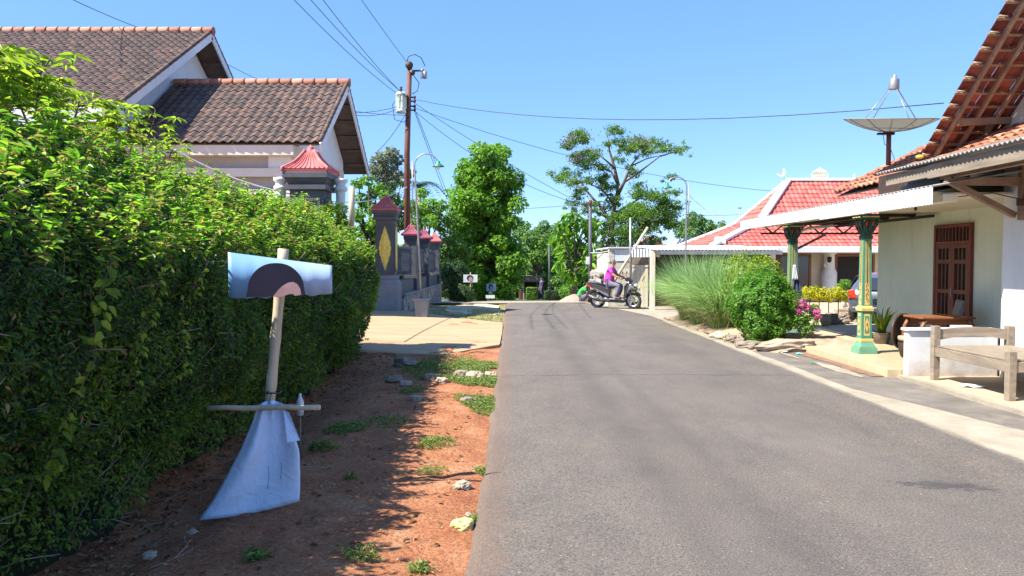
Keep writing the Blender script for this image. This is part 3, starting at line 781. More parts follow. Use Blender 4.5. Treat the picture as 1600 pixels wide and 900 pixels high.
# board: own plane, 3.5 mm thick, torn lower edge; picture as flat pieces 1.5 mm proud
bl = at(357, 394, 4.93); brt = at(519, 415, 5.06)
ux = (Vector((brt.x, brt.y, bl.z)) - bl); W_ = ux.length; ux.normalize(); un = ux.cross(Vector((0,0,1))).normalized()
if un.y > 0: un = -un
def bp(s, h, o=0): return bl + ux*(s*W_) + Vector((0,0,-h)) + un*(o + .02 + .008*math.sin(s*math.pi))
topl = lambda s: .09*s
botl = lambda s: .298 + .006*math.sin(s*17) + .004*math.sin(s*41) + .012*math.sin(s*5) - (.01 if .38 < s < .62 else 0)
M['board_blue'] = surf('printed_pale_blue', (.30,.50,.75), (.62,.74,.86), 1.6, .45, 0, sc=(1,1,1))
m, nt, b = newmat('printed_pale_blue2')
v = objc(nt); sx = nt.nodes.new('ShaderNodeSeparateXYZ'); nt.links.new(v, sx.inputs[0])
c = ramp(nt, mth(nt, 'ADD', mth(nt, 'MULTIPLY', sx.outputs[0], 1.2), .6), [(.1, (.13,.31,.55)), (.5, (.19,.36,.57)), (.9, (.34,.46,.62))])
nt.links.new(c, b.inputs['Base Color']); b.inputs['Roughness'].default_value = .4; M['board_blue'] = m
n = 30; vs = []; fs = []
for i in range(n+1):
    s = i/n; vs += [bp(s, topl(s)), bp(s, botl(s)), bp(s, topl(s), -.0035), bp(s, botl(s), -.0035)]
for i in range(n):
    a4 = i*4; fs += [(a4, a4+4, a4+5, a4+1), (a4+2, a4+3, a4+7, a4+6), (a4, a4+2, a4+6, a4+4), (a4+1, a4+5, a4+7, a4+3)]
fs += [(0, 1, 3, 2), (4*n, 4*n+2, 4*n+3, 4*n+1)]
mb = MB(); mb.add(vs, fs, True); B = mb.build('board', M['board_blue'], S)
def decal(poly, off, mat, name):
    n = 24; s0 = min(p[0] for p in poly); s1 = max(p[0] for p in poly)
    # column-wise strip between upper and lower outline functions
    vs = []; fs = []
    for i in range(n+1):
        s = s0 + (s1-s0)*i/n; ys_ = []
        for j in range(len(poly)):
            (xa, ya), (xb, yb) = poly[j], poly[(j+1) % len(poly)]
            if (xa - s)*(xb - s) <= 0 and abs(xa-xb) > 1e-6: ys_.append(ya + (yb-ya)*(s-xa)/(xb-xa))
        if not ys_: ys_ = [0, 0]
        vs += [bp(s, min(ys_), off), bp(s, min(max(ys_), botl(s)-.002), off)]
    for i in range(n): fs.append((2*i, 2*i+2, 2*i+3, 2*i+1))
    mb = MB(); mb.add(vs, fs, True); return mb.build(name, mat, B)
def halfround(cx, w_, top, bot, pw=2.2):
    out = []
    for i in range(25):
        t = math.pi*i/24; cxx = math.cos(t); out.append((cx - w_*np.sign(cxx)*abs(cxx)**(2/pw), bot - (bot-top)*math.sin(t)**(2/pw)))
    return out
M['print_cap'] = surf('printed_cap_purple', (.008,.007,.02), (.022,.016,.04), 3, .42, 0)
M['print_skin'] = surf('printed_forehead', (.32,.17,.17), (.50,.31,.30), 5, .42, 0)
decal(halfround(.455, .285, .072, .300), .0018, M['print_cap'], 'printed_cap')
decal([(.44,.285),(.48,.25),(.52,.225),(.57,.205),(.62,.20),(.66,.215),(.69,.25),(.70,.30),(.42,.30)], .0034, M['print_skin'], 'printed_forehead')
# hanging sheet
m, nt, b = newmat('pale_blue_sheet'); v = objc(nt)
c = ramp(nt, noise(nt, 1.3, 4, .5, v), [(.3, (.56,.68,.86)), (.7, (.68,.78,.92))])
nt.links.new(c, b.inputs['Base Color']); b.inputs['Roughness'].default_value = .38; c = mixc(nt, ramp(nt, noise(nt, 7, 7, .8, v), [(.60, (0,0,0)), (.8, (.25,)*3)]), c, (.40,.38,.40)); nt.links.new(c, b.inputs['Base Color']); bump(nt, b, noise(nt, 9, 6, .65, v, 1.2), .5, .03); M['sheet_blue'] = m
L_ = [(402,634),(398,650),(388,675),(377,700),(362,728),(345,760),(327,790),(309,813)]
R_ = [(441,630),(447,648),(455,668),(462,685),(468,705),(469,735),(469,760),(468,783)]
n = 26; mm = 22; vs = []; fs = []
def cur(C, t):
    k = t*(len(C)-1); i = min(int(k), len(C)-2); f = k-i
    return C[i][0]*(1-f)+C[i+1][0]*f, C[i][1]*(1-f)+C[i+1][1]*f
for j in range(mm+1):
    t = j/mm; l = cur(L_, t); r = cur(R_, t)
    for i in range(n+1):
        s = i/n; px = l[0]*(1-s)+r[0]*s; py = l[1]*(1-s)+r[1]*s + (1-t)*0 - 6*math.sin(s*math.pi)*(1-t)**3 + 5*t*math.sin(s*math.pi)
        Y = 4.93 - .20*t*(1-.35*s) - .035*math.sin(s*math.pi*2.2+.6)*(.3+t) - .05*math.sin(s*math.pi)*t + .012*math.sin(s*9+t*5) + .016*math.sin(s*17+1)*(1-t)**1.2 + .010*abs(math.sin(s*5-t*4+.5))*t + .006*abs(math.sin(t*11+s*3))
        vs.append(at(px, py, Y))
for j in range(mm):
    for i in range(n): a4 = j*(n+1)+i; fs.append((a4, a4+1, a4+n+2, a4+n+1))
mb = MB(); mb.add(vs, fs, True); SH = mb.build('hanging_sheet', M['sheet_blue'], S, solid=.002)
mb = MB(); n = 8; vs = []
for (px, py, Y) in ((443,640,4.80),(452,645,4.78),(469,688,4.74),(449,691,4.72)): vs.append(at(px, py, Y))
mb.add(vs, [(0,1,2,3)]); mb.build('folded_flap', M['sheet_blue'], SH, solid=.0025)
mb = MB()
for (px, y0, y1) in ((419, 728, 764), (439, 722, 749)):
    mb.tube([at(px, y0, 4.655), at(px+1, (y0+y1)/2, 4.625), at(px-1, y1, 4.60)], .0016, 5)
mb.build('slit', M['black'], SH)

# ---- gateway pillars with red clay caps
M['slate'] = surf('dark_grey_stone', (.055,.06,.07), (.10,.105,.12), 2.5, .6, .3, .006, 30)
M['slate_light'] = surf('mid_grey_stone', (.16,.165,.18), (.24,.245,.26), 2.0, .65, .3, .006, 30)
M['red_cap'] = surf('pink_red_clay', (.42,.10,.10), (.58,.17,.16), 4, .6, .3, .006, 30)
M['gold'] = surf('gold_paint', (.70,.48,.06), (.90,.70,.16), 14, .4, .8, .02, 22)
M['purple_cap'] = surf('purple_red_clay', (.22,.05,.09), (.32,.08,.12), 4, .6, .3, .006, 30)
def cap(mb, cx, cy, z, w_, h):
    """curved pyramid roof with ribbed sides and a finial"""
    prof = [(w_, 0), (w_*1.02, h*.12), (w_*.86, h*.20), (w_*.62, h*.34), (w_*.42, h*.52), (w_*.27, h*.70), (w_*.20, h*.80)]
    mb.taper(cx, cy, z, z+h*.10, w_, w_, w_*1.03, w_*1.03)
    for i in range(1, len(prof)-1):
        (a, za), (b2, zb) = prof[i], prof[i+1]; mb.taper(cx, cy, z+za, z+zb-.0005, a, a, b2, b2)
    for sx_ in (-1, 1):
        for sy_ in (-1, 1):                            # hip ribs
            mb.tube([(cx+sx_*p[0], cy+sy_*p[0], z+p[1]+.012) for p in prof], [.035*w_/.45]*7, 6)
        for k in range(-4, 5):                         # tile ribs
            pr = [(p[0]*k/4.6, p[0], p[1]) for p in prof[1:]]
            mb.tube([(cx+q[0], cy+sx_*q[1], z+q[2]+.004) for q in pr], .016*w_/.45, 5)
            mb.tube([(cx+sx_*q[1], cy+q[0], z+q[2]+.004) for q in pr], .016*w_/.45, 5)
    mb.lathe([(w_*.26, h*.76), (w_*.26, h*.82), (w_*.14, h*.86), (w_*.17, h*.91), (w_*.09, h*.96), (.004, h*1.03)], (cx, cy, z), 10)
def gate_pillar(label, x, y, h=3.7, w_=.29):
    T = thing('gate_pillar', label, 'pillar', (x, y, 0), group='tall gateway pillars')
    mb = MB(); mb.box(x-w_-.12, y-w_-.12, -.15, x+w_+.12, y+w_+.12, .95)
    mb.taper(x, y, .95, 1.08, w_+.12, w_+.12, w_+.04, w_+.04); mb.box(x-w_-.06, y-w_-.06, 1.08, x+w_+.06, y+w_+.06, 1.2)
    mb.build('plinth', M['slate_light'], T, bevel=.012)
    mb = MB(); mb.box(x-w_, y-w_, 1.203, x+w_, y+w_, h-.78)
    for s in (-1, 1):                                  # raised panel frames
        for (a, b2) in ((-1, 1),):
            X0, X1 = x-w_+.05, x+w_-.05; zA, zB = 1.3, h-.92
            for (p, q, r_, t_) in ((X0, zA, X1, zA+.05), (X0, zB-.05, X1, zB), (X0, zA+.052, X0+.05, zB-.052), (X1-.05, zA+.052, X1, zB-.052)):
                mb.box(p, y+s*w_, q, r_, y+s*(w_+.025), t_)
                mb.box(x+s*w_, y-x+p, q, x+s*(w_+.025), y-x+r_, t_)
    mb.build('shaft', M['slate'], T, bevel=.006)
    mb = MB(); z = h-.78; mb.box(x-w_-.06, y-w_-.06, z+.002, x+w_+.06, y+w_+.06, z+.1); mb.taper(x, y, z+.1, z+.2, w_+.02, w_+.02, w_+.08, w_+.08)
    mb.box(x-w_-.10, y-w_-.10, z+.2, x+w_+.10, y+w_+.10, z+.30); mb.build('cornice', M['slate'], T, bevel=.008)
    mb = MB(); cap(mb, x, y, h-.478, w_+.09, .50); mb.build('roof_cap', M['red_cap'], T)
    mb = MB()                                          # gilded diamond relief on the front and on the road side
    zc = (1.3 + h-.92)/2
    for side in ('front', 'road'):
        P = []
        for i in range(33):
            t = i/32; hh = (t-.5)*1.38; ww = .175*(1-abs(2*t-1)**1.25)*(1+.16*abs(math.sin(t*math.pi*7)))+.004; P.append((ww, hh))
        poly = [(p[0], zc+p[1]) for p in P] + [(-p[0], zc+p[1]) for p in reversed(P)]
        if side == 'front':
            for i in range(32):
                (a, za), (b2, zb) = P[i], P[i+1]
                mb.add([(x-a, y-w_-.004, zc+za), (x, y-w_-.05, zc+za), (x+a, y-w_-.004, zc+za), (x-b2, y-w_-.004, zc+zb), (x, y-w_-.05, zc+zb), (x+b2, y-w_-.004, zc+zb)], [(0,1,4,3), (1,2,5,4)])
        else:
            for i in range(32):
                (a, za), (b2, zb) = P[i], P[i+1]
                mb.add([(x+w_+.004, y-a, zc+za), (x+w_+.05, y, zc+za), (x+w_+.004, y+a, zc+za), (x+w_+.004, y-b2, zc+zb), (x+w_+.05, y, zc+zb), (x+w_+.004, y+b2, zc+zb)], [(0,1,4,3), (1,2,5,4)])
    for k in range(14):
        t = (k+.5)/14; hh = (t-.5)*1.0; ww = .10*(1-abs(2*t-1))
        for s in (-1, 1): mb.ell((x+s*ww, y-w_-.03, zc+hh), .03, .02, .03, 6, 5)
    mb.ell((x, y-w_-.05, zc), .075, .03, .085, 10, 8)
    mb.build('gold_ornament', M['gold'], T)
    return T
gate_pillar('dark gateway pillar with gold diamond and red cap beyond the driveway', -3.95, 23.2)
gate_pillar('nearer red capped gateway pillar showing only its top above the hedge', -3.52, 12.95, 3.62)
# white balusters flanking the near pillar
for x, y, lab in ((-4.05, 12.95, 'white round post left of the near gateway pillar'), (-3.05, 13.15, 'white round post right of the near gateway pillar')):
    T = thing('gate_post', lab, 'post', (x, y, 0), group='white round posts by the near gateway pillar')
    mb = MB(); mb.lathe([(.13,0),(.13,.3),(.085,.35),(.085,2.55),(.10,2.6),(.08,2.66),(.085,2.85)], (x, y, 0), 16); mb.build('shaft', M['white'], T)
    mb = MB(); mb.lathe([(.085,2.85),(.12,2.88),(.12,2.93),(.09,2.95),(.09,3.0),(.125,3.03),(.125,3.08),(.0,3.10)], (x, y, 0), 16); mb.build('capital', M['white'], T)
mb = MB(); mb.tube([at(549, 360, 12.3), at(550, 292, 12.3)], .05, 8); mb.v = mb.v
T = mb.build('bamboo_post', M['bamboo']); tag(T, 'short bamboo post standing up behind the far end of the hedge', 'post')

# ---- fence along the road beyond the gateway
T = thing('boundary_fence', 'low stone fence with dark ornamental panels beyond the gateway pillar', 'fence', (-3.72, 29, -.1))
m, nt, b = newmat('rubble_stone'); v = pos(nt, (1.0, 1.4, 1.0))
vo = nt.nodes.new('ShaderNodeTexVoronoi'); vo.feature = 'DISTANCE_TO_EDGE'; vo.inputs['Scale'].default_value = 2.6; nt.links.new(v, vo.inputs['Vector'])
vc = nt.nodes.new('ShaderNodeTexVoronoi'); vc.inputs['Scale'].default_value = 2.6; nt.links.new(v, vc.inputs['Vector'])
sp = nt.nodes.new('ShaderNodeSeparateColor'); nt.links.new(vc.outputs['Color'], sp.inputs[0])
c = ramp(nt, sp.outputs[0], [(.1, (.12,.11,.10)), (.5, (.22,.20,.18)), (.9, (.34,.29,.24))])
c = mixc(nt, ramp(nt, vo.outputs['Distance'], [(.02, (1,1,1)), (.07, (0,0,0))]), c, (.5,.49,.46))
nt.links.new(c, b.inputs['Base Color']); b.inputs['Roughness'].default_value = .9; bump(nt, b, vo.outputs['Distance'], .5, .06); M['rubble'] = m
mb = MB(); mb.box(-3.98, 23.75, -.6, -3.5, 36.5, .50); mb.build('stone_base', M['rubble'], T)
mb = MB(); mb.box(-4.05, 23.72, .502, -3.42, 36.55, .58); mb.build('ledge', M['slate_light'], T, bevel=.01)
for i, y in enumerate((27.4, 31.4, 35.8)):
    mb = MB(); mb.box(-3.98, y-.24, .583, -3.5, y+.24, 1.12); mb.box(-3.94, y-.2, 1.122, -3.54, y+.2, 2.44); mb.box(-4.0, y-.26, 2.442, -3.48, y+.26, 2.58)
    pl_ = mb.build('pillar', M['slate'], T, bevel=.008)
    mb = MB(); cap(mb, -3.74, y, 2.583, .32, .48); mb.build('roof_cap', M['purple_cap'] if i < 2 else M['red_cap'], pl_)
for (a, b2) in ((23.75, 27.15), (27.66, 31.15), (31.66, 35.55)):
    mb = MB(); mb.box(-3.86, a, .583, -3.62, b2, 1.02); mb.build('parapet', M['slate'], T)
    mb = MB(); n = int((b2-a)/.42)
    mb.box(-3.79, a+.05, 1.15, -3.69, b2-.05, 1.21); mb.box(-3.79, a+.05, 2.06, -3.69, b2-.05, 2.13)
    for k in range(n):
        yk = a + .25 + k*.42; mb.lathe([(.05,1.21),(.08,1.3),(.05,1.4),(.09,1.6),(.05,1.85),(.08,1.95),(.05,2.06)], (-3.74, yk, 0), 8)
    mb.box(-3.80, a+.8, 1.3, -3.68, b2-.8, 1.95)
    mb.build('ornamental_panel', M['slate'], T)

# ---- street lamps
M['lamp_green'] = plain('green_enamel', (.03,.22,.14), .35)
def street_lamp(label, x, y, h, side, lean=0, planter=False, grp='arched street lamps', shade=True, r=.025):
    z0 = tz(y)
    T = thing('street_lamp', label, 'street lamp', (x, y, z0), group=grp)
    mb = MB(); ar = .33*h/4.5
    pts = [(x, y, z0), (x+lean*.5, y, z0+h*.5), (x+lean, y, z0+h-ar)]
    for i in range(1, 11):
        t = math.pi*i/10*.92; pts.append((x+lean+side*(ar-ar*math.cos(t)), y, z0+h-ar+ar*math.sin(t)))
    mb.tube(pts, [r*1.2, r*1.1, r*.9] + [r*.75]*10, 8); mb.build('pole', M['metal'], T)
    mb = MB(); mb.tube([(x+lean-side*.06, y, z0+h*.6), (x+lean-side*.06, y, z0+h-ar*.6)], r*.6, 6)
    for zz in (.62, .9): mb.tube([(x+lean-side*.08, y, z0+h*zz-.1), (x+lean+.03*side, y, z0+h*zz-.1)], r*.5, 6)
    mb.build('conduit', M['metal'], T)
    e = Vector(pts[-1])
    mb = MB(); mb.lathe([(.03,.06),(.05,.05),(.06,-.01),(.17,-.09),(.175,-.105)], e, 16); 
    sh = mb.build('lamp_shade', M['lamp_green'] if shade else M['metal'], T)
    mb = MB(); mb.ell(e + Vector((0,0,-.13)), .055, .055, .075, 10, 8); mb.build('bulb', M['bulb'], T)
    if planter:
        mb = MB(); mb.taper(x, y, z0-.1, z0+.52, .15, .15, .20, .20); mb.taper(x, y, z0+.521, z0+.58, .24, .24, .24, .24); mb.build('concrete_base', M['slate_light'], T, bevel=.01)
    return T
street_lamp('grey street lamp curving right with green shade, on a concrete base', -2.57, 21.0, 4.68, 1, -.20, True)
street_lamp('grey street lamp curving left with green shade behind the tall grass', 5.3, 22.5, 4.2, -1, .02)
street_lamp('small distant street lamp in front of the round tree', -3.85, 46, 3.6, 1, 0, False, 'arched street lamps', False)

# ---- utility pole and transformer
M['rust'] = surf('rust_brown_steel', (.10,.035,.02), (.17,.065,.04), 4, .7, .3, .004, 30)
T = thing('utility_pole', 'tall rust brown steel utility pole behind the dark fence', 'utility pole', (-4.0, 28, 0))
def up(px, py, y=28.0): return at(px, py, y)
mb = MB(); mb.tube([(-3.98, 28, -.1), up(636, 240), up(640, 103)], [.13, .11, .09], 12); mb.build('pole', M['rust'], T)
mb = MB(); c0 = up(640, 103); mb.lathe([(.0,-.10),(.13,-.09),(.15,0),(.13,.09),(.0,.10)], (c0.x, 27.9, c0.z), 14, 'y'); c1 = up(645, 115); mb.lathe([(.0,-.07),(.10,-.06),(.11,0),(.10,.06),(.0,.07)], (c1.x, 27.85, c1.z), 12, 'y'); mb.build('insulator', M['darkwood'], T)
mb = MB(); mb.bar(up(641, 111), up(662, 110), .06, .06); 
mb.build('cross_bracket', M['darkwood'], T)
for py in (152, 158, 166, 172): mb = MB(); mb.bar(up(639, py), up(648, py), .05, .05); mb.ell(up(648, py), .05, .05, .07, 8, 6); mb.build('bracket', M['darkwood'], T)
mb = MB(); mb.lathe([(.03,-.3),(.09,-.28),(.03,-.24),(.09,-.2),(.03,-.14),(.09,-.1),(.03,-.04),(.09,0),(.03,.06)], up(660, 110), 10); mb.lathe([(.03,-.22),(.08,-.2),(.08,.05),(.03,.08)], up(664, 114), 10); mb.build('fuse', M['metal'], T)
mb = MB(); mb.tube([up(636, 98), up(638, 88), up(648, 85), up(658, 90), up(664, 103)], .018, 6); mb.tube([up(645, 116), up(655, 130), up(652, 142), up(644, 147)], .016, 6); mb.build('jumper_cable', M['rope'], T)
T = thing('transformer', 'pale green drum transformer hung on the brown utility pole', 'transformer', up(628, 178))
m, nt, b = newmat('transformer_paint'); c = ramp(nt, noise(nt, 6, 6, .7, objc(nt)), [(.4, (.50,.58,.48)), (.6, (.66,.72,.62)), (.66, (.25,.28,.2))]); nt.links.new(c, b.inputs['Base Color']); M['trafo'] = m
c0 = up(628, 178); c0.y = 27.8; mb = MB(); mb.lathe([(.0,-.02),(.19,0),(.19,.10),(.17,.12),(.17,.62),(.20,.64),(.20,.70),(.15,.76),(.0,.78)], c0, 16)
for k in range(10):
    a = k*.628; mb.bar(c0 + Vector((math.cos(a)*.18, math.sin(a)*.18, .16)), c0 + Vector((math.cos(a)*.18, math.sin(a)*.18, .6)), .03, .05)
mb.build('tank', M['trafo'], T)
mb = MB(); mb.lathe([(.06,.76),(.06,.8),(.03,.82),(.07,.86),(.03,.9),(.06,.94),(.0,1.0)], c0, 8); mb.build('bushing', M['darkwood'], T)
for z_ in (.2, .6): mb = MB(); mb.bar(c0 + Vector((.1,.1,z_)), c0 + Vector((.34,.2,z_)), .05, .05); mb.build('bracket', M['darkwood'], T)
mb = MB(); mb.tube([c0+Vector((-.1,0,.6)), c0+Vector((-.32,0,.3)), c0+Vector((-.25,0,-.25)), c0+Vector((.1,0,-.35)), c0+Vector((.3,.1,-.1))], .014, 6); mb.build('lead', M['rope'], T)

# ---- wires
g = 'overhead wires'
def W(label, segs, r=.010, mat='rope'): wire('overhead_wire', label, segs, r, mat, g)
W('overhead wire reaching the top of the brown pole from the upper left', [(at(510, -80, 18), up(638, 100), .05)])
W('overhead wire from the top left sky, lowest of three to the pole', [(at(380, -90, 15), at(460, 0, 19), 0), (at(460, 0, 19), up(625, 150), .12)])
W('overhead wire from the top left sky, middle of three to the pole', [(at(420, -90, 15), at(486, 0, 19), 0), (at(486, 0, 19), up(638, 153), .12)])
W('overhead wire from the top left sky, steepest of three to the pole', [(at(445, -90, 15), at(505, 0, 19), 0), (at(505, 0, 19), up(640, 157), .12)])
W('long wire sagging from the pole over the airy tree to the right house', [(up(646, 155), at(1475, 161, 14.2), .52)], .010)
W('wire sagging from the pole down behind the round tree to the thin dark pole', [(up(646, 160), at(921, 325, 31), .15)])
W('wire from the pole crossing behind the airy tree to the red roofed house', [(up(646, 168), at(1225, 300, 33), .55)])
W('wire from the pole down to the thin dark pole, lower one', [(up(646, 172), at(921, 322, 31), .55)])
W('pair of wires going left from the transformer toward the tiled house, upper', [(up(625, 165), at(545, 176, 24), .08)])
W('pair of wires going left from the transformer toward the tiled house, lower', [(up(625, 168), at(545, 178, 24), .16)])
W('service wire rising behind the upper roof peak', [(at(340, 92, 30), at(420, 132, 30), .03), (at(420, 132, 30), up(632, 180), .3)], .012)
W('guy wire slanting down right from the brown pole, steeper', [(up(648, 175), at(694, 300, 34), 0)], .012)
W('guy wire slanting down right from the brown pole, flatter', [(up(650, 175), at(700, 305, 38), 0)], .012)
W('wire going down left from the brown pole behind the gable', [(up(634, 178), at(590, 236, 30), .12)], .012)
W('wire from the thin dark pole to the left behind the round tree', [(at(921, 318, 31), at(800, 327, 34), .02)], .01)
W('faint wire over the street lamp to the right', [(at(990, 345, 31), at(1070, 335, 31), .05), (at(1070, 335, 31), at(1200, 330, 31), .1)], .008)
W('wire across the top left corner of the sky', [(at(90, -12, 20), at(230, 48, 27), .05)], .012)
W('pale wire slanting from the right street lamp to the red roof', [(at(1069, 298, 22.5), at(1160, 362, 28), .15)], .012, 'cable_white')
wire('service_cable', 'slack white cable from the tiled house across to the brown pole', [(at(262, 228, 12.5), at(440, 300, 13.5), .10), (at(440, 300, 13.5), up(636, 292, 27.9), .35)], .016, 'cable_white', None)
# ================================================================ LEFT HOUSE
M['tile_brown'] = tilemat('weathered_brown_tiles', [(.078,.054,.047), (.10,.067,.056), (.125,.08,.063), (.165,.10,.075)], .9, (.05,.045,.044), .6, 1.4)
M['tile_ridge'] = tilemat('ridge_clay', [(.30,.12,.07), (.42,.19,.12), (.5,.25,.17)], .85, (.2,.1,.07), .5, 2)
M['tile_red'] = tilemat('painted_red_tiles', [(.44,.075,.06), (.54,.105,.085), (.60,.15,.12)], .65, (.22,.09,.07), .45, 1.8)
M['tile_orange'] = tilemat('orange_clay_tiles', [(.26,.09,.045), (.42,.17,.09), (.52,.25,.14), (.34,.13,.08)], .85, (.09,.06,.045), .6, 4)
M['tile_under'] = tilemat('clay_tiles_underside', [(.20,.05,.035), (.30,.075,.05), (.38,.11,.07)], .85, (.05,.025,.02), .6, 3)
H = thing('tiled_house', 'white house with two stepped brown tiled gable roofs behind the hedge', 'house', (-9, 23, 0))
def gable(x0, x1, yc, zr, hy, ze, slope_name='roof', tw=.24, th=.30, under=True, ov=.0):
    """gable roof, ridge along x; near slope eave y=yc-hy, far slope y=yc+hy"""
    dz = zr - ze; L = math.hypot(hy, dz)
    for s in (-1, 1):
        mb = MB(); V = Vector((0, -s*hy, dz))
        tile_sheet(mb, (x0, yc + s*hy, ze), (1,0,0), V, x1-x0, L, tw, th, .062, .022, vari=1.15)
        r_ = mb.build(slope_name, M['tile_brown'], H)
        mb = MB(); nrm_ = Vector((0, s*dz, hy)).normalized()*-.03      # boards below the tiles
        a = [Vector((x, y_, z_)) + nrm_ for (x, y_, z_) in ((x0+.02, yc+s*(hy-.04), ze), (x1-.03, yc+s*(hy-.04), ze), (x1-.03, yc, zr), (x0+.02, yc, zr))]
        mb.add(a + [p + nrm_*1.2 for p in a], [(0,1,2,3), (7,6,5,4), (0,4,5,1), (1,5,6,2), (2,6,7,3), (3,7,4,0)]); mb.build('lining', M['bark_pale'] if False else M['soffit'], r_)
    mb = MB(); ridge(mb, (x0, yc, zr+.05), (x1+.03, yc, zr+.05), .12, .36); mb.build('ridge_caps', M['tile_ridge'], H)
    for s in (-1, 1):                                   # bargeboards and verge caps at the right end
        mb = MB(); p0 = Vector((x1, yc, zr-.12)); p1 = Vector((x1, yc + s*hy, ze-.12)); mb.bar(p0, p1, .04, .24, up=(0, s*dz, hy)); mb.build('bargeboard', M['white'], H)
        mb = MB(); ridge(mb, (x1-.02, yc + s*hy, ze+.04), (x1-.02, yc, zr+.04), .06, .3); mb.build('verge_caps', M['tile_brown'], H)
        for k in range(1, 6):                          # purlins under the overhang
            t = k/6; yy_ = yc + s*hy*t; zz_ = zr - dz*t - .16; mb = MB(); mb.box(x1-.68, yy_-.04, zz_-.05, x1-.03, yy_+.04, zz_+.02); mb.build('purlin', M['soffit'], H)
M['soffit'] = surf('brown_soffit', (.10,.075,.06), (.16,.12,.10), 5, .85, .2, .004, 20)
gable(-10.28, -5.0, 22.6, 7.02, 3.25, 4.72)
gable(-19.5, -9.6, 23.8, 8.95, 5.7, 5.42)
# walls
mb = MB(); mb.box(-19, 19.2, 0, -10.3, 29, 5.6); mb.prism([(19.2, 5.6), (29, 5.6), (29.0, 5.64), (23.8, 8.72), (19.2, 5.9)], -10.35, -10.5, 'yz'); 
M['wall_l'] = surf('white_blue_render', (.66,.70,.74), (.72,.76,.79), 1.2, .7, .1, .003, 30, stain=((.5,.5,.48), 1.8, .3))
mb.build('wall', M['wall_l'], H)
mb = MB(); mb.box(-19, 17.9, 5.0, -9.9, 18.05, 5.35); mb.build('eave_fascia', M['white'], H)
mb = MB(); mb.prism([(19.95, 4.4), (25.2, 4.4), (25.2, 5.02), (22.6, 6.85), (19.95, 4.98)], -5.75, -5.9, 'yz'); mb.build('gable_wall', M['wall_l'], H)
# vent on the gable wall
mb = MB()
for k in range(4): mb.box(-5.76, 20.55+k*.09, 4.92, -5.735, 20.60+k*.09, 5.12)
mb.build('vent', M['dark'], H)
# porch entablature, stepped
M['beam_l'] = surf('stone_coloured_beam', (.60,.57,.50), (.68,.65,.58), 1.0, .7, .1, .003, 30, stain=((.42,.40,.36), 1.5, .3))
M['beam_shade'] = surf('shaded_grey_beam', (.34,.33,.31), (.42,.41,.39), 1.0, .75, .1, .003, 30)  # darker copy for the recesses, shadow under each beam put into the colour
mb = MB(); mb.box(-10.3, 19.42, 4.42, -5.74, 25.25, 4.70); mb.build('eave_beam', M['beam_l'], H)
mb = MB(); mb.box(-10.3, 19.75, 4.12, -6.5, 19.85, 4.418); mb.build('recess', M['beam_shade'], H)
mb = MB(); mb.box(-10.3, 19.62, 3.88, -5.9, 19.74, 4.10); mb.build('middle_beam', M['beam_l'], H)
mb = MB(); mb.box(-10.3, 19.85, 3.55, -5.9, 19.95, 3.878); mb.build('lower_recess', M['beam_shade'], H)
mb = MB(); mb.box(-10.3, 19.70, 3.36, -5.9, 19.83, 3.548); mb.build('lower_beam', M['beam_l'], H)
mb = MB(); mb.box(-6.49, 19.70, 4.10, -5.9, 19.9, 4.418); mb.build('corner_block', M['wall_l'], H)
mb = MB(); mb.box(-10.3, 22.9, 0, -5.9, 23.0, 4.4); mb.build('back_wall', M['beam_l'], H)
for x in (-10.1, -8.2, -6.2):
    mb = MB(); mb.lathe([(.24,0),(.24,.3),(.19,.35),(.17,3.1),(.24,3.2),(.24,3.36)], (x, 19.85, 0), 16); mb.build('column', M['white'], H)
mb = MB(); mb.box(-7.9, 22.87, .2, -6.7, 22.897, 2.9); mb.build('door', M['darkwood'], H)
mb = MB(); mb.box(-9.6, 22.87, 1.2, -8.5, 22.897, 2.8); mb.build('window', M['glass'], H)
mb = MB(); mb.box(-10.4, 19.3, -.1, -5.7, 22.9, .3); mb.build('terrace', M['slate_light'], H)
# lean-to left of the stepped roofs
mb = MB(); tile_sheet(mb, (-15.5, 16.4, 4.05), (1,0,0), (0, 2.6, .85), 5.4, 2.75, .24, .3, .04, .035); mb.build('lower_roof', M['tile_brown'], H)
mb = MB(); corr(mb, (-15.3, 17.6, 4.86), (1,0,0), 4.6, (0,-.6,-.08), .6, .1, .02); mb.build('zinc_awning', M['white_clean'], H)

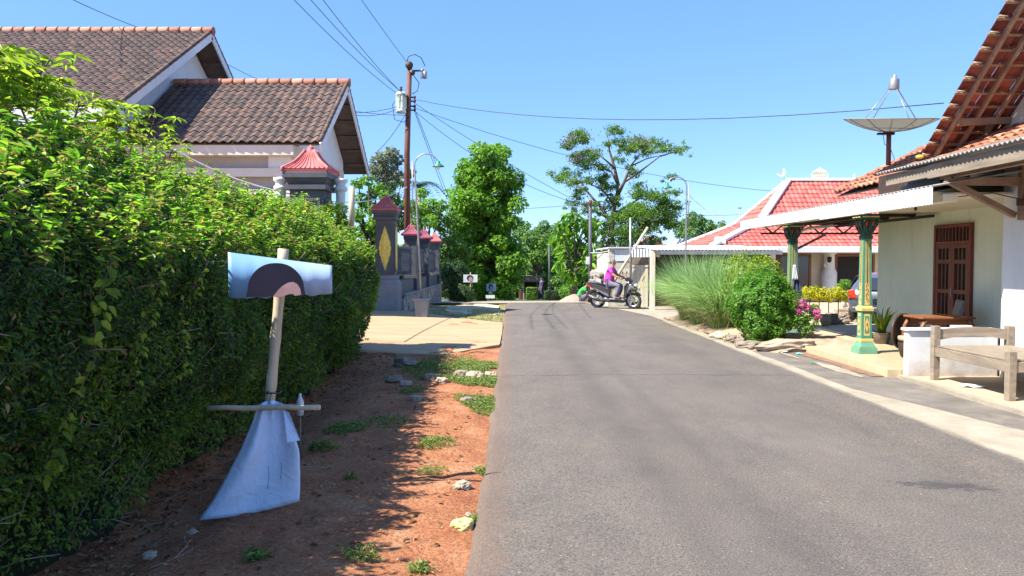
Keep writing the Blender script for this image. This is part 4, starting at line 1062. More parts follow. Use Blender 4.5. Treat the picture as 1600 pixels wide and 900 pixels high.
# ================================================================ TREES AND SHRUBS
def shell(c, r, n, flat=1.0):
    d = sph(n); rr = r * rng.uniform(.45, 1.0, n)**.5
    return np.array(c) + d * rr[:, None] * [1, 1, flat], d
def tree(name, label, cat, base, clumps, tr=.18, leaf=.14, npc=260, mat='leaf_tree', fork=.45, W=.55, group=None, flat=.8, bark='bark', kind=4, droop=.3):
    T = thing(name, label, cat, base, group=group)
    lf = Leaves()
    for c in clumps:
        n = int(npc * (c[3] ** 2) / .25) if len(c) < 5 else int(c[4])
        P, N = shell(c[:3], c[3], max(8, n), flat); lf.add(P, N, leaf * rng.uniform(.7, 1.3, len(P)), W, kind, droop, .8)
    lf.build('crown', M[mat], T)
    b = Vector(base); zt = max(c[2] for c in clumps); cx = sum(c[0] for c in clumps)/len(clumps); cy = sum(c[1] for c in clumps)/len(clumps)
    fk = Vector((b.x*.6+cx*.4, b.y*.6+cy*.4, b.z + (zt-b.z)*fork))
    mb = MB(); mb.tube([b + Vector((0,0,-.2)), b.lerp(fk, .5) + Vector((tr*.4,0,0)), fk], [tr*1.3, tr, tr*.8], 9)
    for c in clumps[::1] if len(clumps) < 40 else clumps[::3]:
        e = Vector(c[:3]); mid = fk.lerp(e, .5) + Vector((0, 0, (e-fk).length*.08)) + Vector((random.uniform(-.2,.2), random.uniform(-.2,.2), 0))
        mb.tube([fk, mid, e], [tr*.5, tr*.3, tr*.1], 6, cap=False)
    mb.build('trunk', M[bark], T); return T
def ellc(c, rx, ry, rz, n, r0, r1, bias=0):
    out = []
    for i in range(n):
        d = sph(1)[0]; k = random.uniform(.35, 1.0)**.5
        out.append((c[0]+d[0]*rx*k, c[1]+d[1]*ry*k, c[2]+d[2]*rz*k, random.uniform(r0, r1)))
    return out
def pc(px, py, y): return at(px, py, y)
# round tree
random.seed(21)
def boxc(pl, y, dy, r):                                # clumps given by where their centres stand
    out = []
    for (px, py, rp) in pl:
        p = at(px, py, y + random.uniform(-dy, dy)); out.append((p.x, p.y, p.z, rp*y/1150))
    return out
tr_c = []
for i in range(190):
    while True:
        px = random.uniform(703, 818); py = random.uniform(232, 455)
        hw = 58 * math.sqrt(max(0, 1 - ((py-330)/112)**2)) if py < 330 else 58*(1-max(0,(py-400)/160)); 
        cxp = 762 + 3*math.sin(py/30)
        if abs(px-cxp) < hw - 8: break
    tr_c.append((px, py, random.uniform(11, 18)))
tree('round_tree', 'tall rounded dense green tree beside the road beyond the fence', 'tree', (-1.9, 45, tz(45)), boxc(tr_c, 45, 1.9, 0), .28, .23, 150, 'leaf_bright', .25, .6)
# airy spreading tree
ac = [(905,213,17),(890,222,13),(925,238,16),(905,245,16),(958,203,14),(975,220,10),(995,222,17),(1010,230,17),(1030,224,12),(1040,232,10),(1062,233,10),(1072,231,5),(885,272,12),(898,284,13),(915,260,12),(877,280,9),(940,262,12),
      (938,280,14),(950,292,12),(905,300,11),(960,310,12),(990,272,12),(970,250,8),(1000,300,17),(1022,306,17),(1045,318,14),(985,330,17),(1010,335,18),(1035,345,16),(1055,350,12),(960,340,14),(945,325,11),(925,318,10),
      (915,330,10),(968,362,16),(995,362,16),(1020,372,12),(940,362,12),(930,345,9),(1056,300,9),(1060,325,10),(985,232,9),(1048,276,7),(896,318,9),(950,225,7),(918,282,9),(975,345,15),(990,340,16),(1005,350,16),(1025,330,15),(1040,335,14),(1020,355,13),(985,368,14),(1000,325,15),(1048,352,11),(970,375,11),(1035,312,12),(950,350,11)]
T = thing('airy_tree', 'tall open branched tree with gaps of sky left of the right street lamp', 'tree', (6.1, 42, tz(42)))
lf = Leaves(); lg = Leaves()
ac = ac + [(a + random.gauss(0, 9), b2 + random.gauss(0, 8), r*random.uniform(.35, .6)) for a, b2, r in ac for _ in (0, 1, 2)]
cl = boxc([(a, b2, r*.85) for a, b2, r in ac], 42, 1.6, 0)
for i, c in enumerate(cl):
    n = int(440*(c[3]/.5)**1.6)
    N = sph(n); P = np.array(c[:3]) + rng.normal(size=(n,3))*c[3]*[.62,.62,.34]; (lg if i in (0, 1, 3, 6, 7) else lf).add(P, N, .15*rng.uniform(.6, 1.3, n), .42, 4, .3, .9)
lf.build('crown', M['leaf_tree'], T); lg.build('grey_foliage', M['leaf_grey'], T)
mb = MB()
def br(pl, rad, y=42):
    pts = [at(a, b2, y + d) for a, b2, d in pl]; n = len(pts); mb.tube(pts, [rad*.72*(1-.75*i/(n-1)) for i in range(n)], 7)
br([(960,400,0),(955,370,0),(957,340,0),(962,315,0),(966,285,0)], .30)
br([(950,410,-.4),(952,385,0),(955,345,0),(935,320,.3),(918,300,.5),(900,288,.6)], .2)
br([(966,290,0),(960,262,.2),(952,235,.3),(950,215,.2)], .16); br([(962,312,0),(975,285,-.3),(985,260,-.4),(1000,240,-.5)], .16)
br([(966,290,0),(955,268,.5),(930,258,.6),(905,250,.7)], .11); br([(960,262,.1),(940,245,.3),(915,228,.5)], .09)
br([(975,285,-.3),(1000,268,-.6),(1030,245,-.8),(1060,236,-.9)], .09); br([(985,260,-.4),(1010,248,-.4),(1045,240,-.3)], .07)
br([(957,340,0),(975,325,.4),(1000,310,.8),(1030,315,1)], .14); br([(970,330,.3),(1000,345,.6),(1040,348,.8)], .1); br([(957,345,0),(930,330,.4),(905,322,.5)], .1)
br([(960,320,0),(940,295,-.4),(915,285,-.8),(885,282,-1)], .09); br([(972,400,.5),(975,375,.5),(985,350,.4),(1010,335,.4)], .2)
mb.build('trunk', M['bark'], T)
# broad leaved young tree (papaya-like leaves in whorls)
bl_c = [(895,340,13),(880,355,12),(912,350,13),(870,372,10),(925,362,11),(893,372,13),(910,385,13),(880,392,11),(925,392,10),(898,408,12),(915,415,11),(875,415,9),(890,430,9),(930,415,8)]
tree('broadleaf_tree', 'young tree with big bright green leaves left of the thin dark pole', 'tree', (2.9, 35, tz(35)), boxc(bl_c, 35, .6, 0), .12, .42, 90, 'leaf_bright', .35, .42, droop=.8, kind=6)
# background trees, each its own
bgt = [('dense tree filling the view between the round tree and the kiosk roof', 62, [(815,365,16),(830,372,14),(845,380,14),(820,392,16),(840,400,14),(860,395,14),(855,372,10),(812,415,14),(835,420,14),(862,418,14),(822,352,8),(870,438,12),(850,440,12)], 'leaf_tree', .24),
       ('dark tree with yellowish leaves above the kiosk', 70, [(850,405,14),(870,400,14),(885,395,12),(865,425,14),(890,420,13),(905,430,12),(880,445,12),(850,352,9),(862,360,11),(868,385,12),(886,380,10),(842,362,11),(876,368,10),(852,378,13),(840,390,13)], 'leaf_tree', .24),
       ('shrubby tree at the foot of the round tree, left side', 40, [(700,370,14),(690,350,13),(705,340,12),(715,385,14),(700,400,14),(685,385,11),(720,410,14),(705,425,12),(690,415,10),(728,395,12)], 'leaf_tree', .20),
       ('low leafy tree behind the second fence pillar', 39, [(655,330,13),(670,320,13),(640,320,13),(680,335,12),(660,300,9),(690,320,11),(672,345,12),(650,350,12),(636,345,12)], 'leaf_bright', .20),
       ('bushy green tree just behind the gateway pillar', 30, [(560,285,10),(575,280,9),(588,292,9),(590,330,13),(575,320,13),(605,345,12),(585,350,14),(565,310,11),(575,360,14),(610,325,9),(558,335,12),(600,305,8),(595,370,14),(570,385,14),(590,400,14),(560,360,12)], 'leaf_bright', .17),
       ('darker green tree behind the gable end of the tiled house', 36, [(600,300,12),(615,310,12),(625,330,12),(585,300,10),(610,290,9),(622,350,12)], 'leaf_dark', .2),
       ('pale grey dry topped tree right of the tiled gable', 42, [(600,245,12),(612,238,11),(590,252,11),(622,250,9),(605,262,13),(618,270,12),(595,275,12),(610,285,12),(628,282,9),(640,270,8),(584,265,9)], 'leaf_grey', .2),
       ('round green tree behind the orange roof, right of the airy tree', 60, [(1075,350,13),(1090,345,13),(1105,352,12),(1080,365,13),(1100,365,12),(1118,358,9),(1065,362,12),(1128,350,6),(1082,335,6)], 'leaf_tree', .24),
       ('dark leafy tree between the airy tree and the block wall', 38, [(940,385,11),(955,392,11),(975,385,12),(990,378,10),(935,400,10),(965,405,10),(948,372,9)], 'leaf_dark', .2),
       ('lush tree below the round tree beside the distant posters', 52, [(775,420,11),(790,425,11),(800,415,10),(780,440,10),(795,442,9),(765,430,9),(805,430,8),(808,448,8),(785,455,8)], 'leaf_tree', .2)]
for i, (lab, y, cs, mt, ls) in enumerate(bgt):
    c = boxc(cs, y, y*.025, 0); cx = sum(a[0] for a in c)/len(c)
    tree('background_tree', lab, 'tree', (cx, y, tz(y)), c, .16, ls, 260*(.2/ls)**2*1.2, mt, .3, .55, 'trees in the background')
# palm
T = thing('palm', 'small palm with arching fronds behind the brown utility pole', 'palm', (at(655, 330, 41).x, 41, tz(41)))
mb = MB(); pb = at(655, 290, 41); mb.tube([(pb.x, 41, tz(41)-.1), pb], [.16, .12], 8); mb.build('trunk', M['bark_pale'], T)
lf = Leaves()
for k in range(13):
    a = k*2.4; up_ = random.uniform(.2, .9); L0 = 1.5; pts = []
    for j in range(14):
        t = j/13; pts.append(np.array(pb) + np.array([math.cos(a)*L0*t, math.sin(a)*L0*t, L0*(up_*t - 1.0*t*t)]))
    A = np.repeat(np.array(pts), 4, 0); sd = np.array([-math.sin(a), math.cos(a), -.5]); Tt = np.tile(sd, (len(A), 1)); Tt[::2] *= [-1, -1, 1]
    lf.add(A, np.tile([0,0,1.], (len(A), 1)), .45, .12, 4, .4, .1, T=Tt)
lf.build('fronds', M['leaf_dark'], T)
# small shrubs beyond the fence
def shrub(name, label, c, rx, ry, rz, leaf, n, mat, group=None, core=True, W=.5, boxy=False, noise_=.12):
    T = thing(name, label, 'shrub', (c[0], c[1], c[2]-rz), group=group)
    d = sph(n)
    if boxy: d = d / np.max(np.abs(d), axis=1, keepdims=True)
    k = 1 + (fbm(d[:,0]*3+c[0], d[:,1]*3+c[1], d[:,2]*3, s=41) - .47)*noise_*4 - rng.exponential(.05, n)
    P = np.array(c) + d*k[:, None]*[rx, ry, rz]; P[:, 2] = np.maximum(P[:, 2], c[2]-rz+.01)
    lf = Leaves(); lf.add(P, d, leaf*rng.uniform(.65, 1.3, n), W, 4, .2, .8); lf.build('foliage', M[mat], T)
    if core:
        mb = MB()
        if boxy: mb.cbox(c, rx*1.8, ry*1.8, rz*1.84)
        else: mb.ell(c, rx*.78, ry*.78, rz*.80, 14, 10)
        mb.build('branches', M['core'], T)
    return T
def onp(px, y, py0, py1): # centre between two picture heights at depth y
    a = at(px, py0, y); b2 = at(px, py1, y); return ((a.x), y, (a.z+b2.z)/2), abs(a.z-b2.z)/2
c, r = onp(745, 49, 443, 469); shrub('shrub', 'small yellow green shrub beside the distant poster', c, .6, .6, r, .14, 900, 'leaf_bright')
c, r = onp(706, 38, 405, 466); shrub('shrub', 'dark weeping bush growing beside the end of the stone fence', c, 1.0, .9, r, .14, 2600, 'leaf_dark')
c, r = onp(722, 34, 445, 474); shrub('shrub', 'low scrubby bush on the grass verge below the weeping bush', c, .55, .6, r, .12, 1200, 'leaf_dark')
c, r = onp(831, 57, 449, 469); shrub('clipped_bush', 'square clipped green bush in front of the kiosk', c, .42, .4, r, .07, 2600, 'leaf_bright', boxy=True, noise_=.03)
c, r = onp(783, 54, 457, 469); shrub('clipped_bush', 'long low clipped hedge behind the distant posters', c, 1.05, .4, r, .08, 3000, 'leaf_shrub', boxy=True, noise_=.05)
c, r = onp(866, 56, 454, 469); shrub('clipped_bush', 'dark low clipped hedge right of the standing person', c, .75, .4, r, .08, 2600, 'leaf_dark', boxy=True, noise_=.05)
c, r = onp(905, 36, 444, 468); shrub('shrub', 'low bright ground bush behind the sand pile', c, 1.0, .6, r, .12, 2200, 'leaf_shrub')
# ---- far wood closing the horizon
lf = Leaves()
for (y, zt, n) in ((100, 2.2, 24000), (150, 4.5, 24000)):
    x = rng.uniform(-y*.9, y*1.0, n); z0 = tz(y); hh = (zt - z0)*(.72 + .5*(fbm(x*.09, x*0+y, s=51)) )
    z = z0 + hh*rng.random(n)**.6; P = np.stack([x, y + rng.normal(size=n)*2.0, z], 1)
    lf.add(P, np.tile([0,-.6,.6], (n, 1)), rng.uniform(.7, 1.5, n), .7, 4, .2, .9)
tag(lf.build('far_wood', M['leaf_tree'], loc=(0,0,0)), 'distant belt of trees closing the view along the horizon', 'wood', kind='stuff')
# backyard trees to keep the side views closed
for i, (x, y, r, lab) in enumerate(((-14, 42, 3.2, 'big tree behind the left house, partly hidden by its roof'), (17, 46, 3.0, 'tree behind the red roofed house, mostly hidden'))):
    z = tz(y); tree('background_tree', lab, 'tree', (x, y, z), ellc((x, y, z+3.0), r, r, 2.2, 26, .6, 1.0), .25, .3, 120, 'leaf_tree', .4, .55, 'trees in the background')
# ================================================================ RIGHT HOUSE WITH PORCH
H = thing('porch_house', 'near right house with pale green wall, tiled porch, zinc eaves and steep red tile roof', 'house', (9, 10, 0))
mb = MB(); mb.box(7.70, 9.9, .1, 7.86, 15.5, 3.0); mb.box(7.862, 15.35, .0, 14, 15.5, 3.3); mb.box(6.81, 9.83, .0, 7.85, 9.895, 3.0); mb.build('porch_wall', M['greenwall'], H)
mb = MB(); mb.box(6.65, 3.0, 0, 6.80, 9.99, 3.05); mb.build('front_wall', M['white'], H)
mb = MB(); mb.box(7.05, 3.0, 2.9, 7.2, 13.2, 3.35); mb.build('upper_wall', M['greywood'], H)
# tiled porch floor
mb = MB(); mb.box(5.20, 10.16, -.06, 7.699, 13.05, .12); mb.build('porch_floor', M['tilefloor'], H, bevel=.006)
# low white parapet
mb = MB(); mb.box(5.42, 10.03, 0, 6.649, 10.155, .66); mb.box(5.39, 10.0, .663, 6.649, 10.185, .70); mb.build('low_wall', M['white'], H, bevel=.008)
# patterned columns
M['col_green'] = plain('column_green', (.07,.23,.14), .6); M['col_yellow'] = plain('column_yellow', (.58,.47,.16), .6)
M['col_dark'] = plain('column_dark_green', (.02,.07,.05), .45); M['col_red'] = plain('column_red', (.45,.05,.03), .4)
M['col_base'] = plain('column_base_green', (.12,.29,.19), .7)
MB_ = MB
def column(x, y, z0=.12, zt=2.40):
    KS = Matrix.Translation((x, y, 0)) @ Matrix.Diagonal((.80, .80, 1, 1)) @ Matrix.Translation((-x, -y, 0))
    def MB():
        m = MB_(); m.M = KS; return m
    mb = MB(); s = 1.0
    mb.taper(x, y, z0, z0+.10, .19, .19, .185, .185); mb.taper(x, y, z0+.101, z0+.19, .165, .165, .125, .125); 
    P = mb.build('column_base', M['col_base'], H, bevel=.006)
    z1 = z0+.19
    mb = MB(); mb.taper(x, y, z1+.002, z1+.05, .13, .13, .13, .13); mb.build('column_band', M['col_yellow'], H, bevel=.004); mb = MB(); mb.taper(x, y, z1+.50, z1+.55, .125, .125, .13, .13); mb.taper(x, y, z1+.551, z1+.585, .12, .12, .105, .105)
    K = mb.build('column_band', M['col_yellow'], H, bevel=.004)
    S = MB(); S.taper(x, y, z1+.05, z1+.498, .105, .105, .10, .10); S.taper(x, y, z1+.586, zt-.42, .094, .094, .082, .082)
    SH_ = S.build('column_shaft', M['col_green'], H)
    for (mat, off, w0, w1, za, zb) in (('col_yellow', .0025, .050, .045, z1+.60, zt-.45), ('col_dark', .005, .012, .010, z1+.95, zt-.45), ('col_yellow', .0025, .06, .06, z1+.10, z1+.46), ('col_green', .005, .042, .042, z1+.14, z1+.42)):
        mb = MB(); h0 = .0945 - (.0125*(za-z1-.586)/(zt-.42-z1-.586) if za > z1+.5 else -.0085); h1 = .0945 - (.0125*(zb-z1-.586)/(zt-.42-z1-.586) if zb > z1+.5 else -.0085)
        if za < z1+.5: h0, h1 = .1045, .1025
        for (ux_, uy_) in ((0,-1),(-1,0),(1,0),(0,1)):
            vx_, vy_ = -uy_, ux_
            q = [(x+ux_*(h+off)+vx_*w_*s_, y+uy_*(h+off)+vy_*w_*s_, z_) for (h, w_, z_, s_) in ((h0,w0,za,-1),(h0,w0,za,1),(h1,w1,zb,1),(h1,w1,zb,-1))]
            mb.add(q, [(0,1,2,3)])
            if off > .004 and za > z1+.9:
                for k in (-1, 1):
                    q = [(x+ux_*(h+off)+vx_*(w_*s_+k*.032), y+uy_*(h+off)+vy_*(w_*s_+k*.032), z_) for (h, w_, z_, s_) in ((h0,.004,za,-1),(h0,.004,za,1),(h1,.004,zb,1),(h1,.004,zb,-1))]
                    mb.add(q, [(0,1,2,3)])
        mb.build('painted_stripe', M[mat], SH_)
    mb = MB()                                           # painted diamond in the pedestal panel and curls above
    for (ux_, uy_) in ((0,-1),(-1,0)):
        vx_, vy_ = -uy_, ux_
        def q(a, z_, o=.008, h=.104): return (x+ux_*(h+o)+vx_*a, y+uy_*(h+o)+vy_*a, z_)
        zc = z1+.28; mb.m = 0; mb.add([q(0, zc-.12), q(.035, zc-.04), q(.035, zc+.04), q(0, zc+.12), q(-.035, zc+.04), q(-.035, zc-.04)], [tuple(range(6))])
        mb.m = 1; mb.add([q(0, zc-.05, .0095), q(.018, zc, .0095), q(0, zc+.05, .0095), q(-.018, zc, .0095)], [tuple(range(4))])
        for j in range(4):
            zc = z1+.68+j*.075; mb.m = 1; sg = 1 if j % 2 else -1
            mb.add([q(sg*.03*math.cos(t)+0, zc+.034*math.sin(t), .007, .0935-.001*j) for t in np.linspace(0, 4.6, 9)] + [q(sg*.018*math.cos(t), zc+.020*math.sin(t), .007, .0935-.001*j) for t in np.linspace(4.6, 0, 9)], [(k, k+1, 16-k, 17-k) for k in range(8)])
    mb.build('painted_motif', [M['col_yellow'], M['col_red']], SH_)
    mb = MB(); mb.taper(x, y, zt-.42, zt-.36, .095, .095, .10, .10); mb.taper(x, y, zt-.359, zt-.32, .085, .085, .085, .085)
    mb.taper(x, y, zt-.319, zt-.10, .10, .10, .155, .155); mb.box(x-.19, y-.19, zt-.098, x+.19, y+.19, zt-.03)
    for (ux_, uy_) in ((0,-1),(-1,0),(1,0),(0,1)):
        vx_, vy_ = -uy_, ux_
        for k in (-1, 0, 1):
            b0 = Vector((x+ux_*.10+vx_*k*.075, y+uy_*.10+vy_*k*.075, zt-.31)); b1 = Vector((x+ux_*.17+vx_*k*.13, y+uy_*.17+vy_*k*.13, zt-.12)); b2 = b1 + Vector((ux_*.045, uy_*.045, -.02)); mb.tube([b0, (b0+b1)/2+Vector((ux_*.02,uy_*.02,-.01)), b1, b2], [.018,.02,.018,.01], 6)
    CP = mb.build('column_capital', M['col_dark'], H)
    for (ux_, uy_) in ((0,-1),(-1,0),(1,0),(0,1)):
        vx_, vy_ = -uy_, ux_
        for k in (-.5, .5):
            mb = MB(); c = Vector((x+ux_*.155+vx_*k*.13, y+uy_*.155+vy_*k*.13, zt-.17)); mb.ell(c, .028, .028, .045, 8, 6); mb.build('red_leaf', M['col_red'], CP)
    mb = MB()
    for (ux_, uy_) in ((0,-1),(-1,0),(1,0),(0,1)):
        mb.bar((x+ux_*.195-uy_*.17, y+uy_*.195+ux_*.17, zt-.065), (x+ux_*.195+uy_*.17, y+uy_*.195-ux_*.17, zt-.065), .008, .018)
    mb.build('gilt_line', M['col_yellow'], CP)
column(5.76, 12.0); column(5.76, 15.15, .05)
# beam, ceiling, metal trusses, eave sheets
mb = MB(); mb.box(5.66, 9.7, 2.402, 5.86, 17.0, 2.50); mb.build('porch_beam', M['cream'], H)
mb = MB(); mb.box(5.50, 9.8, 2.503, 7.698, 13.3, 2.53); mb.build('porch_ceiling', M['cream'], H)
mb = MB()
for y in (14.1, 15.1, 16.2, 17.2):
    mb.bar((5.5, y, 2.50), (10.2, y, 2.50), .05, .06)
for x in (6.5, 7.6, 8.8, 10.1): mb.bar((x, 13.32, 2.44), (x, 17.3, 2.44), .05, .05)
for k in range(8):
    x = 5.8 + k*.55; mb.bar((x, 17.2, 2.50), (x+.28, 17.2, 2.28), .03, .03); mb.bar((x+.28, 17.2, 2.28), (x+.55, 17.2, 2.50), .03, .03)
mb.bar((5.8, 17.2, 2.27), (10.2, 17.2, 2.27), .04, .04)
mb.build('porch_truss', M['darkwood'], H)
mb = MB(); corr(mb, (5.42, 9.5, 2.585), (0,1,0), 8.0, (1,0,.17), 2.6, .10, .014, nv=1); mb.build('porch_roof_sheet', M['corr'], H, solid=.003)
mb = MB(); corr(mb, (8.0, 13.3, 3.03), (0,1,0), 4.2, (1,0,-.12), 2.6, .10, .014); mb.build('carport_roof_sheet', M['corr'], H, solid=.003)
mb = MB()
seg = [(9.5, 13.0, 0), (12.95, 17.45, .004)]
for a, b2, o in seg:
    vs = []; fs = []; n = int((b2-a)/.0125)
    for i in range(n+1):
        y = a + (b2-a)*i/n; h = .006*math.sin(y*2*math.pi/.075); zb = 2.345 + (0 if i % 6 < 3 else .012) + (.0 if o == 0 else .022)
        vs += [(5.415+h-o, y, zb), (5.415+h-o, y, 2.575)]
    for i in range(n): fs.append((2*i, 2*i+2, 2*i+3, 2*i+1))
    mb.add(vs, fs)
mb.build('white_eave_sheet', M['white_clean'], H, solid=.002)
mb = MB(); mb.tube([at(1245, 470, 16.9), at(1245, 362, 16.9)], .03, 8); mb.tube([at(1245, 364, 16.9), at(1262, 357, 16.7), at(1302, 352, 16.4)], .035, 8); mb.build('white_steel_post', M['metal_white'], H)
mb = MB(); mb.bar(at(1247, 388, 16.9), at(1290, 366, 16.9), .05, .05); mb.build('post_brace', M['greywood'], H)
# hanging bulb and ceiling cable
mb = MB(); p = at(1431, 312, 10.8); mb.tube([p, p - Vector((0,0,.10))], .005, 5); mb.ell(p - Vector((0,0,.13)), .022, .022, .035, 8, 6); mb.build('lamp_socket', M['black'], H)
# ---- near zinc canopy with timber edge and brace
mb = MB(); corr(mb, (5.48, 3.2, 2.93), (0,1,0), 7.95, (1,0,.16), 1.75, .085, .016); mb.build('canopy_sheet', M['corr'], H, solid=.004)
mb = MB(); mb.box(5.56, 3.2, 2.72, 5.60, 9.9, 2.90); mb.box(5.565, 9.902, 2.74, 5.605, 11.0, 2.89); mb.build('edge_board', M['greywood'], H)
mb = MB(); mb.box(5.70, 3.2, 2.70, 5.77, 9.85, 2.79); mb.box(5.70, 9.55, 2.60, 7.0, 9.64, 2.70); mb.box(6.57, 9.52, 2.15, 6.645, 9.60, 3.0); mb.bar((5.62, 9.57, 2.67), (6.60, 9.70, 2.22), .07, .07)
mb.build('timber_bracket', M['rafter'], H)
mb = MB(); mb.box(6.5, 9.4, 2.33, 6.66, 9.52, 2.42); mb.tube([(6.6, 9.5, 2.4), (6.2, 9.55, 2.5), (5.9, 9.9, 2.47), (5.8, 11, 2.46)], .008, 5); mb.build('wiring', M['darkwood'], H)
mb = MB(); mb.box(6.0, 9.75, 2.62, 6.04, 12.1, 3.0); mb.build('dark_gap_board', M['darkwood'], H)  # dark board standing in for the shadowed gap under the skirt tiles
mb = MB(); mb.box(5.9, 10.2, 2.60, 5.94, 11.2, 2.75); mb.build('blue_board', plain('blue_grey_board', (.10,.12,.16), .6), H)
# ---- shallow orange skirt roof facing the road
Vs = Vector((1.84, 0, .90)); 
mb = MB(); tile_sheet(mb, (6.86, 10.9, 3.06), (0,1,0), Vs, 4.85, Vs.length, .21, .26, .045, .04, vari=1.6); mb.build('skirt_roof', M['tile_orange'], H)
mb = MB(); nrm_ = Vector((.9, 0, -1.84)).normalized()*.05; q = [Vector((6.9,10.9,3.06)), Vector((6.9,15.7,3.06)), Vector((8.7,15.7,3.94)), Vector((8.7,10.9,3.94))]; q = [p+nrm_ for p in q]; mb.add(q + [p+nrm_*.6 for p in q], [(0,1,2,3),(7,6,5,4),(0,4,5,1),(1,5,6,2),(2,6,7,3),(3,7,4,0)]); mb.build('roof_battens', M['darkwood'], H)
mb = MB(); tile_sheet(mb, (10.54, 15.75, 3.06), (0,-1,0), Vector((-1.84, 0, .90)), 4.85, Vs.length, .21, .26, .045, .04); mb.build('skirt_roof', M['tile_orange'], H)
mb = MB(); ridge(mb, (8.70, 10.9, 3.98), (8.70, 15.75, 3.98), .09, .3); ridge(mb, (6.88, 15.72, 3.10), (8.7, 15.72, 3.99), .07, .26); mb.build('ridge_caps', M['tile_orange'], H)
mb = MB(); tile_sheet(mb, (6.75, 11.4, 2.98), (0,1,0), (1,0,.4), 1.3, .55, .2, .25, .04, .04); mb.build('eave_tiles', M['tile_orange'], H)
# ---- steep upper gable facing the road, seen from below
ya, za, sl = 13.55, 3.38, .885; Lr = 7.0; Vg = Vector((0, -1, sl)).normalized()
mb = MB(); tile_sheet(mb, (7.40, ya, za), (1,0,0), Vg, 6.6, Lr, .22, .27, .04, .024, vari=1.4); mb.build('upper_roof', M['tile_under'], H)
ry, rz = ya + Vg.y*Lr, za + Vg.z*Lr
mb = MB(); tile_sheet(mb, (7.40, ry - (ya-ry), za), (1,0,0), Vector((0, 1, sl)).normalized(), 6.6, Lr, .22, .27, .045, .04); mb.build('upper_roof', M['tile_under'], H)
mb = MB(); ridge(mb, (7.38, ry, rz+.06), (14, ry, rz+.06), .1); mb.build('ridge_caps', M['tile_orange'], H)
Nd = Vector((0, -sl, -1)).normalized()                   # towards the underside
mb = MB()
for k in range(1, 25):                                  # battens with ends sticking out at the verge
    p = Vector((7.36, ya, za)) + Vg*(k*.27-.03) + Nd*.035; mb.bar(p, p + Vector((1.5, 0, 0)), .04, .028, up=Nd)
mb.build('battens', M['rafter'], H)
mb = MB()
for k in range(1, 24):                                  # curved clay noses on the batten ends
    mb = MB()
    p = Vector((7.38, ya, za)) + Vg*(k*.27+.02) + Nd*.03; mb.tube([p, p + Vector((.05,0,0)) + Nd*.02, p + Vector((.13,0,.01)) + Nd*.035], [.018,.017,.010], 6); mb.build('clay_nose', M['bark_pale'], H)
mb = MB()
for i, x in enumerate((7.60, 7.93, 8.26, 8.62)):
    p = Vector((x, ya, za)) + Nd*.085 + Vg*-.1; mb.bar(p, p + Vg*(Lr-.1), .055, .07, up=Nd)
mb.build('rafters', M['rafter'], H, bevel=.004)
for a_, b_ in (((7.62, 12.66, 3.99), (8.52, 12.66, 4.02)), ((7.5, 9.9, 6.4), (8.52, 9.9, 6.4))): mb = MB(); mb.bar(a_, b_, .10, .12); mb.build('purlin', M['rafter'], H, bevel=.008)
mb = MB(); mb.prism([(12.74, 2.9), (12.74, za+.885*.81-.1), (ry, rz-.2), (2*ry-ya+.8, za+.5), (2*ry-ya+.8, 2.9)], 8.50, 8.65, 'yz'); mb.build('gable_wall', surf('grey_render', (.40,.38,.34), (.52,.49,.43), 1.5, .85, .4, .006, 30, stain=((.3,.28,.25), 3, .5)), H)
# yellow cloth caught under the roof corner is part of the roof clutter
mb = MB(); mb.ell(at(1437, 245, 12.6), .07, .05, .035, 10, 6); o = mb.build('yellow_bag', plain('yellow_plastic', (.65,.55,.08), .4)); tag(o, 'small yellow plastic scrap lying on the orange tiles under the steep roof', 'bag')
# ---- double door with barred glass
D = MB(); yA, yB, zT = 12.28, 13.36, 2.27
D.box(7.64, yA, .121, 7.70, yA+.06, zT); D.box(7.64, yB-.06, .121, 7.70, yB, zT); D.box(7.64, yA+.061, zT-.06, 7.70, yB-.061, zT); D.box(7.645, yA+.061, 1.92, 7.70, yB-.061, 1.97)
DR = D.build('door', M['redwood'], H, bevel=.003)
mb = MB(); mb.box(7.68, yA+.061, .125, 7.698, yB-.061, zT-.06); mb.build('glass', M['glass'], DR)
mb = MB(); 
for k in range(9):
    y = yA+.14+k*.1; mb.box(7.652, y-.012, 1.971, 7.672, y+.012, zT-.061)
mb.build('transom_slats', M['redwood'], DR)
for (a, b2) in ((yA+.063, (yA+yB)/2-.003), ((yA+yB)/2+.003, yB-.063)):
    mb = MB(); st_ = .075
    mb.box(7.648, a, .13, 7.684, a+st_, 1.915); mb.box(7.648, b2-st_, .13, 7.684, b2, 1.915)
    for z in (.13, .62, 1.06, 1.58, 1.845): mb.box(7.650, a+st_+.001, z, 7.682, b2-st_-.001, z+.07)
    mb.box(7.655, a+st_+.001, .201, 7.675, b2-st_-.001, .619)
    for k in (1, 2): 
        y = a+st_ + (b2-a-2*st_)*k/3; mb.box(7.656, y-.010, .691, 7.674, y+.010, 1.844)
    L_f = mb.build('door_leaf', M['redwood'], DR, bevel=.002)
mb = MB(); mb.box(7.62, (yA+yB)/2-.05, 1.0, 7.646, (yA+yB)/2-.03, 1.16); mb.build('handle', M['chrome'], DR)
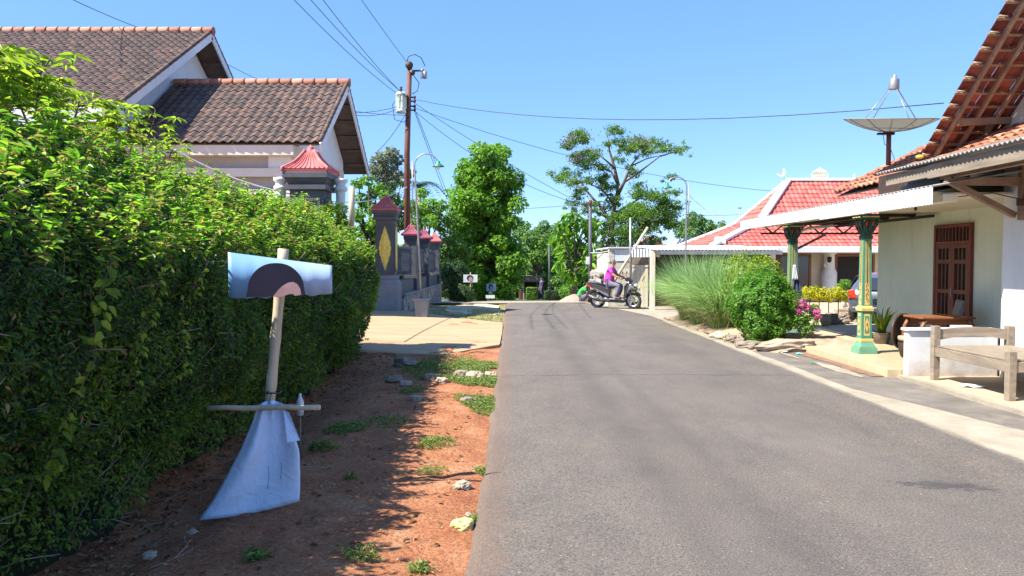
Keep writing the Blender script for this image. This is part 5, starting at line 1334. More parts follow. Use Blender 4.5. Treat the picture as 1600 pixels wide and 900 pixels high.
# ---- satellite dish on the skirt roof
D = thing('satellite_dish', 'large pale mesh satellite dish facing the sky on a rusty roof pole', 'dish', (7.45, 14.5, 3.3))
dc = at(1389, 205, 14.5); Rr = .83
M['dish'] = leafmat('dish_mesh', [(.30,.31,.32), (.34,.35,.36)], .5, .5)
DM = Matrix.Translation(dc) @ Matrix.Rotation(R(10.5), 4, 'X') @ Matrix.Translation(-dc)
mb = MB(); mb.M = DM; prof = [(.001, 0)] + [(Rr*t, .24*t*t) for t in np.linspace(.12, 1, 9)] + [(Rr+.01, .245), (Rr+.01, .225)]
mb.lathe(prof, dc, 36); mb.build('reflector', M['dish'], D, solid=.008)
mb = MB(); mb.M = DM
for k in range(12):
    a = k*math.pi/6+.1; mb.tube([dc + Vector((Rr*t*math.cos(a), Rr*t*math.sin(a), .24*t*t-.012)) for t in np.linspace(.05, 1, 7)], .009, 5)
mb.tube([dc + Vector((Rr*.55*math.cos(a), Rr*.55*math.sin(a), .24*.3-.014)) for a in np.linspace(0, 6.283, 25)], .007, 5, cap=False); mb.build('ribs', M['metal'], D)
fz = dc + Vector((0,0,.86)); mb = MB(); mb.M = DM
for a in (.15, 1.72, 3.29, 4.86): mb.tube([dc + Vector((.62*math.cos(a), .62*math.sin(a), .15)), fz + Vector((.08*math.cos(a), .08*math.sin(a), -.05))], .009, 6)
mb.build('feed_arm', M['metal'], D)
mb = MB(); mb.M = DM; mb.lathe([(.0,-.08),(.10,-.08),(.105,-.05),(.085,.12),(.07,.14),(.03,.15),(.03,.20),(.0,.21)], fz, 16); mb.build('feed_horn', M['metal'], D)
pb = at(1388, 258, 14.5); mb = MB(); mb.tube([pb, dc + Vector((0,0,-.02))], .045, 10); mb.build('pole', M['rust'], D)
mb = MB(); mb.box(dc.x-.22, dc.y-.04, dc.z-.07, dc.x+.1, dc.y+.04, dc.z-.03); mb.lathe([(.10,-.05),(.10,-.01),(.05,.0)], dc, 12); mb.build('mount', M['black'], D)
mb = MB(); mb.tube([dc + Vector((-.12,0,-.06)), dc + Vector((-.08,0,-.25)), dc + Vector((.04,0,-.35)), dc + Vector((.12,0,-.55)), dc + Vector((.05,0,-.62))], .006, 5); mb.build('coax_cable', M['rope'], D)
# ---- daybed bench
B = thing('daybed', 'weathered slatted wooden daybed with curved headboard by the white wall', 'bench', (6.15, 9.0, .04))
g0 = .04
x0, x1, y0, y1 = 5.62, 6.60, 8.26, 9.74; zs = .49
for (x, y, zt_) in ((x0, y1, .76), (x1, y1, .76), (x0, y0, .60), (x1, y0, .60)):
    mb = MB(); mb.taper(x, y, g0, zt_, .042, .042, .045, .045); mb.build('leg', M['greywood'], B, bevel=.006)
for x_ in (x0, x1): mb = MB(); mb.box(x_-.03, y0+.047, zs-.13, x_+.03, y1-.047, zs-.012); mb.build('side_rail', M['greywood'], B, bevel=.005)
for y_ in (y0, y1): mb = MB(); mb.box(x0+.047, y_-.03, zs-.13, x1-.047, y_+.03, zs-.012); mb.build('end_rail', M['greywood_x'], B, bevel=.005)
mb = MB(); n = 15
for k in range(n):
    xa = x0-.005 + (x1-x0+.01)*k/n; mb.box(xa, y0+.0, zs-.010+random.uniform(0,.004), xa+(x1-x0)/n-.010, y1-.048, zs+.012+random.uniform(0,.004))
mb.build('seat', M['greywood'], B, bevel=.003)
mb = MB(); top = []; bot = []
for i in range(21):
    t = i/20; x = x0+.045 + (x1-x0-.09)*t; top.append((x, .715 + .030*math.sin(math.pi*t))); bot.append((x, .575 + .055*math.sin(math.pi*t)))
vs = []; fs = []
for i in range(21):
    (xa, a), (_, b2) = top[i], bot[i]; vs += [(xa, y1-.022, b2), (xa, y1-.022, a), (xa, y1+.022, a), (xa, y1+.022, b2)]
for i in range(20):
    a = i*4
    for j in range(4): fs.append((a+j, a+(j+1)%4, a+4+(j+1)%4, a+4+j))
mb.add(vs, fs); mb.build('headboard_rail', M['greywood_x'], B)
# ---- rattan chairs and table on the porch
M['rattan_dark'] = surf('dark_rattan', (.018,.012,.009), (.045,.026,.017), 14, .6, .8, .01, 60)
M['orange_wood'] = surf('orange_varnished_wood', (.16,.06,.025), (.26,.105,.045), 3, .4, .2, .003, 30, sc=(1,4,4))
M['cushion'] = surf('grey_woven_cushion', (.13,.12,.11), (.22,.21,.19), 20, .9, .6, .008, 90)
def barrel(lab, x, y, rz, r=.33, h=.62, back=None):
    """tub chair: round dish-shaped back, drum base, cushion; faces local +x"""
    T = thing('barrel_chair', lab, 'chair', (x, y, .12), rz, 'round barrel chairs on the porch', local=True)
    cz = h - r
    mb = MB(); vs = []; fs = []; nr, na = 6, 28          # dished circular back with thickness
    for side in (0, 1):
        for i in range(nr+1):
            rr = r*i/nr
            for k in range(na):
                a = 2*math.pi*k/na; yy = rr*math.cos(a); vs.append((-.20 + .9*yy*yy + (.05 if side == 0 else -.01), yy, cz + rr*math.sin(a)))
    w_ = (nr+1)*na
    for s_ in (0, 1):
        for i in range(nr):
            for k in range(na): k2 = (k+1) % na; f = (s_*w_+i*na+k, s_*w_+i*na+k2, s_*w_+(i+1)*na+k2, s_*w_+(i+1)*na+k); fs.append(f if s_ else f[::-1])
    for k in range(na): k2 = (k+1) % na; fs.append((nr*na+k, nr*na+k2, w_+nr*na+k2, w_+nr*na+k))
    mb.add(vs, fs, True); mb.build('backrest', M['rattan_dark'], T)
    mb = MB(); mb.tube([(-.18 + .9*(r*math.cos(a))**2, r*math.cos(a), cz + r*math.sin(a)) for a in np.linspace(0, 2*math.pi, 33)], .020, 8, cap=False); mb.build('rim', M['darkwood'], T)
    mb = MB(); mb.lathe([(.0,.02),(r*.70,.02),(r*.80,.10),(r*.86,.24),(.0,.26)], (.05,0,0), 22); mb.build('base', M['rattan_dark'], T)
    mb = MB(); mb.lathe([(.0,.262),(r*.84,.262),(r*.88,.30),(r*.84,.335),(.0,.35)], (.05,0,0), 22); mb.build('cushion', M['bark_pale'], T)
    if back:
        mb = MB(); mb.bar((-.13, 0, .34), (-.24, 0, back), .48, .07, up=(1,0,.3)); mb.build('grey_pad', M['cushion'], T, bevel=.02)
    mb = MB()
    mb.lathe([(r*.6,0),(r*.66,0),(r*.66,.019),(r*.6,.019)], (.05,0,0), 16); mb.build('foot_ring', M['darkwood'], T); return T
barrel('dark round barrel chair nearest the column side of the porch', 6.24, 11.45, R(-75), .27, .66)
barrel('barrel chair with grey backrest behind the orange table', 7.15, 12.15, R(160), .33, .55, .86)
barrel('barrel chair with wide grey backrest at the right, against the pale green wall', 7.28, 10.75, R(200), .35, .50, .80)
barrel('dark low barrel chair in front of the orange table near the parapet', 6.75, 10.65, R(120), .30, .52)
T = thing('porch_table', 'orange brown wooden table between the barrel chairs on the porch', 'table', (6.62, 11.2, .12))
mb = MB(); mb.box(6.12, 10.95, .75, 6.92, 11.5, .785); mb.build('tabletop', M['orange_wood'], T, bevel=.01)
mb = MB(); mb.box(6.2, 11.0, .67, 6.84, 11.03, .748); mb.box(6.2, 11.42, .67, 6.84, 11.45, .748); mb.build('apron', M['orange_wood'], T)
for sx_, sy_ in ((6.18, 10.99), (6.86, 10.99), (6.18, 11.46), (6.86, 11.46)):
    mb = MB(); s = 1 if sx_ < 6.6 else -1; mb.tube([(sx_+s*.02, sy_, .748), (sx_-s*.05, sy_, .62), (sx_-s*.07, sy_, .5), (sx_-s*.05, sy_, .3), (sx_, sy_, .122)], [.03,.03,.026,.024,.02], 8); mb.build('leg', M['orange_wood'], T)
mb = MB(); mb.box(6.05, 10.04, .702, 6.30, 10.15, .735); o = mb.build('tissue_box', plain('pale_pink_box', (.75,.62,.60), .6), bevel=.008); tag(o, 'flat pale pink box resting on top of the low white wall', 'box')
# sandals on the porch edge
def sandals(lab, x, y, rz, mat, z=-.052+.12):
    T = thing('sandals', lab, 'sandals', (x, y, z), rz, 'pairs of sandals by the porch', local=True)
    for s in (-1, 1):
        mb = MB(); p = []
        for i in range(16):
            t = 2*math.pi*i/16; p.append((.13*math.cos(t), s*.055 + (.045 + .008*math.cos(t))*math.sin(t)))
        mb.prism(p, 0, .022, 'xy'); mb.tube([(.07, s*.055, .025), (.03, s*.055-.035, .04), (-.0, s*.055-.042, .022)], .007, 5); mb.tube([(.07, s*.055, .025), (.03, s*.055+.035, .04), (-.0, s*.055+.042, .022)], .007, 5)
        mb.tube([(.02, s*.055-.045, .022), (.035, s*.055, .055), (.02, s*.055+.045, .022)], .012, 6)
        mb.build('sandal', M[mat], T)
sandals('brown sandals on the dirt below the porch edge, nearest the white parapet', 5.08, 10.45, .5, 'darkwood', -.045)
sandals('brown sandals below the porch edge, second from the white parapet', 5.05, 11.15, .9, 'brownwood', -.045)
sandals('small rust coloured sandals lying farthest from the parapet', 5.0, 12.3, 1.4, 'rust', -.045)
# drain soil strip between porch and shoulder with litter
def scrap(lab, p, r, c, name='litter', cat='litter'):
    mb = MB(); vs = []; n = 10
    for i in range(n): t = 2*math.pi*i/n; rr = r*random.uniform(.6, 1.2); vs.append((p[0]+rr*math.cos(t)*1.4, p[1]+rr*math.sin(t), p[2]+random.uniform(.003, .03)))
    vs.append((p[0], p[1], p[2]+.03)); mb.add(vs, [(i, (i+1) % n, n) for i in range(n)]); o = mb.build(name, plain(name+'_m', c, .6), solid=.002); tag(o, lab, cat)
scrap('crumpled white paper on the pavement below the daybed', (5.75, 9.15, .042), .10, (.8,.8,.78))
scrap('turquoise plastic scrap by the porch corner', (4.98, 12.7, .01), .05, (.1,.5,.5))
scrap('pale blue cup lid by the porch corner', (4.8, 12.9, .01), .045, (.5,.6,.7))
scrap('green leaf scrap on the old asphalt shoulder', (4.72, 11.5, .01), .04, (.1,.4,.12))
mb = MB(); ysd = np.arange(10.2, 14.5, .1)
vs = []; fs = []
for y in ysd: vs += [(5.19, y, .016), (4.98 + edge_noise(float(y), 40, .08), y, .014)]
for i in range(len(ysd)-1): fs.append((2*i, 2*i+1, 2*i+3, 2*i+2))
mb.add(vs, fs); tag(mb.build('drain_soil', surf('dark_soil', (.16,.09,.06), (.26,.16,.11), 6, .95, .7, .02, 30), loc=(0,0,0)), kind='structure')
mb = MB(); p = blob(4.85, 10.9, .12, .75, .013, seed=9, amp=.5); mb.add(p, [tuple(range(len(p)))]); p = blob(4.75, 12.6, .05, .5, .013, seed=14, amp=.5); mb.add(p, [tuple(range(len(p)))])
tag(mb.build('cement_patch', M['conc']), kind='structure')

# ================================================================ RED ROOFED HOUSE
J = thing('red_roof_house', 'cream house with tall red tiled hip roof and white ridge strips', 'house', (13, 31, 0))
fy, by, cx_ = 29.0, 37.0, 14.0
e0 = (7.9, 2.22); b0_ = (10.5, 3.32); t0 = (12.35, 5.25); my = 33.0
def hipface(O, U, V, lu, lv, ins, name='roof', tw=.27, th=.33):
    mb = MB(); tile_sheet(mb, O, U, V, lu, lv, tw, th, .03, .03, ur=lambda v: (ins*v/lv, lu-ins*v/lv), seg=5); return mb.build(name, M['tile_red'], J)
RX = 24.0
# lower skirt: front, left, back ; upper: front, left
def quadface(a, b2, c, d, name, tw=.21, th=.30):
    """a,b2 eave ends; d,c upper ends"""
    a, b2, c, d = map(Vector, (a, b2, c, d)); U = (b2-a).normalized(); lu = (b2-a).length
    foot = a + U*((d-a).dot(U)); V = d - foot; lv = V.length; i0 = (d-a).dot(U); i1 = (b2-c).dot(U)
    mb = MB(); tile_sheet(mb, a, U, V, lu, lv, tw, th, .03, .03, ur=lambda v: (i0*v/lv, lu-i1*v/lv), seg=5); return mb.build(name, M['tile_red'], J)
ra = 2*cx_+2
quadface((7.9, fy, 2.22), (RX, fy, 2.22), (RX-2.6, 31.1, 3.35), (10.5, 31.1, 3.35), 'lower_roof')
quadface((7.9, by, 2.22), (7.9, fy, 2.22), (10.5, 31.1, 3.35), (10.5, 34.9, 3.35), 'lower_roof')
quadface((RX, by, 2.22), (7.9, by, 2.22), (10.5, 34.9, 3.35), (RX-2.6, 34.9, 3.35), 'lower_roof')
quadface((10.5, 31.1, 3.35), (RX-2.6, 31.1, 3.35), (19.6, 33, 5.22), (12.3, 33, 5.22), 'upper_roof')
quadface((10.5, 34.9, 3.35), (10.5, 31.1, 3.35), (12.3, 33.0, 5.22), (12.3, 33.0, 5.22), 'upper_roof')
quadface((RX-2.6, 34.9, 3.35), (10.5, 34.9, 3.35), (12.3, 33, 5.22), (19.6, 33, 5.22), 'upper_roof')
mb = MB()
def strip_r(p, q, w_=.17, h=.10): mb.bar(Vector(p)+Vector((0,0,.06)), Vector(q)+Vector((0,0,.06)), w_*2, h)
strip_r((7.9, fy, 2.22), (10.5, 31.1, 3.35)); strip_r((10.5, 31.1, 3.36), (12.3, 33, 5.22)); strip_r((7.9, by, 2.22), (10.5, 34.9, 3.35), .1); strip_r((10.5, 34.9, 3.36), (12.3, 33, 5.22), .08)
strip_r((12.2, 33, 5.24), (19.7, 33, 5.24), .12, .12); mb.taper(8.25, fy+.28, 2.35, 2.62, .2, .2, .15, .15); mb.build('ridge_strips', M['white'], J)
mb = MB()                                               # crescents on the ridge ends, crown ornament in the middle
def crescent(x, z, s, m_=1):
    P = [(x + m_*s*(math.cos(t)), z + s*math.sin(t)) for t in np.linspace(2.2, 6.0, 12)] + [(x + m_*(s*.15 + s*.72*math.cos(t)), z + s*.1 + s*.70*math.sin(t)) for t in np.linspace(5.8, 2.4, 12)]
    vs = [(p[0], 32.95, p[1]) for p in P] + [(p[0], 33.05, p[1]) for p in P]; fs = []
    for i in range(11): fs += [(i, i+1, 22-i, 23-i), (24+i, 24+23-i, 24+22-i, 24+i+1)]
    fs += [(i, 24+i, 24+(i+1)%24, (i+1)%24) for i in range(24)]
    mb.add(vs, fs)
crescent(12.0, 5.62, .20, -1); crescent(19.6, 5.6, .2, 1); crescent(13.0 + .0, 5.5, .12, 1) if False else None
for px, s_ in ((1265, .17), (1297, .17), (1338, .15)):
    p = at(px, 276, 33); crescent(p.x, p.z, s_, 1 if px > 1280 else -1); mb.ell((p.x, 33, p.z-.16), .12, .06, .06, 8, 6)
mb.build('ridge_horn', M['white'], J)
mb = MB(); c0 = at(1281, 283, 33)
mb.box(c0.x-.30, 32.95, c0.z-.02, c0.x+.30, 33.05, c0.z+.20); mb.box(c0.x-.22, 32.94, c0.z+.202, c0.x+.22, 33.06, c0.z+.30)
for k in range(-3, 4): mb.tube([(c0.x+k*.06, 33, c0.z+.29), (c0.x+k*.10, 33, c0.z+.44), (c0.x+k*.07, 33, c0.z+.62-.05*abs(k))], [.03,.036,.01], 6)
mb.build('crown_ornament', surf('pale_gold_stone', (.62,.55,.38), (.75,.70,.55), 20, .7, .5, .01, 40), J)
mb = MB()
for k in (-1, 0, 1): mb.box(c0.x+k*.13-.03, 32.935, c0.z+.04, c0.x+k*.13+.03, 32.948, c0.z+.10)
mb.build('ornament_relief', M['slate_light'], J)
# fascia, walls, openings
mb = MB(); mb.box(7.75, fy-.12, 2.02, RX, fy+.02, 2.235); mb.box(7.72, fy+.021, 2.02, 7.9, by, 2.235); mb.build('eave_fascia', M['white_clean'], J, bevel=.01)
mb = MB(); mb.box(7.9, fy-.9, 1.98, RX, fy-.125, 2.02); mb.box(7.9, fy-.92, 1.985, RX, fy-.9, 2.16); mb.box(7.92, fy-.895, 2.05, RX, fy-.13, 2.10); mb.build('awning', M['white_clean'], J)
mb = MB(); mb.box(8.6, fy+.7, 0, RX, by-.8, 2.3); mb.build('wall', surf('beige_wall', (.50,.45,.36), (.58,.53,.43), 1.2, .8, .1, .004, 30, stain=((.40,.36,.29), 2, .4)), J)
def opening(name, pxa, pxb, za, zb, frame='brownwood', leaf=None, y=29.7):
    a = at(pxa, 400, y).x; b2 = at(pxb, 400, y).x; mb = MB(); f = .09
    mb.box(a, y-.06, za, a+f, y-.002, zb); mb.box(b2-f, y-.06, za, b2, y-.002, zb); mb.box(a+f+.001, y-.06, zb-f, b2-f-.001, y-.002, zb)
    W_ = mb.build(name, M[frame], J)
    mb = MB(); mb.box(a+f+.001, y-.03, za, b2-f-.001, y-.003, zb-f-.001); mb.build('pane', M['glass'] if leaf is None else M[leaf], W_)
    return W_
opening('door', 1304, 1366, .0, 1.93, leaf='dark'); w_ = opening('window', 1217, 1267, .30, 1.93)
mb = MB(); a = at(1232, 400, 29.66).x; mb.box(a, 29.60, .3, a+.3, 29.635, 1.8); mb.build('shutter', M['brownwood'], w_)
opening('window', 1135, 1176, .9, 1.95)
mb = MB(); x = at(1294, 400, 29.5).x; mb.lathe([(.30,0),(.30,1.2),(.22,1.35),(.20,1.9),(.30,1.98)], (x, 29.4, 0), 12); mb.build('pilaster', M['white'], J)
mb = MB(); mb.lathe([(.05,.18),(.10,.14),(.08,.02),(.10,0),(.03,-.06)], at(1296, 408, 29.05), 8); mb.build('wall_lamp', M['black'], J)
# antenna
T = thing('tv_antenna', 'thin mast with small antenna on the roof eave of the red roofed house', 'antenna', at(1156, 360, 31))
mb = MB(); mb.tube([at(1156, 372, 31), at(1156, 323, 31)], .02, 6); mb.build('mast', M['metal'], T)
mb = MB(); p = at(1156, 352, 31); mb.bar(p+Vector((-.35,0,0)), p+Vector((.3,0,0)), .03, .03); mb.bar(at(1156, 325, 31)+Vector((-.08,0,0)), at(1156, 325, 31)+Vector((.08,0,0)), .05, .05)
for k in range(5): mb.bar(p+Vector((-.3+k*.14,-.12,0)), p+Vector((-.3+k*.14,.12,0)), .02, .02)
mb.build('antenna_elements', M['metal'], T)
T = thing('neighbour_house', 'small house with orange brown pyramid roof between airy tree and carport', 'house', (at(1032, 390, 44).x, 44, tz(44)))
def px3(px, py, y): return at(px, py, y)
apx = at(1033, 371, 46); el = at(985, 398, 43); er = at(1070, 398, 43); bl_ = at(990, 398, 49); br_ = at(1060, 398, 49); z_e = el.z
el, er = Vector((el.x, 43, z_e)), Vector((er.x, 43, z_e)); bl_, br_ = Vector((el.x, 49, z_e)), Vector((er.x, 49, z_e)); apx = Vector(((el.x+er.x)/2, 46, apx.z))
def tri(a, b2, c):
    U = (b2-a).normalized(); lu = (b2-a).length; f = a + U*((c-a).dot(U)); V = c-f; lv = V.length; i0 = (c-a).dot(U); mb = MB()
    tile_sheet(mb, a, U, V, lu, lv, .3, .33, .04, .035, ur=lambda v: (i0*v/lv, lu-(lu-i0)*v/lv), seg=5); return mb
tri(el, er, apx).build('roof', M['tile_orange'], T); tri(bl_, el, apx).build('roof', M['tile_orange'], T); tri(er, br_, apx).build('roof', M['tile_orange'], T)
mb = MB(); ridge(mb, el, apx, .08); ridge(mb, er, apx, .08); mb.build('ridge_caps', M['tile_ridge'], T)
mb = MB(); mb.box(el.x+.4, 43.4, tz(44)-.2, er.x-.4, 48.6, z_e-.02); mb.build('wall', M['cream'], T)
mb = MB(); a = at(1106, 371, 42); mb.box(a.x-.9, 42, -.6, a.x+2.6, 46, a.z-.3); mb.prism([(a.x-1.1, a.z-.3), (a.x+2.8, a.z-.3), (a.x+2.8, a.z+.02), (a.x-.9, a.z+.02)], 41.8, 46.2, 'xz'); o = mb.build('outbuilding', M['white']); tag(o, 'low whitewashed outbuilding with flat roof left of the red tiled roof', 'building')

# ---- carport and block shed behind the scooter
T = thing('carport', 'dark open carport under a white zinc roof behind the tall grass', 'carport', (6.4, 26, 0))
mb = MB(); corr(mb, (4.7, 24.3, 2.02), (1,0,0), 4.2, (0,1,.05), 4.4, .12, .02); mb.build('roof', M['white_clean'], T, solid=.004)
mb = MB(); mb.box(4.9, 24.25, 1.86, 8.9, 24.31, 1.99); mb.build('roof_beam', M['metal'], T)
mb = MB(); corr(mb, (4.05, 24.9, 1.78), (1,0,0), .95, (0,0,1), .28, .10, .015); mb.build('edge_sheet', M['white_clean'], T, solid=.003)
for x_ in (4.66, 8.7): mb = MB(); mb.box(x_, 24.75, -.05, x_+.16, 24.91, 1.98); mb.build('post', M['cream'], T, bevel=.01)
mb = MB(); mb.box(4.9, 28.3, -.1, 9, 28.45, 2.1); mb.box(8.85, 24.9, -.1, 9, 28.29, 2.05); mb.build('back_wall', M['darkwood'], T)  # walls coloured dark so the carport interior reads as deep shade
m, nt, b = newmat('concrete_blocks'); br = nt.nodes.new('ShaderNodeTexBrick'); mp = nt.nodes.new('ShaderNodeMapping'); mp.inputs['Rotation'].default_value = (R(90), 0, 0)
g_ = nt.nodes.new('ShaderNodeNewGeometry'); nt.links.new(g_.outputs['Position'], mp.inputs['Vector']); nt.links.new(mp.outputs[0], br.inputs['Vector']); br.inputs['Scale'].default_value = 1
br.inputs['Brick Width'].default_value = .40; br.inputs['Row Height'].default_value = .20; br.inputs['Mortar Size'].default_value = .012
br.inputs['Color1'].default_value = (.42,.39,.33,1); br.inputs['Color2'].default_value = (.58,.55,.48,1); br.inputs['Mortar'].default_value = (.30,.28,.24,1)
nt.links.new(br.outputs[0], b.inputs['Base Color']); b.inputs['Roughness'].default_value = .9; bump(nt, b, noise(nt, 25, 4, .6, pos(nt)), .4, .01); M['blocks'] = m
T = thing('block_shed', 'pale concrete block shed with plank door behind the scooter', 'shed', (4.2, 28, 0))
X = lambda px, y=27.0: at(px, 400, y).x
Zz = lambda py, y=27.0: at(800, py, y).z
mb = MB(); mb.box(X(950), 27.0, -.1, X(986), 27.15, Zz(410)); mb.box(X(950)+.0, 27.151, -.1, X(950)+.15, 30.5, Zz(395)); mb.build('wall', M['blocks'], T)
mb = MB(); mb.box(X(960), 26.98, Zz(408), X(984), 27.1, Zz(391)); mb.build('white_panel', M['white_clean'], T)
mb = MB(); mb.box(X(951), 26.97, Zz(409), X(959.5), 27.12, Zz(388)); mb.build('block_pier', M['blocks'], T)
mb = MB(); n = 4; x0_ = X(987); wd = (X(1012)-x0_)/n
for k in range(n): mb.box(x0_+k*wd+.006, 26.9, -.05, x0_+(k+1)*wd-.006, 26.93, Zz(414))
mb.box(x0_, 26.88, Zz(417), X(1012), 26.898, Zz(414)); DRS = mb.build('plank_door', surf('pale_planks', (.58,.54,.44), (.70,.66,.55), 3, .8, .3, .004, 30, sc=(6,6,.7)), T)
mb = MB(); mb.box(x0_, 26.9, Zz(413), X(1012), 26.95, Zz(402)); mb.build('lintel_boards', M['greywood'], T)
mb = MB(); mb.box(X(950), 26.9, Zz(388), X(1014), 31, Zz(386)); mb.build('roof', M['white_clean'], T)
mb = MB(); mb.box(X(987)+.02, 26.95, -.1, X(1014), 27.1, Zz(390)); mb.build('inner_wall', M['blocks'], T)
T = thing('bamboo_prop', 'long pale bamboo pole leaning diagonally in front of the block shed', 'pole', at(936, 462, 26.6))
mb = MB(); mb.tube([at(938, 474, 26.7), at(1012, 355, 26.75)], [.06, .045], 8); mb.build('stem', M['bamboo'], T)
mb = MB(); mb.tube([at(985, 470, 26.4), at(985, 340, 26.4)], .035, 8); o = mb.build('thin_post', M['metal']); tag(o, 'thin grey metal post standing before the block shed', 'post')
mb = MB(); mb.tube([(3.3, 31, tz(31)-.1), (3.28, 31, at(922,317,31).z)], [.09, .07], 10); T = thing('utility_pole', 'thin dark utility pole with white meter box left of the airy tree trunk', 'utility pole', (3.3, 31, tz(31))); mb.build('pole', M['slate'], T)
mb = MB(); p = at(922, 319, 30.9); mb.ell(p + Vector((0,0,.05)), .09, .09, .12, 8, 6); mb.build('insulator', M['rust'], T)
mb = MB(); p = at(918.5, 407, 30.7); mb.cbox(p, .15, .12, .32); mb.build('meter_box', M['white_clean'], T)
wire('service_cable', 'short pale cable from the meter pole to the block shed', [(at(922, 395, 31), at(952, 392, 27.2), .03)], .015, 'cable_white', None)
T = thing('utility_pole', 'slim dark pole rising before the dense trees left of the meter pole', 'utility pole', at(859, 468, 50)); mb = MB(); mb.tube([at(859, 471, 50), at(858, 383, 50)], .06, 8); mb.build('pole', M['slate'], T)
T = thing('lamp_post', 'short grey wooden post with lamp left of the kiosk', 'post', at(802, 468, 54)); mb = MB(); mb.tube([at(800.5, 470, 54), at(803, 411, 54)], .10, 8); mb.build('post', M['greywood'], T); mb = MB(); mb.ell(at(807, 423, 54), .13, .13, .16, 10, 8); mb.ell(at(792, 410, 54), .11, .11, .10, 8, 6); mb.bar(at(803, 412, 54), at(792, 410, 54), .04, .04); mb.build('lamp_globe', M['bulb'], T)
# heap of old bricks behind rider
mb = MB(); random.seed(5)
for k in range(60):
    px = random.uniform(926, 948); py = random.uniform(422, 452); p = at(px, py, 28.5+random.uniform(-.3,.3)); mb.cbox(p, .22, .2, .13, random.random())
mb.build('brick_stack', M['blocks'], None); o = bpy.data.objects['brick_stack']; tag(o, 'stack of pale blocks left of the shed, behind the rider', 'blocks')
# kiosk
ky = 62; kz = tz(ky)
T = thing('kiosk', 'small open wooden kiosk with flat grey roof at the end of the road', 'kiosk', (1.5, ky, kz))
kx = lambda px: at(px, 450, ky).x
kzz = lambda py: at(800, py, ky).z
mb = MB(); mb.prism([(kx(805), kzz(440)), (kx(852), kzz(440)), (kx(846), kzz(430)), (kx(808), kzz(431))], ky-.6, ky+2.2, 'xz'); mb.build('roof', M['old_asphalt'], T)
for a_, b_ in ((812, 815), (846, 848)): mb = MB(); mb.box(kx(a_), ky-.3, kz-.1, kx(b_), ky-.1, kzz(440)); mb.build('post', M['rust'], T)
mb = MB(); mb.box(kx(816.5), ky-.25, kz-.1, kx(819), ky-.1, kzz(441)); mb.build('white_post', M['white'], T)
mb = MB(); mb.box(kx(811), ky+1.8, kz-.1, kx(850), ky+1.9, kzz(441)); mb.box(kx(811), ky+.2, kz-.1, kx(811)+.1, ky+1.79, kzz(441)); mb.box(kx(849), ky+.2, kz-.1, kx(849)+.1, ky+1.79, kzz(441)); mb.build('wall', M['brownwood'], T)
mb = MB(); mb.box(kx(818), ky+.4, kz, kx(846), ky+.8, kz+.5); mb.build('bench', M['brownwood'], T)
# distant posters
def poster(lab, px0, px1, py0, py1, y, base_py, tone):
    a = at(px0, py1, y); b2 = at(px1, py0, y); T = thing('poster', lab, 'poster', ((a.x+b2.x)/2, y, at(px0, base_py, y).z), group='portrait posters on thin stakes')
    W_, H_ = b2.x-a.x, b2.z-a.z
    mb = MB(); mb.tube([((a.x+b2.x)/2-.0, y+.03, at(px0, base_py, y).z), ((a.x+b2.x)/2, y+.03, b2.z+.1)], .02, 6); mb.build('stake', M['bamboo'], T)
    mb = MB(); mb.box(a.x, y-.01, a.z, b2.x, y+.01, b2.z); P = mb.build('board', M['white_clean'] if tone else M['board_blue'], T)
    cx, cz = a.x+W_*.48, a.z+H_*.42
    mb = MB(); mb.prism([(cx+W_*.24*math.cos(t), cz+H_*(.12+.40*math.sin(t))) for t in np.linspace(0, 6.28, 16)[:-1]], y-.016, y-.0115, 'xz'); mb.build('printed_hair', M['hair'], P)
    mb = MB(); mb.prism([(cx+W_*.04+W_*.15*math.cos(t), cz+H_*(-.02+.30*math.sin(t))) for t in np.linspace(0, 6.28, 16)[:-1]], y-.021, y-.0165, 'xz'); mb.build('printed_face', M['print_skin'], P)
poster('white portrait poster on a stake beside the weeping bush', 724, 746, 429, 441, 34, 475, 1)
poster('blue portrait poster on a stake left of the clipped hedge', 760, 775, 443, 455, 41, 470, 0)
mb = MB(); a = at(759, 466, 37); b2 = at(773, 461, 37); mb.box(a.x, 36.98, a.z, b2.x, 37.0, b2.z); o = mb.build('fallen_board', M['white_clean']); tag(o, 'small white board standing on the ground below the blue poster', 'board')
# ================================================================ SCOOTER AND RIDER  (local frame: x forward, z up)
SC_LOC = (3.60, 25.6, .0); SC_ROT = R(-24)
S = thing('motor_scooter', 'black and silver motor scooter crossing the end of the road', 'scooter', SC_LOC, SC_ROT, local=True)
M['scoot_black'] = plain('scooter_black', (.02,.021,.025), .2, 0, .6, .6); M['scoot_grey'] = plain('scooter_silver', (.20,.21,.23), .3, .4)
M['red_lens'] = plain('red_lens', (.55,.05,.02), .2); M['lens'] = plain('headlamp_lens', (.6,.65,.7), .08)
WB = .64
def wheel(x, w_=.05):
    mb = MB(); mb.lathe([(.195,-w_*.7),(.245,-w_),(.28,-w_*.5),(.285,0),(.28,w_*.5),(.245,w_),(.195,w_*.7)], (x,0,.285), 28, 'y'); t_ = mb.build('wheel', M['rubber'], S)
    mb = MB(); mb.lathe([(.198,-.03),(.17,-.028),(.17,.028),(.198,.03)], (x,0,.285), 24, 'y'); mb.lathe([(.0,-.05),(.05,-.05),(.05,.05),(.0,.05)], (x,0,.285), 12, 'y')
    for k in range(5):
        a = k*1.2566; mb.bar((x+.04*math.cos(a),0,.285+.04*math.sin(a)), (x+.18*math.cos(a+.25),0,.285+.18*math.sin(a+.25)), .03, .03, up=(0,1,0))
    mb.build('rim', M['chrome'], t_)
wheel(WB); wheel(-WB, .055)
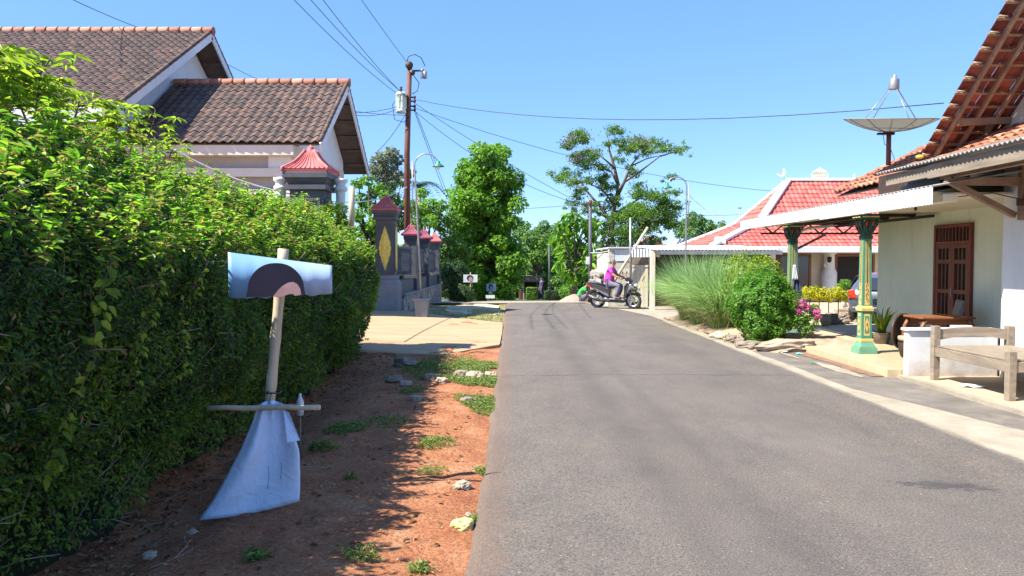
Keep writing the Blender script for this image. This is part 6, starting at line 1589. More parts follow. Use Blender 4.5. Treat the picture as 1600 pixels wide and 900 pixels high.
def hull(name, mat, prof, w0, w1=None, parent=None, rnd=.02):
    """side outline extruded across the scooter with a rounded edge"""
    mb = MB(); mb.prism(prof, -w0, w0, 'xz'); o = mb.build(name, mat, parent or S, bevel=rnd, fixn=True); o.modifiers[0].angle_limit = R(60); return o
hull('front_fender', M['scoot_black'], [(.34,.42),(.40,.54),(.50,.62),(.64,.645),(.78,.60),(.92,.47),(.90,.44),(.78,.56),(.64,.595),(.52,.57),(.43,.50),(.38,.40)], .065)
hull('front_body', M['scoot_black'], [(.30,.34),(.36,.62),(.40,.86),(.50,.95),(.60,.90),(.72,.78),(.80,.66),(.74,.60),(.60,.66),(.50,.60),(.42,.40),(.40,.28)], .17, rnd=.05)
hull('side_flash', M['scoot_grey'], [(.44,.50),(.52,.84),(.60,.86),(.70,.76),(.74,.68),(.62,.70),(.54,.64)], .182, rnd=.03)
hull('floorboard', M['scoot_grey'], [(-.20,.30),(.36,.28),(.44,.36),(.40,.40),(.30,.345),(-.20,.36)], .16, rnd=.02)
hull('under_panel', M['black'], [(-.30,.22),(.30,.20),(.38,.27),(.30,.30),(-.28,.30)], .13, rnd=.02)
hull('rear_body', M['scoot_black'], [(-.18,.36),(-.12,.66),(-.10,.74),(-.30,.76),(-.60,.84),(-.92,.90),(-.98,.86),(-.86,.74),(-.62,.60),(-.42,.46)], .15, rnd=.05)
hull('side_trim', M['scoot_grey'], [(-.20,.40),(-.40,.50),(-.62,.62),(-.80,.74),(-.60,.66),(-.40,.57),(-.20,.50)], .158, rnd=.01)
hull('seat', M['black'], [(-.10,.745),(-.14,.80),(-.30,.79),(-.50,.83),(-.62,.90),(-.86,.92),(-.90,.885),(-.60,.83),(-.30,.755)], .14, rnd=.04)
hull('tail_light', M['red_lens'], [(-.80,.80),(-.98,.88),(-.99,.84),(-.90,.78)], .10, rnd=.01)
mb = MB(); mb.bar((-.80,.155,.70), (-.92,.13,.82), .02, .05, up=(0,1,0)); mb.bar((-.80,-.155,.70), (-.94,-.13,.80), .02, .05, up=(0,1,0)); mb.build('side_reflector', M['red_lens'], S)
hull('rear_fender', M['black'], [(-.78,.66),(-.96,.60),(-1.06,.46),(-1.04,.44),(-.92,.56),(-.76,.60)], .06, rnd=.01)
mb = MB(); mb.tube([(-.84,0,.90), (-.98,.0,.93), (-1.0,0,.90)], .015, 6); mb.tube([(-.55,.12,.86), (-.85,.12,.95), (-.93,.06,.95), (-.93,-.06,.95), (-.85,-.12,.95), (-.55,-.12,.86)], .013, 6); mb.build('grab_rail', M['scoot_grey'], S)
mb = MB(); mb.tube([(-.20,-.15,.26), (-.45,-.16,.26), (-.60,-.16,.30), (-1.0,-.17,.44)], [.02,.03,.055,.05], 12); mb.build('exhaust', M['black'], S)
mb = MB(); mb.bar((-.60,-.175,.33), (-.92,-.19,.44), .10, .015, up=(0,1,0)); mb.build('heat_shield', M['chrome'], S)
mb = MB(); mb.box(-.60,-.02,.22,-.12,.12,.40); mb.tube([(-.64,.1,.285), (-.56,.12,.62)], .022, 8); mb.ell((-.30,.0,.33), .14,.10,.09); mb.build('engine', M['metal'], S)
mb = MB(); mb.tube([(WB,.06,.285), (.50,.06,.62)], .022, 8); mb.tube([(WB,-.06,.285), (.50,-.06,.62)], .022, 8); mb.build('fork', M['chrome'], S)
mb = MB(); mb.tube([(.48,0,.90), (.38,0,1.03)], .03, 8); mb.tube([(.28,.33,1.03), (.37,.20,1.05), (.40,0,1.04), (.37,-.20,1.05), (.28,-.33,1.03)], .016, 8); mb.build('handlebar', M['black'], S)
hull('headlight_cowl', M['scoot_black'], [(.34,.98),(.40,1.10),(.50,1.08),(.60,.98),(.60,.92),(.48,.92)], .12, rnd=.04)
mb = MB(); mb.ell((.72,0,.80), .07, .11, .07, 12, 8); mb.build('headlight', M['lens'], S)
for s in (-1, 1):
    mb = MB(); mb.tube([(.34,s*.22,1.05), (.33,s*.27,1.20)], .006, 5); mb.ell((.33,s*.28,1.25), .015,.065,.04, 10, 8); mb.build('mirror', M['black'], S)
mb = MB(); mb.box(.80,-.10,.66,.815,.10,.80) if False else mb.box(.82,-.1,.62,.83,.1,.72); mb.build('number_plate', M['white_clean'], S)
mb = MB(); mb.box(.34,-.12,.45,.36,.12,.80); mb.build('leg_shield', M['black'], S)

P = thing('person', 'rider in magenta shirt and grey trousers sitting on the black scooter', 'person', SC_LOC, SC_ROT, local=True)
nodes = [((-.26,0,.88),.10,.12), ((-.22,0,1.05),.10,.12), ((-.17,0,1.24),.10,.14), ((-.13,0,1.38),.09,.14), ((-.10,0,1.45),.055,.055), ((-.075,0,1.52),.062,.058), ((-.065,0,1.60),.086,.08), ((-.07,0,1.665),.066,.064)]
edges = [(i, i+1) for i in range(7)]
arm = {}
for s in (-1, 1):
    b = len(nodes); nodes += [((-.14,s*.19,1.36),.062,.062), ((.0,s*.25,1.16),.048,.048), ((.13,s*.27,1.10),.036,.036), ((.25,s*.29,1.07),.028,.028)]
    edges += [(3, b), (b, b+1), (b+1, b+2), (b+2, b+3)]
    b = len(nodes); nodes += [((-.20,s*.11,.86),.10,.10), ((.18,s*.15,.80),.078,.078), ((.12,s*.15,.58),.058,.058), ((.04,s*.14,.40),.04,.04), ((.12,s*.14,.37),.036,.03), ((.20,s*.14,.365),.03,.022)]
    edges += [(0, b), (b, b+1), (b+1, b+2), (b+2, b+3), (b+3, b+4), (b+4, b+5)]
body = skin_obj('body', nodes, edges, M['skin'], P)
M['magenta'] = surf('magenta_shirt', (.38,.035,.30), (.50,.06,.40), 8, .8, .3, .006, 30, world=False); M['trouser'] = surf('grey_purple_trousers', (.11,.10,.16), (.17,.16,.23), 8, .85, .3, .006, 30, world=False)
n2 = [((-.29,0,.82),.17,.20), ((-.23,0,1.0),.165,.19), ((-.17,0,1.24),.14,.19), ((-.13,0,1.385),.105,.15), ((-.11,0,1.435),.07,.07)]; e2 = [(0,1),(1,2),(2,3),(3,4)]
for s in (-1, 1): b = len(n2); n2 += [((-.14,s*.19,1.36),.08,.08), ((-.03,s*.24,1.20),.07,.07)]; e2 += [(3,b),(b,b+1)]
skin_obj('shirt', n2, e2, M['magenta'], P)
n2 = [((-.25,0,.84),.15,.165)]; e2 = []
for s in (-1, 1): b = len(n2); n2 += [((-.18,s*.11,.85),.115,.115), ((.18,s*.15,.80),.098,.092), ((.12,s*.15,.58),.082,.078), ((.05,s*.14,.43),.072,.068)]; e2 += [(0,b),(b,b+1),(b+1,b+2),(b+2,b+3)]
skin_obj('trousers', n2, e2, M['trouser'], P)
M['capgrey'] = plain('olive_grey_cap', (.13,.13,.10), .8)
head(P, (-.065,0,1.60), (1,0,0), .215, cap='capgrey')
mb = MB()
for s in (-1, 1): hand(mb, (.245,s*.29,1.07), (.75,0,-.25), (0,0,-1), .85, .9)
mb.build('hands', M['skin'], P)
mb = MB()
for s in (-1, 1): mb.box(.02,s*.14-.045,.345,.24,s*.14+.045,.362); mb.tube([(.12,s*.14-.045,.36),(.13,s*.14,.405),(.12,s*.14+.045,.36)], .012, 6)
mb.build('sandals', M['darkwood'], P)
mb = MB(); mb.ell((.02,0,1.60), .022,.016,.024, 8, 6)
for s in (-1,1): mb.ell((-.07,s*.083,1.60), .020,.010,.032, 8, 6)
mb.build('nose_and_ears', M['skin'], P)

# ---- crouching person in green by the sand
yc = 32.0; gz = tz(yc); p0 = at(911, 470, yc)
P = thing('person', 'person in green shirt crouching beside the sand heap', 'person', (p0.x, yc, gz), 0, local=True)
nodes = [((-.10,0,.22),.13,.14), ((-.10,0,.38),.12,.15), ((.0,0,.54),.12,.16), ((.08,0,.64),.07,.09), ((.14,0,.69),.05,.05), ((.19,0,.76),.075,.07), ((.21,0,.82),.065,.06)]
edges = [(i, i+1) for i in range(6)]
for s in (-1, 1):
    b = len(nodes); nodes += [((.06,s*.18,.58),.055,.055), ((.20,s*.22,.38),.045,.045), ((.36,s*.16,.20),.032,.032), ((.44,s*.14,.12),.03,.02)]; edges += [(2,b),(b,b+1),(b+1,b+2),(b+2,b+3)]
    b = len(nodes); nodes += [((-.06,s*.12,.20),.09,.09), ((.28,s*.20,.40),.07,.07), ((.16,s*.17,.10),.048,.048), ((.18,s*.17,.05),.035,.035), ((.30,s*.17,.03),.03,.02)]; edges += [(0,b),(b,b+1),(b+1,b+2),(b+2,b+3),(b+3,b+4)]
skin_obj('body', nodes, edges, M['skin'], P)
M['green_shirt'] = surf('green_shirt', (.04,.30,.07), (.07,.42,.10), 8, .8, .3, .006, 30, world=False)
n2 = [((-.11,0,.20),.16,.17), ((-.10,0,.38),.155,.19), ((.0,0,.54),.15,.20), ((.07,0,.63),.09,.11)]; e2 = [(0,1),(1,2),(2,3)]
for s in (-1, 1): b = len(n2); n2 += [((.06,s*.19,.58),.08,.08), ((.14,s*.21,.46),.07,.07)]; e2 += [(2,b),(b,b+1)]
skin_obj('shirt', n2, e2, M['green_shirt'], P)
n2 = [((-.08,0,.20),.14,.15)]; e2 = []
for s in (-1, 1): b = len(n2); n2 += [((-.04,s*.12,.20),.11,.11), ((.28,s*.20,.40),.09,.09), ((.18,s*.17,.16),.07,.07)]; e2 += [(0,b),(b,b+1),(b+1,b+2)]
skin_obj('trousers', n2, e2, M['trouser'], P)
head(P, (.195,0,.775), (.8,0,-.5), .20)
mb = MB(); 
for s in (-1, 1): hand(mb, (.43,s*.14,.12), (.6,0,-.6), (-1,0,-.3), .9, .5)
mb.build('hands', M['skin'], P)
# ---- standing person far off
yc = 57.0; gz = tz(yc); p0 = at(846, 468, yc)
P = thing('person', 'distant person in dark blue clothes standing by the kiosk', 'person', (p0.x, yc, gz), R(200), local=True)
nodes = [((0,0,.92),.13,.12), ((0,0,1.1),.12,.11), ((0,0,1.3),.15,.11), ((0,0,1.42),.08,.07), ((0,0,1.48),.05,.05), ((0.01,0,1.57),.08,.085), ((0.01,0,1.64),.066,.07)]; edges = [(i,i+1) for i in range(6)]
for s in (-1, 1):
    b = len(nodes); nodes += [((0,s*.19,1.36),.055,.055), ((.02,s*.24,1.1),.045,.045), ((.10,s*.22,.88),.03,.03), ((.13,s*.21,.80),.03,.02)]; edges += [(2,b),(b,b+1),(b+1,b+2),(b+2,b+3)]
    b = len(nodes); nodes += [((0,s*.10,.86),.09,.09), ((.02,s*.11,.48),.062,.062), ((0,s*.12,.10),.042,.042), ((.03,s*.12,.04),.04,.03), ((.14,s*.13,.03),.03,.02)]; edges += [(0,b),(b,b+1),(b+1,b+2),(b+2,b+3),(b+3,b+4)]
skin_obj('body', nodes, edges, M['skin'], P)
M['navy'] = surf('navy_cloth', (.03,.04,.09), (.06,.07,.14), 8, .85, .2, .006, 30, world=False)
n2 = [((0,0,.84),.16,.14), ((0,0,1.1),.15,.13), ((0,0,1.32),.17,.13), ((0,0,1.43),.09,.08)]; e2 = [(0,1),(1,2),(2,3)]
for s in (-1, 1): b = len(n2); n2 += [((0,s*.20,1.36),.075,.075), ((.02,s*.24,1.12),.06,.06), ((.08,s*.225,.95),.05,.05)]; e2 += [(2,b),(b,b+1),(b+1,b+2)]
skin_obj('shirt', n2, e2, M['navy'], P)
n2 = [((0,0,.90),.14,.13)]; e2 = []
for s in (-1, 1): b = len(n2); n2 += [((0,s*.10,.84),.11,.11), ((.02,s*.11,.48),.085,.085), ((0,s*.12,.12),.07,.07)]; e2 += [(0,b),(b,b+1),(b+1,b+2)]
skin_obj('trousers', n2, e2, M['navy'], P)
head(P, (0.01,0,1.57), (1,0,0), .215)
mb = MB()
for s in (-1, 1): hand(mb, (.13,s*.21,.80), (.2,0,-1), (0,-s,0), .9, .4)
mb.build('hands', M['skin'], P)
# ---- sand heap and sacks
c0 = at(897, 470, 33); z = tz(33)
T = MB(); vs = []; fs = []; n = 26
for j in range(9):
    rr = j/8
    for i in range(n):
        a = 2*math.pi*i/n; k = 1 + .25*float(fbm(np.array([math.cos(a)*2]), np.array([math.sin(a)*2+j*.2]), s=61)[0]-.47); h = .42*(1-rr**1.3)*(1 + .3*float(fbm(np.array([rr*4*math.cos(a)]), np.array([rr*4*math.sin(a)]), s=62)[0]-.47)) - .03
        vs.append((c0.x + .80*rr*k*math.cos(a), 33 + .6*rr*k*math.sin(a), z+h))
for j in range(8):
    for i in range(n): fs.append((j*n+i, (j+1)*n+i, (j+1)*n+(i+1)%n, j*n+(i+1)%n))
T.add(vs, fs, True); o = T.build('sand_heap', surf('pale_pinkish_sand', (.26,.20,.155), (.38,.30,.25), 5, .95, .8, .03, 25)); tag(o, 'pale heap of sand and rubble left of the crouching person', 'sand heap')
# bucket and broom by the door
T = thing('bucket', 'small yellow green bucket on the ground before the plank door', 'bucket', at(996, 474, 25.9)); p = Vector((at(996, 470, 25.9).x, 25.9, 0))
mb = MB(); mb.lathe([(.0,0),(.11,0),(.15,.22),(.16,.22),(.16,.24),(.14,.24),(.10,.02),(.0,.02)], p, 16); mb.build('pail', plain('yellow_green_plastic', (.45,.50,.05), .4), T)
T = thing('broom', 'yellow handled broom leaning against the plank door', 'broom', at(990, 474, 26.2)); mb = MB(); mb.tube([at(991, 466, 26.2), at(1009, 428, 26.75)], .018, 6); mb.build('handle', plain('yellow_handle', (.6,.42,.06), .5), T); mb = MB(); a = at(991, 466, 26.2); mb.taper(a.x-.02, a.y, -.0, a.z, .12, .05, .04, .03); mb.build('bristles', M['leaf_dry'], T)

# ================================================================ CAR in the courtyard (local frame: x forward)
C = thing('parked_car', 'silver hatchback parked in the courtyard, partly behind the green column', 'car', (10.3, 20.0, .045), R(58), local=True); C.scale = (1, 1, .87)
M['carpaint'] = plain('silver_paint', (.11,.125,.165), .3, .35, .5, .6)
secs = [ # x, half width low, z low, half width belt, z belt, z top, half width top
    (-1.95,.62,.42,.70,.74,.78,.60), (-1.85,.78,.28,.82,.90,1.02,.64), (-1.70,.81,.24,.84,.95,1.20,.60), (-1.45,.82,.22,.85,.97,1.40,.58), (-1.0,.82,.21,.86,.98,1.49,.59), (-.3,.82,.20,.86,.97,1.52,.61),
    (.35,.82,.20,.86,.96,1.48,.59), (.85,.82,.20,.85,.95,1.22,.62), (1.15,.81,.21,.84,.93,1.0,.68), (1.6,.80,.22,.82,.84,.90,.64), (1.9,.74,.26,.76,.70,.76,.58), (2.02,.60,.34,.62,.58,.62,.50)]
vs = []; fs = []; per = 10
for (x, wl, zl, wb, zb, ztp, wt) in secs:
    ring = [(-wl,zl), (-wb*1.01,(zl+zb)/2), (-wb,zb), (-(wb*.35+wt*.65),zb+(ztp-zb)*.72), (-wt*.82,ztp), (wt*.82,ztp), (wb*.35+wt*.65,zb+(ztp-zb)*.72), (wb,zb), (wb*1.01,(zl+zb)/2), (wl,zl)]
    vs += [(x, a, b) for a, b in ring]
for i in range(len(secs)-1):
    for k in range(per): fs.append((i*per+k, (i+1)*per+k, (i+1)*per+(k+1)%per, i*per+(k+1)%per))
fs += [tuple(range(per)), tuple(reversed(range((len(secs)-1)*per, len(secs)*per)))]
mb = MB(); mb.add(vs, fs, True); o = mb.build('body', M['carpaint'], C, fixn=True); m_ = o.modifiers.new('sub', 'SUBSURF'); m_.levels = 2; m_.render_levels = 2
def cwin(name, pts, off=.012):
    mb = MB(); mb.add(pts, [tuple(range(len(pts)))]); return mb.build(name, M['glass'], C, solid=.012)
cwin('rear_window', [(-1.90,-.60,.98), (-1.90,.60,.98), (-1.56,.50,1.33), (-1.56,-.50,1.33)])
for s in (-1, 1):
    cwin('side_window', [(-1.35,s*.855,1.02), (.0,s*.87,1.02), (-.05,s*.73,1.40), (-1.15,s*.72,1.38)]); cwin('side_window', [(.06,s*.87,1.02), (.85,s*.86,1.02), (.35,s*.74,1.38), (.02,s*.74,1.40)])
cwin('windscreen', [(1.12,-.66,1.02), (1.12,.66,1.02), (.60,.54,1.38), (.60,-.54,1.38)])
for s in (-1, 1):
    mb = MB(); mb.prism([(s*.60,.72),(s*.80,.74),(s*.80,.98),(s*.68,1.0)], -1.93, -1.80, 'yz'); mb.build('tail_light', M['red_lens'], C, bevel=.015, fixn=True)
for x in (-1.25, 1.3):
    for s in (-1, 1):
        mb = MB(); mb.lathe([(.19,-.09),(.28,-.09),(.30,-.05),(.30,.05),(.28,.09),(.19,.09)], (x, s*.76, .30), 24, 'y'); wh = mb.build('wheel', M['rubber'], C)
        mb = MB(); mb.lathe([(.0,-.07),(.19,-.08),(.19,.08),(.0,.07)], (x, s*.76, .30), 16, 'y'); mb.build('rim', M['chrome'], wh)
mb = MB(); mb.box(-1.99,-.72,.34,-1.90,.72,.50); mb.build('bumper_trim', M['carpaint'], C, bevel=.03)
mb = MB(); mb.box(-1.975,-.24,.62,-1.955,.24,.74); mb.build('number_plate', M['black'], C)

# ================================================================ RIGHT GARDEN
# tall arching grass clumps
def grassclump(lab, x, y, n, h, rr, w_=.012):
    T = thing('grass_clump', lab, 'grass', (x, y, 0), group='tall arching grass clumps by the road')
    a = rng.random(n)*6.283; r0 = rr*np.sqrt(rng.random(n)); P = np.stack([x+r0*np.cos(a), y+r0*np.sin(a), np.zeros(n)], 1)
    lean = .04 + .26*r0/rr; b = a + rng.normal(size=n)*.6; D = np.stack([np.cos(b)*lean, np.sin(b)*lean, np.ones(n)], 1)
    lf = Leaves(); lf.blades(P, D, h*rng.uniform(.6, 1.25, n), w_*rng.uniform(.8, 1.4, n), rng.uniform(.12, .8, n), 6); lf.build('blades', M['grass_blade'], T); k = n//7; ld = Leaves(); ld.blades(P[:k], D[:k], h*rng.uniform(.3, .85, k), w_, rng.uniform(.4, 1.0, k), 6); return ld.build('dry_blades', M['straw'], T)
grassclump('tall pale arching grass clump at the road side, leftmost and farthest', 5.0, 19.8, 4500, 1.85, .42, .012)
grassclump('tall arching grass clump in the middle of the row', 5.0, 18.4, 5200, 1.85, .48, .012)
grassclump('tall arching grass clump next to the round shrub', 5.0, 17.0, 4500, 1.75, .40, .014)
c, r = onp(1196, 14.2, 415, 527); shrub('shrub', 'rounded dense green shrub beside the porch column', (4.88, 14.2, .72), .58, .60, .70, .055, 16000, 'leaf_shrub', core=True, noise_=.30)
shrub('shrub', 'brighter loose bush rising behind the rounded shrub', (5.45, 16.6, .9), .75, .6, .85, .075, 6500, 'leaf_fresh', core=False, noise_=.25)
# single bright banana-like leaf plant
T = thing('banana_plant', 'young plant with one upright yellow green leaf before the tall grass', 'plant', (4.3, 14.9, 0)); lf = Leaves()
lf.blades(np.array([[4.30,14.9,0],[4.30,14.9,0],[4.33,14.88,0]]), np.array([[.15,0,1.],[-.5,.1,1],[.6,-.2,.8]]), np.array([.75,.5,.4]), np.array([.11,.08,.07]), np.array([.25,.8,.9]), 8); lf.build('leaves', M['leaf_yellow'], T)
# bed soil with rough stone edging
def bed_z(X, Y): return .02 + .16*np.clip((X-4.45)/.5, 0, 1) + (fbm(X*3, Y*3, s=71)-.47)*.14 - .10*np.clip((13.25-Y)/.35, 0, 1)
tag(gridmesh('planting_bed', np.arange(4.3, 6.2, .09), np.arange(12.95, 21, .12), bed_z, surf('dry_bed_soil', (.26,.17,.11), (.42,.31,.21), 3, .95, .8, .02, 25, stain=((.5,.45,.36), 4, .6))), kind='structure')
def rock(name, lab, c, sx_, sy_, sz_, mat, seed=0, cat='stone', group=None):
    mb = MB(); mb.ell((0,0,0), 1, 1, 1, 20, 14); a = np.array([list(p) for p in mb.v]); d = norm(a); k = 1 + (fbm(d[:,0]*1.6+seed, d[:,1]*1.6, d[:,2]*1.6, s=81+seed)-.47)*1.3 + (np.abs(fbm(d[:,0]*4+seed, d[:,1]*4, d[:,2]*4, s=85+seed)-.47))*.6; k = np.where(d[:,2]*k > .9, .9/np.maximum(d[:,2], .1), k)
    a = a*k[:, None]*[sx_, sy_, sz_] + np.array(c); mb.v = [Vector(p) for p in a]; mb.sm = [False]*len(mb.f); o = mb.build(name, M[mat]); tag(o, lab, cat, group); return o
M['rock'] = surf('grey_rock', (.16,.13,.10), (.29,.24,.19), 9, .9, .7, .02, 30); M['rock_pale'] = surf('pale_rock', (.27,.22,.165), (.44,.37,.28), 9, .9, .6, .015, 30); M['rock_yellow'] = surf('yellow_stone', (.42,.38,.13), (.54,.48,.22), 9, .85, .4, .01, 30)
rock('edging_stone', 'long rough pale stone at the foot of the rounded shrub', (4.92, 13.15, .10), .50, .17, .13, 'rock_pale', 1)
rock('edging_stone', 'flat brownish stone left of the long pale one', (4.42, 13.6, .06), .22, .22, .09, 'rock', 2)
rock('edging_stone', 'grey edging stone at the road side below the tall grass', (4.38, 15.4, .06), .20, .35, .10, 'rock_pale', 3)
rock('edging_stone', 'brown edging stone between grass clump and shrub', (4.42, 14.45, .06), .18, .22, .12, 'rock', 4)
# croton, bougainvillea, bonsai, potted plants
lf = Leaves(); T = thing('croton_bush', 'bright yellow leaved bush row in the courtyard', 'shrub', (8.6, 20.4, .04)); 
for px, rr in ((1262,9),(1272,10),(1285,9),(1297,10),(1308,9),(1318,7),(1278,7)):
    p = at(px, 462 - random.uniform(0, 5), 20.4); P, N = shell(p, rr*20.4/1150, 200); lf.add(P, N, .12, .28, 4, .2, .7)
lf.build('foliage', M['leaf_yellow'], T)
mb = MB()
for px in (1265, 1280, 1295, 1310): p = at(px, 465, 20.4); mb.tube([(p.x, p.y, .04), p], .015, 6)
mb.build('stems', M['bark'], T)
T = thing('flower_bush', 'bush with pink magenta flowers between the shrub and the porch', 'shrub', (5.55, 13.9, .05)); lf = Leaves(); lp = Leaves()
for (dx, dz_, rr) in ((0,.55,.16),(.12,.40,.15),(-.1,.45,.15),(.02,.25,.14),(.16,.62,.10),(-.08,.70,.11)): P, N = shell((5.50+dx, 13.8, .1+dz_), rr, 300); lf.add(P, N, .05, .5)
for (dx, dz_, rr) in ((-.08,.74,.09),(.02,.66,.08),(.20,.58,.09),(.22,.50,.07),(-.12,.60,.06)): P, N = shell((5.48+dx, 13.72, .1+dz_), rr, 90); lp.add(P, N, .04, .9)
lf.build('foliage', M['leaf_shrub'], T); lp.build('flowers', M['leaf_pink'], T); mb = MB(); mb.tube([(5.5,13.8,.0),(5.52,13.8,.6)], .015, 6); mb.build('stem', M['bark'], T)
T = thing('bonsai', 'bonsai tree with flat green pads on a pale twisted trunk', 'bonsai', (at(1321, 478, 21.2).x, 21.2, .45)); q = lambda px, py: at(px, py, 21.2)
mb = MB(); mb.tube([q(1321,480), q(1318,470), q(1323,460), q(1319,450), q(1322,442)], [.08,.06,.05,.035,.02], 8); mb.tube([q(1322,462), q(1330,455)], [.03,.015], 6); mb.tube([q(1320,458), q(1312,452)], [.03,.015], 6); mb.build('trunk', M['white'], T)
lf = Leaves()
for px, py, rr in ((1321,440,.16),(1314,445,.13),(1328,446,.13),(1310,452,.12),(1331,454,.12),(1318,449,.1)): P, N = shell(q(px, py), rr, 200, .45); lf.add(P, N, .045, .6)
lf.build('foliage', M['leaf_yellow'] if False else M['leaf_bright'], T)
mb = MB(); p = q(1321, 482); mb.box(p.x-.28, 21.05, p.z-.08, p.x+.28, 21.35, p.z); mb.box(p.x-.4, 21, .04, p.x+.4, 21.5, p.z-.082); mb.build('stone_pot', M['rock_pale'], T, bevel=.02)
for i, (px, y, w_, lab) in enumerate(((1300, 18.4, .16, 'round grey pot below the yellow bushes'), (1311, 18.7, .2, 'dark mossy rock beside the bonsai stand'), (1290, 18.0, .13, 'small pale pot at the left of the courtyard planters'), (1345, 19.2, .14, 'grey rock right of the bonsai stand'))):
    x = at(px, 480, y).x
    if 'pot' in lab:
        T = MB(); T.lathe([(.0,0),(w_*.6,0),(w_,.12),(w_*.9,.26),(w_*1.05,.29),(w_*.85,.29),(w_*.8,.2),(.0,.2)], (x, y, .04), 16); o = T.build('plant_pot', M['rock_pale'] if i else M['rock']); tag(o, lab, 'pot', 'pots in the courtyard')
    else: rock('garden_rock', lab, (x, y, .13), w_*1.3, w_, .2, 'rock', 20+i)
# spiky potted plants by the column and dish on the floor
T = thing('potted_plant', 'striped long leaved plant standing behind the green column', 'plant', (7.1, 14.1, .05)); mb = MB(); mb.lathe([(.0,0),(.12,0),(.16,.2),(.17,.22),(.0,.2)], (7.1,14.1,.04), 14); mb.build('pot', M['rock'], T)
n = 60; a = rng.random(n)*6.28; lf = Leaves(); lf.blades(np.stack([7.1+.05*np.cos(a), 14.1+.05*np.sin(a), np.full(n, .2)], 1), np.stack([.12*np.cos(a), .12*np.sin(a), np.ones(n)], 1), rng.uniform(.4,.85,n), .035, .4, 5); lf.build('leaves', M['leaf_fresh'], T)
lf = Leaves(); T = thing('potted_plant', 'low plant with blue pot against the porch wall', 'plant', (7.45, 13.9, .05)); P, N = shell((7.4,13.8,.28), .16, 60, .6); lf.add(P, N, .14, .35, 6, .5); lf.build('leaves', M['leaf_shrub'], T); mb = MB(); mb.lathe([(.0,0),(.08,0),(.11,.14),(.0,.13)], (7.4,13.8,.05), 14); mb.build('pot', plain('blue_pot', (.05,.12,.3), .4), T)
mb = MB(); mb.lathe([(.0,.0),(.12,.0),(.14,.08),(.10,.11),(.03,.13),(.0,.13)], (7.25,12.7,.121), 16); o = mb.build('black_bowl', M['black']); tag(o, 'small black covered bowl on the porch floor near the wall', 'bowl')
# blue and white cloth hanging on the far column
T = thing('hanging_cloth', 'blue and white cloth hanging from the farther green column', 'cloth', (5.62, 15.0, .9)); 
for (mat, x, z0_, z1_, w_) in (('white_clean', 5.74, 1.25, 1.55, .055), ('navy', 5.78, .98, 1.28, .11)):
    vs = []; fs = []
    for j in range(8):
        t = j/7
        for i in range(9): s = i/8-.5; vs.append((x + s*2*w_*(.35+.65*t), 14.98 - .02*math.sin(i*1.7) - .05*t, z1_ + (z0_-z1_)*t))
    for j in range(7):
        for i in range(8): fs.append((j*9+i, j*9+i+1, (j+1)*9+i+1, (j+1)*9+i))
    mb = MB(); mb.add(vs, fs, True); mb.build('cloth_panel', M[mat], T, solid=.006)

# ================================================================ VERGE: weeds, stones, litter
def gz_(x, y): return float(soil_z(np.array([float(x)]), np.array([float(y)]))[0])
def weed(lab, x, y, r, n, mat='weed', l=.035, kind='patch', grp='weed patches on the dirt verge'):
    T = thing('weed_patch', lab, 'weeds', (x, y, gz_(x, y)), group=grp)
    a = rng.random(n)*6.283; rr = r*rng.random(n)**.6*(.6 + .8*vnoise(np.cos(a)*2+x*9, np.sin(a)*2+y*9)); X_ = x+rr*np.cos(a); Y_ = y+rr*np.sin(a)*1.3
    Z_ = soil_z(X_, Y_) + .004; lf = Leaves(); k = n//2
    lf.add(np.stack([X_[:k], Y_[:k], Z_[:k]+rng.random(k)*.03], 1), np.tile([0,0,1.], (k, 1)), l*rng.uniform(.6, 1.3, k), .5, 4, -.2, .7)
    D = np.stack([rng.normal(size=n-k)*.5, rng.normal(size=n-k)*.5, np.ones(n-k)], 1); lf.blades(np.stack([X_[k:], Y_[k:], Z_[k:]], 1), D, l*1.6*rng.uniform(.6, 1.3, n-k), .006, .6, 3)
    lf.build('leaves', M[mat], T)
def gp(px, py):                                        # ground spot
    y = 1840/(py-410); return (px-800)/1150*y, y
W_ = [('small weed at the bottom picture edge on the lit dirt', 652, 890, .06, 130, .030), ('spreading green weed on the dirt near the bottom centre', 560, 868, .11, 330, .025), ('small leafy weed in the shade near the lower left', 393, 876, .06, 110, .045),
      ('bright weed tuft beside the yellow stone', 745, 806, .08, 420, .022), ('bright grass tuft at the asphalt rim above the yellow stone', 756, 731, .09, 380, .022), ('tiny weed in the shaded dirt right of the hanging sheet', 545, 750, .05, 90, .03),
      ('green weed patch in the middle of the shaded dirt', 677, 694, .17, 900, .025), ('sparse weeds left of the middle patch', 600, 660, .25, 500, .03), ('dry grassy patch at the shadow edge', 672, 732, .12, 350, .02),
      ('weeds by the hedge foot behind the crossbar', 535, 672, .18, 700, .035), ('weeds at the hedge foot near the binding wire', 500, 700, .12, 300, .04), ('bright grass at the asphalt rim, middle distance', 758, 628, .40, 4600, .032),
      ('bright grass strip along the asphalt before the driveway', 752, 592, .48, 5600, .036), ('shaded green patch just before the driveway', 705, 574, .8, 7500, .035), ('shaded green patch beside the driveway corner', 745, 570, .45, 3600, .035), ('green tufts among the stones', 640, 610, .2, 600, .03)]
for (lab, px, py, r, n, l) in W_:
    x, y = gp(px, py); weed(lab, x, y, r, n, 'weed', l)
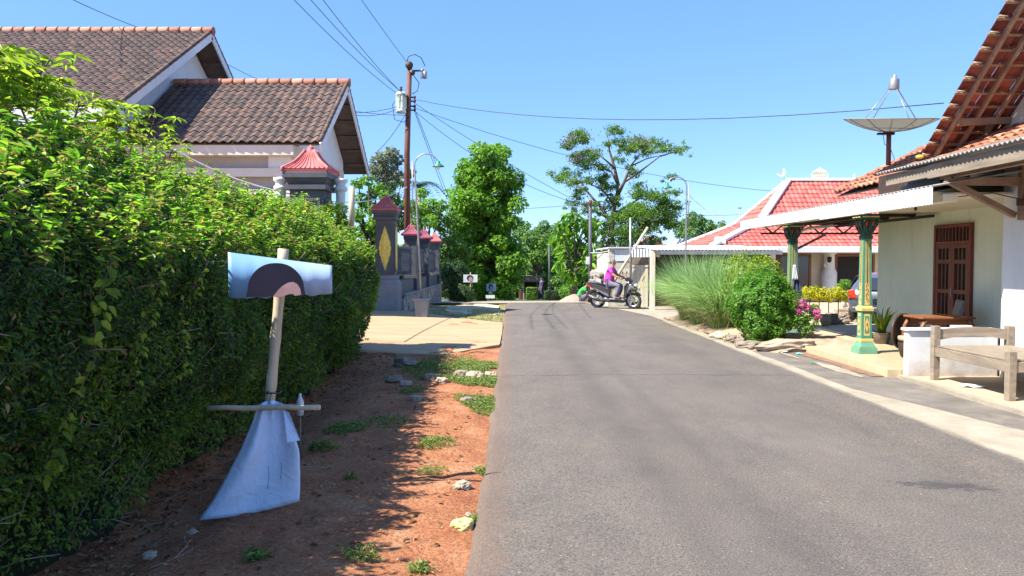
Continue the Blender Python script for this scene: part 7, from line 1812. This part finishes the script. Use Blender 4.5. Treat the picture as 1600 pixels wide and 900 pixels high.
# verge grass beyond the driveway: uncountable
lf = Leaves(); n = 26000; X_ = rng.uniform(-3.35, -.28, n); Y_ = rng.uniform(19.5, 29.8, n); f = fbm(X_*1.1, Y_*.8, s=91)
k = (f > .47) & (Y_ > 19.9 + (-.3-X_)*1.0 + .3*np.sin(X_*5)); X_, Y_ = X_[k], Y_[k]; n = len(X_); Z_ = soil_z(X_, Y_)
lf.blades(np.stack([X_, Y_, Z_], 1), np.stack([rng.normal(size=n)*.35, rng.normal(size=n)*.35, np.ones(n)], 1), rng.uniform(.05, .15, n), .014, .7, 3)
tag(lf.build('verge_grass', M['straw'], loc=(0,0,0)), 'dry and green grass covering the verge beyond the driveway', 'grass', kind='stuff')
# stones
ST = [('pale flat stone near the asphalt rim with dust round it', 722, 760, .05, 'rock_pale'), ('large yellow stone on the lit dirt near the asphalt', 724, 816, .062, 'rock_yellow'), ('dark grey boulder at the hedge end by the driveway', 632, 572, .15, 'rock'), ('grey stone right of the dark boulder', 671, 594, .10, 'rock'),
      ('pale grey stone left of the bright grass', 690, 598, .07, 'rock_pale'), ('rounded tan stone in the shaded dirt', 649, 624, .065, 'rock_pale'), ('grey stone near the hedge end below the boulder', 616, 595, .09, 'rock'), ('pale stone half buried near the hedge end', 633, 600, .07, 'rock_pale'),
      ('brown stone at the bright grass edge', 731, 627, .07, 'rock'), ('grey rubble piece beside the bright grass strip', 741, 590, .11, 'rock_pale'), ('white rubble piece at the top of the bright grass strip', 766, 583, .08, 'rock_pale'), ('grey rubble piece left of the white one', 720, 588, .10, 'rock'),
      ('small white stone right below the yellow stone weed', 732, 797, .022, 'rock_pale'), ('small tan stone above the yellow stone', 713, 762, .03, 'rock_pale'), ('white stone near the foot of the hanging sheet', 295, 822, .03, 'rock_pale'), ('pale stone left of the hanging sheet tip', 225, 858, .035, 'rock_pale')]
for i, (lab, px, py, r, mt) in enumerate(ST):
    x, y = gp(px, py); rock('stone', lab, (x, y, gz_(x, y)+r*.25), r*1.15, r, r*.72, mt, 30+i, 'stone', 'stones on the dirt verge')
# plastic bottle by hedge, brick, dead leaves clump
x, y = gp(470, 665); T = thing('plastic_bottle', 'small clear plastic bottle wedged upright behind the crossbar', 'bottle', (x, y, gz_(x, y))); mb = MB(); b_ = at(469, 633, 6.2); mb.lathe([(.0,-.09),(.03,-.085),(.032,.03),(.012,.075),(.012,.10),(.0,.10)], b_, 12); mb.build('bottle_body', M['lens'], T); mb = MB(); mb.tube([(b_.x, b_.y, gz_(b_.x, b_.y)), b_ - Vector((0,0,.08))], .006, 5); mb.build('stick', M['bark_pale'], T)
M['grit'] = surf('tan_grit', (.24,.13,.08), (.42,.28,.19), 30, .9, 0)
# uncountable grit, pebbles and fallen leaves
mb = MB(); n = 2300
for i in range(n):
    y = 2.9 + 10.5*random.random()**1.7; x = -.25 - 2.3*random.random()**(.8); r = random.uniform(.003, .008)*(1 + (random.random() < .06)*1.2); z = gz_(x, y) if i % 1 == 0 else 0
    vs = [(x+r, y, z), (x, y+r, z), (x-r, y, z), (x, y-r, z), (x+random.uniform(-.4,.4)*r, y, z+r*.9)]; mb.add(vs, [(0,1,4),(1,2,4),(2,3,4),(3,0,4)])
o = mb.build('pebbles', M['grit'], loc=(0,0,0)); tag(o, 'small grit and pebbles scattered over the red dirt', 'pebbles', kind='stuff')
for i_, (y_, z_) in enumerate(zip(rng.uniform(3, 12, 60), rng.uniform(.2, 1.9, 60))): pass
lf = Leaves(); n = 2600; Y_ = 2.8 + 10*rng.random(n)**1.5; X_ = -2.75 + np.abs(rng.normal(size=n))*.32; k = rng.random(n) < .22; X_[k] = -.4 - rng.random(k.sum())*2; Z_ = soil_z(X_, Y_) + .006
lf.add(np.stack([X_, Y_, Z_], 1), np.tile([0,0,1.], (n, 1)), rng.uniform(.018, .06, n), .45, 6, 0, .45, fold=.2); tag(lf.build('fallen_leaves', M['leaf_dry'], loc=(0,0,0)), 'dry fallen leaves littering the foot of the hedge', 'leaf litter', kind='stuff')
mb = MB()
for i in range(90):
    y = 3 + 9*random.random()**1.4; x = -2.7 + abs(random.gauss(0, .5)); z = gz_(x, y)+.01; a = random.random()*6.28; l = random.uniform(.08, .32); mb.tube([(x, y, z), (x+l*.5*math.cos(a), y+l*.5*math.sin(a), z+.015), (x+l*math.cos(a+.3), y+l*math.sin(a+.3), z+.005)], .003, 4)
tag(mb.build('twigs_on_ground', M['bark_pale'], loc=(0,0,0)), 'thin dry twigs lying along the hedge foot', 'twigs', kind='stuff')
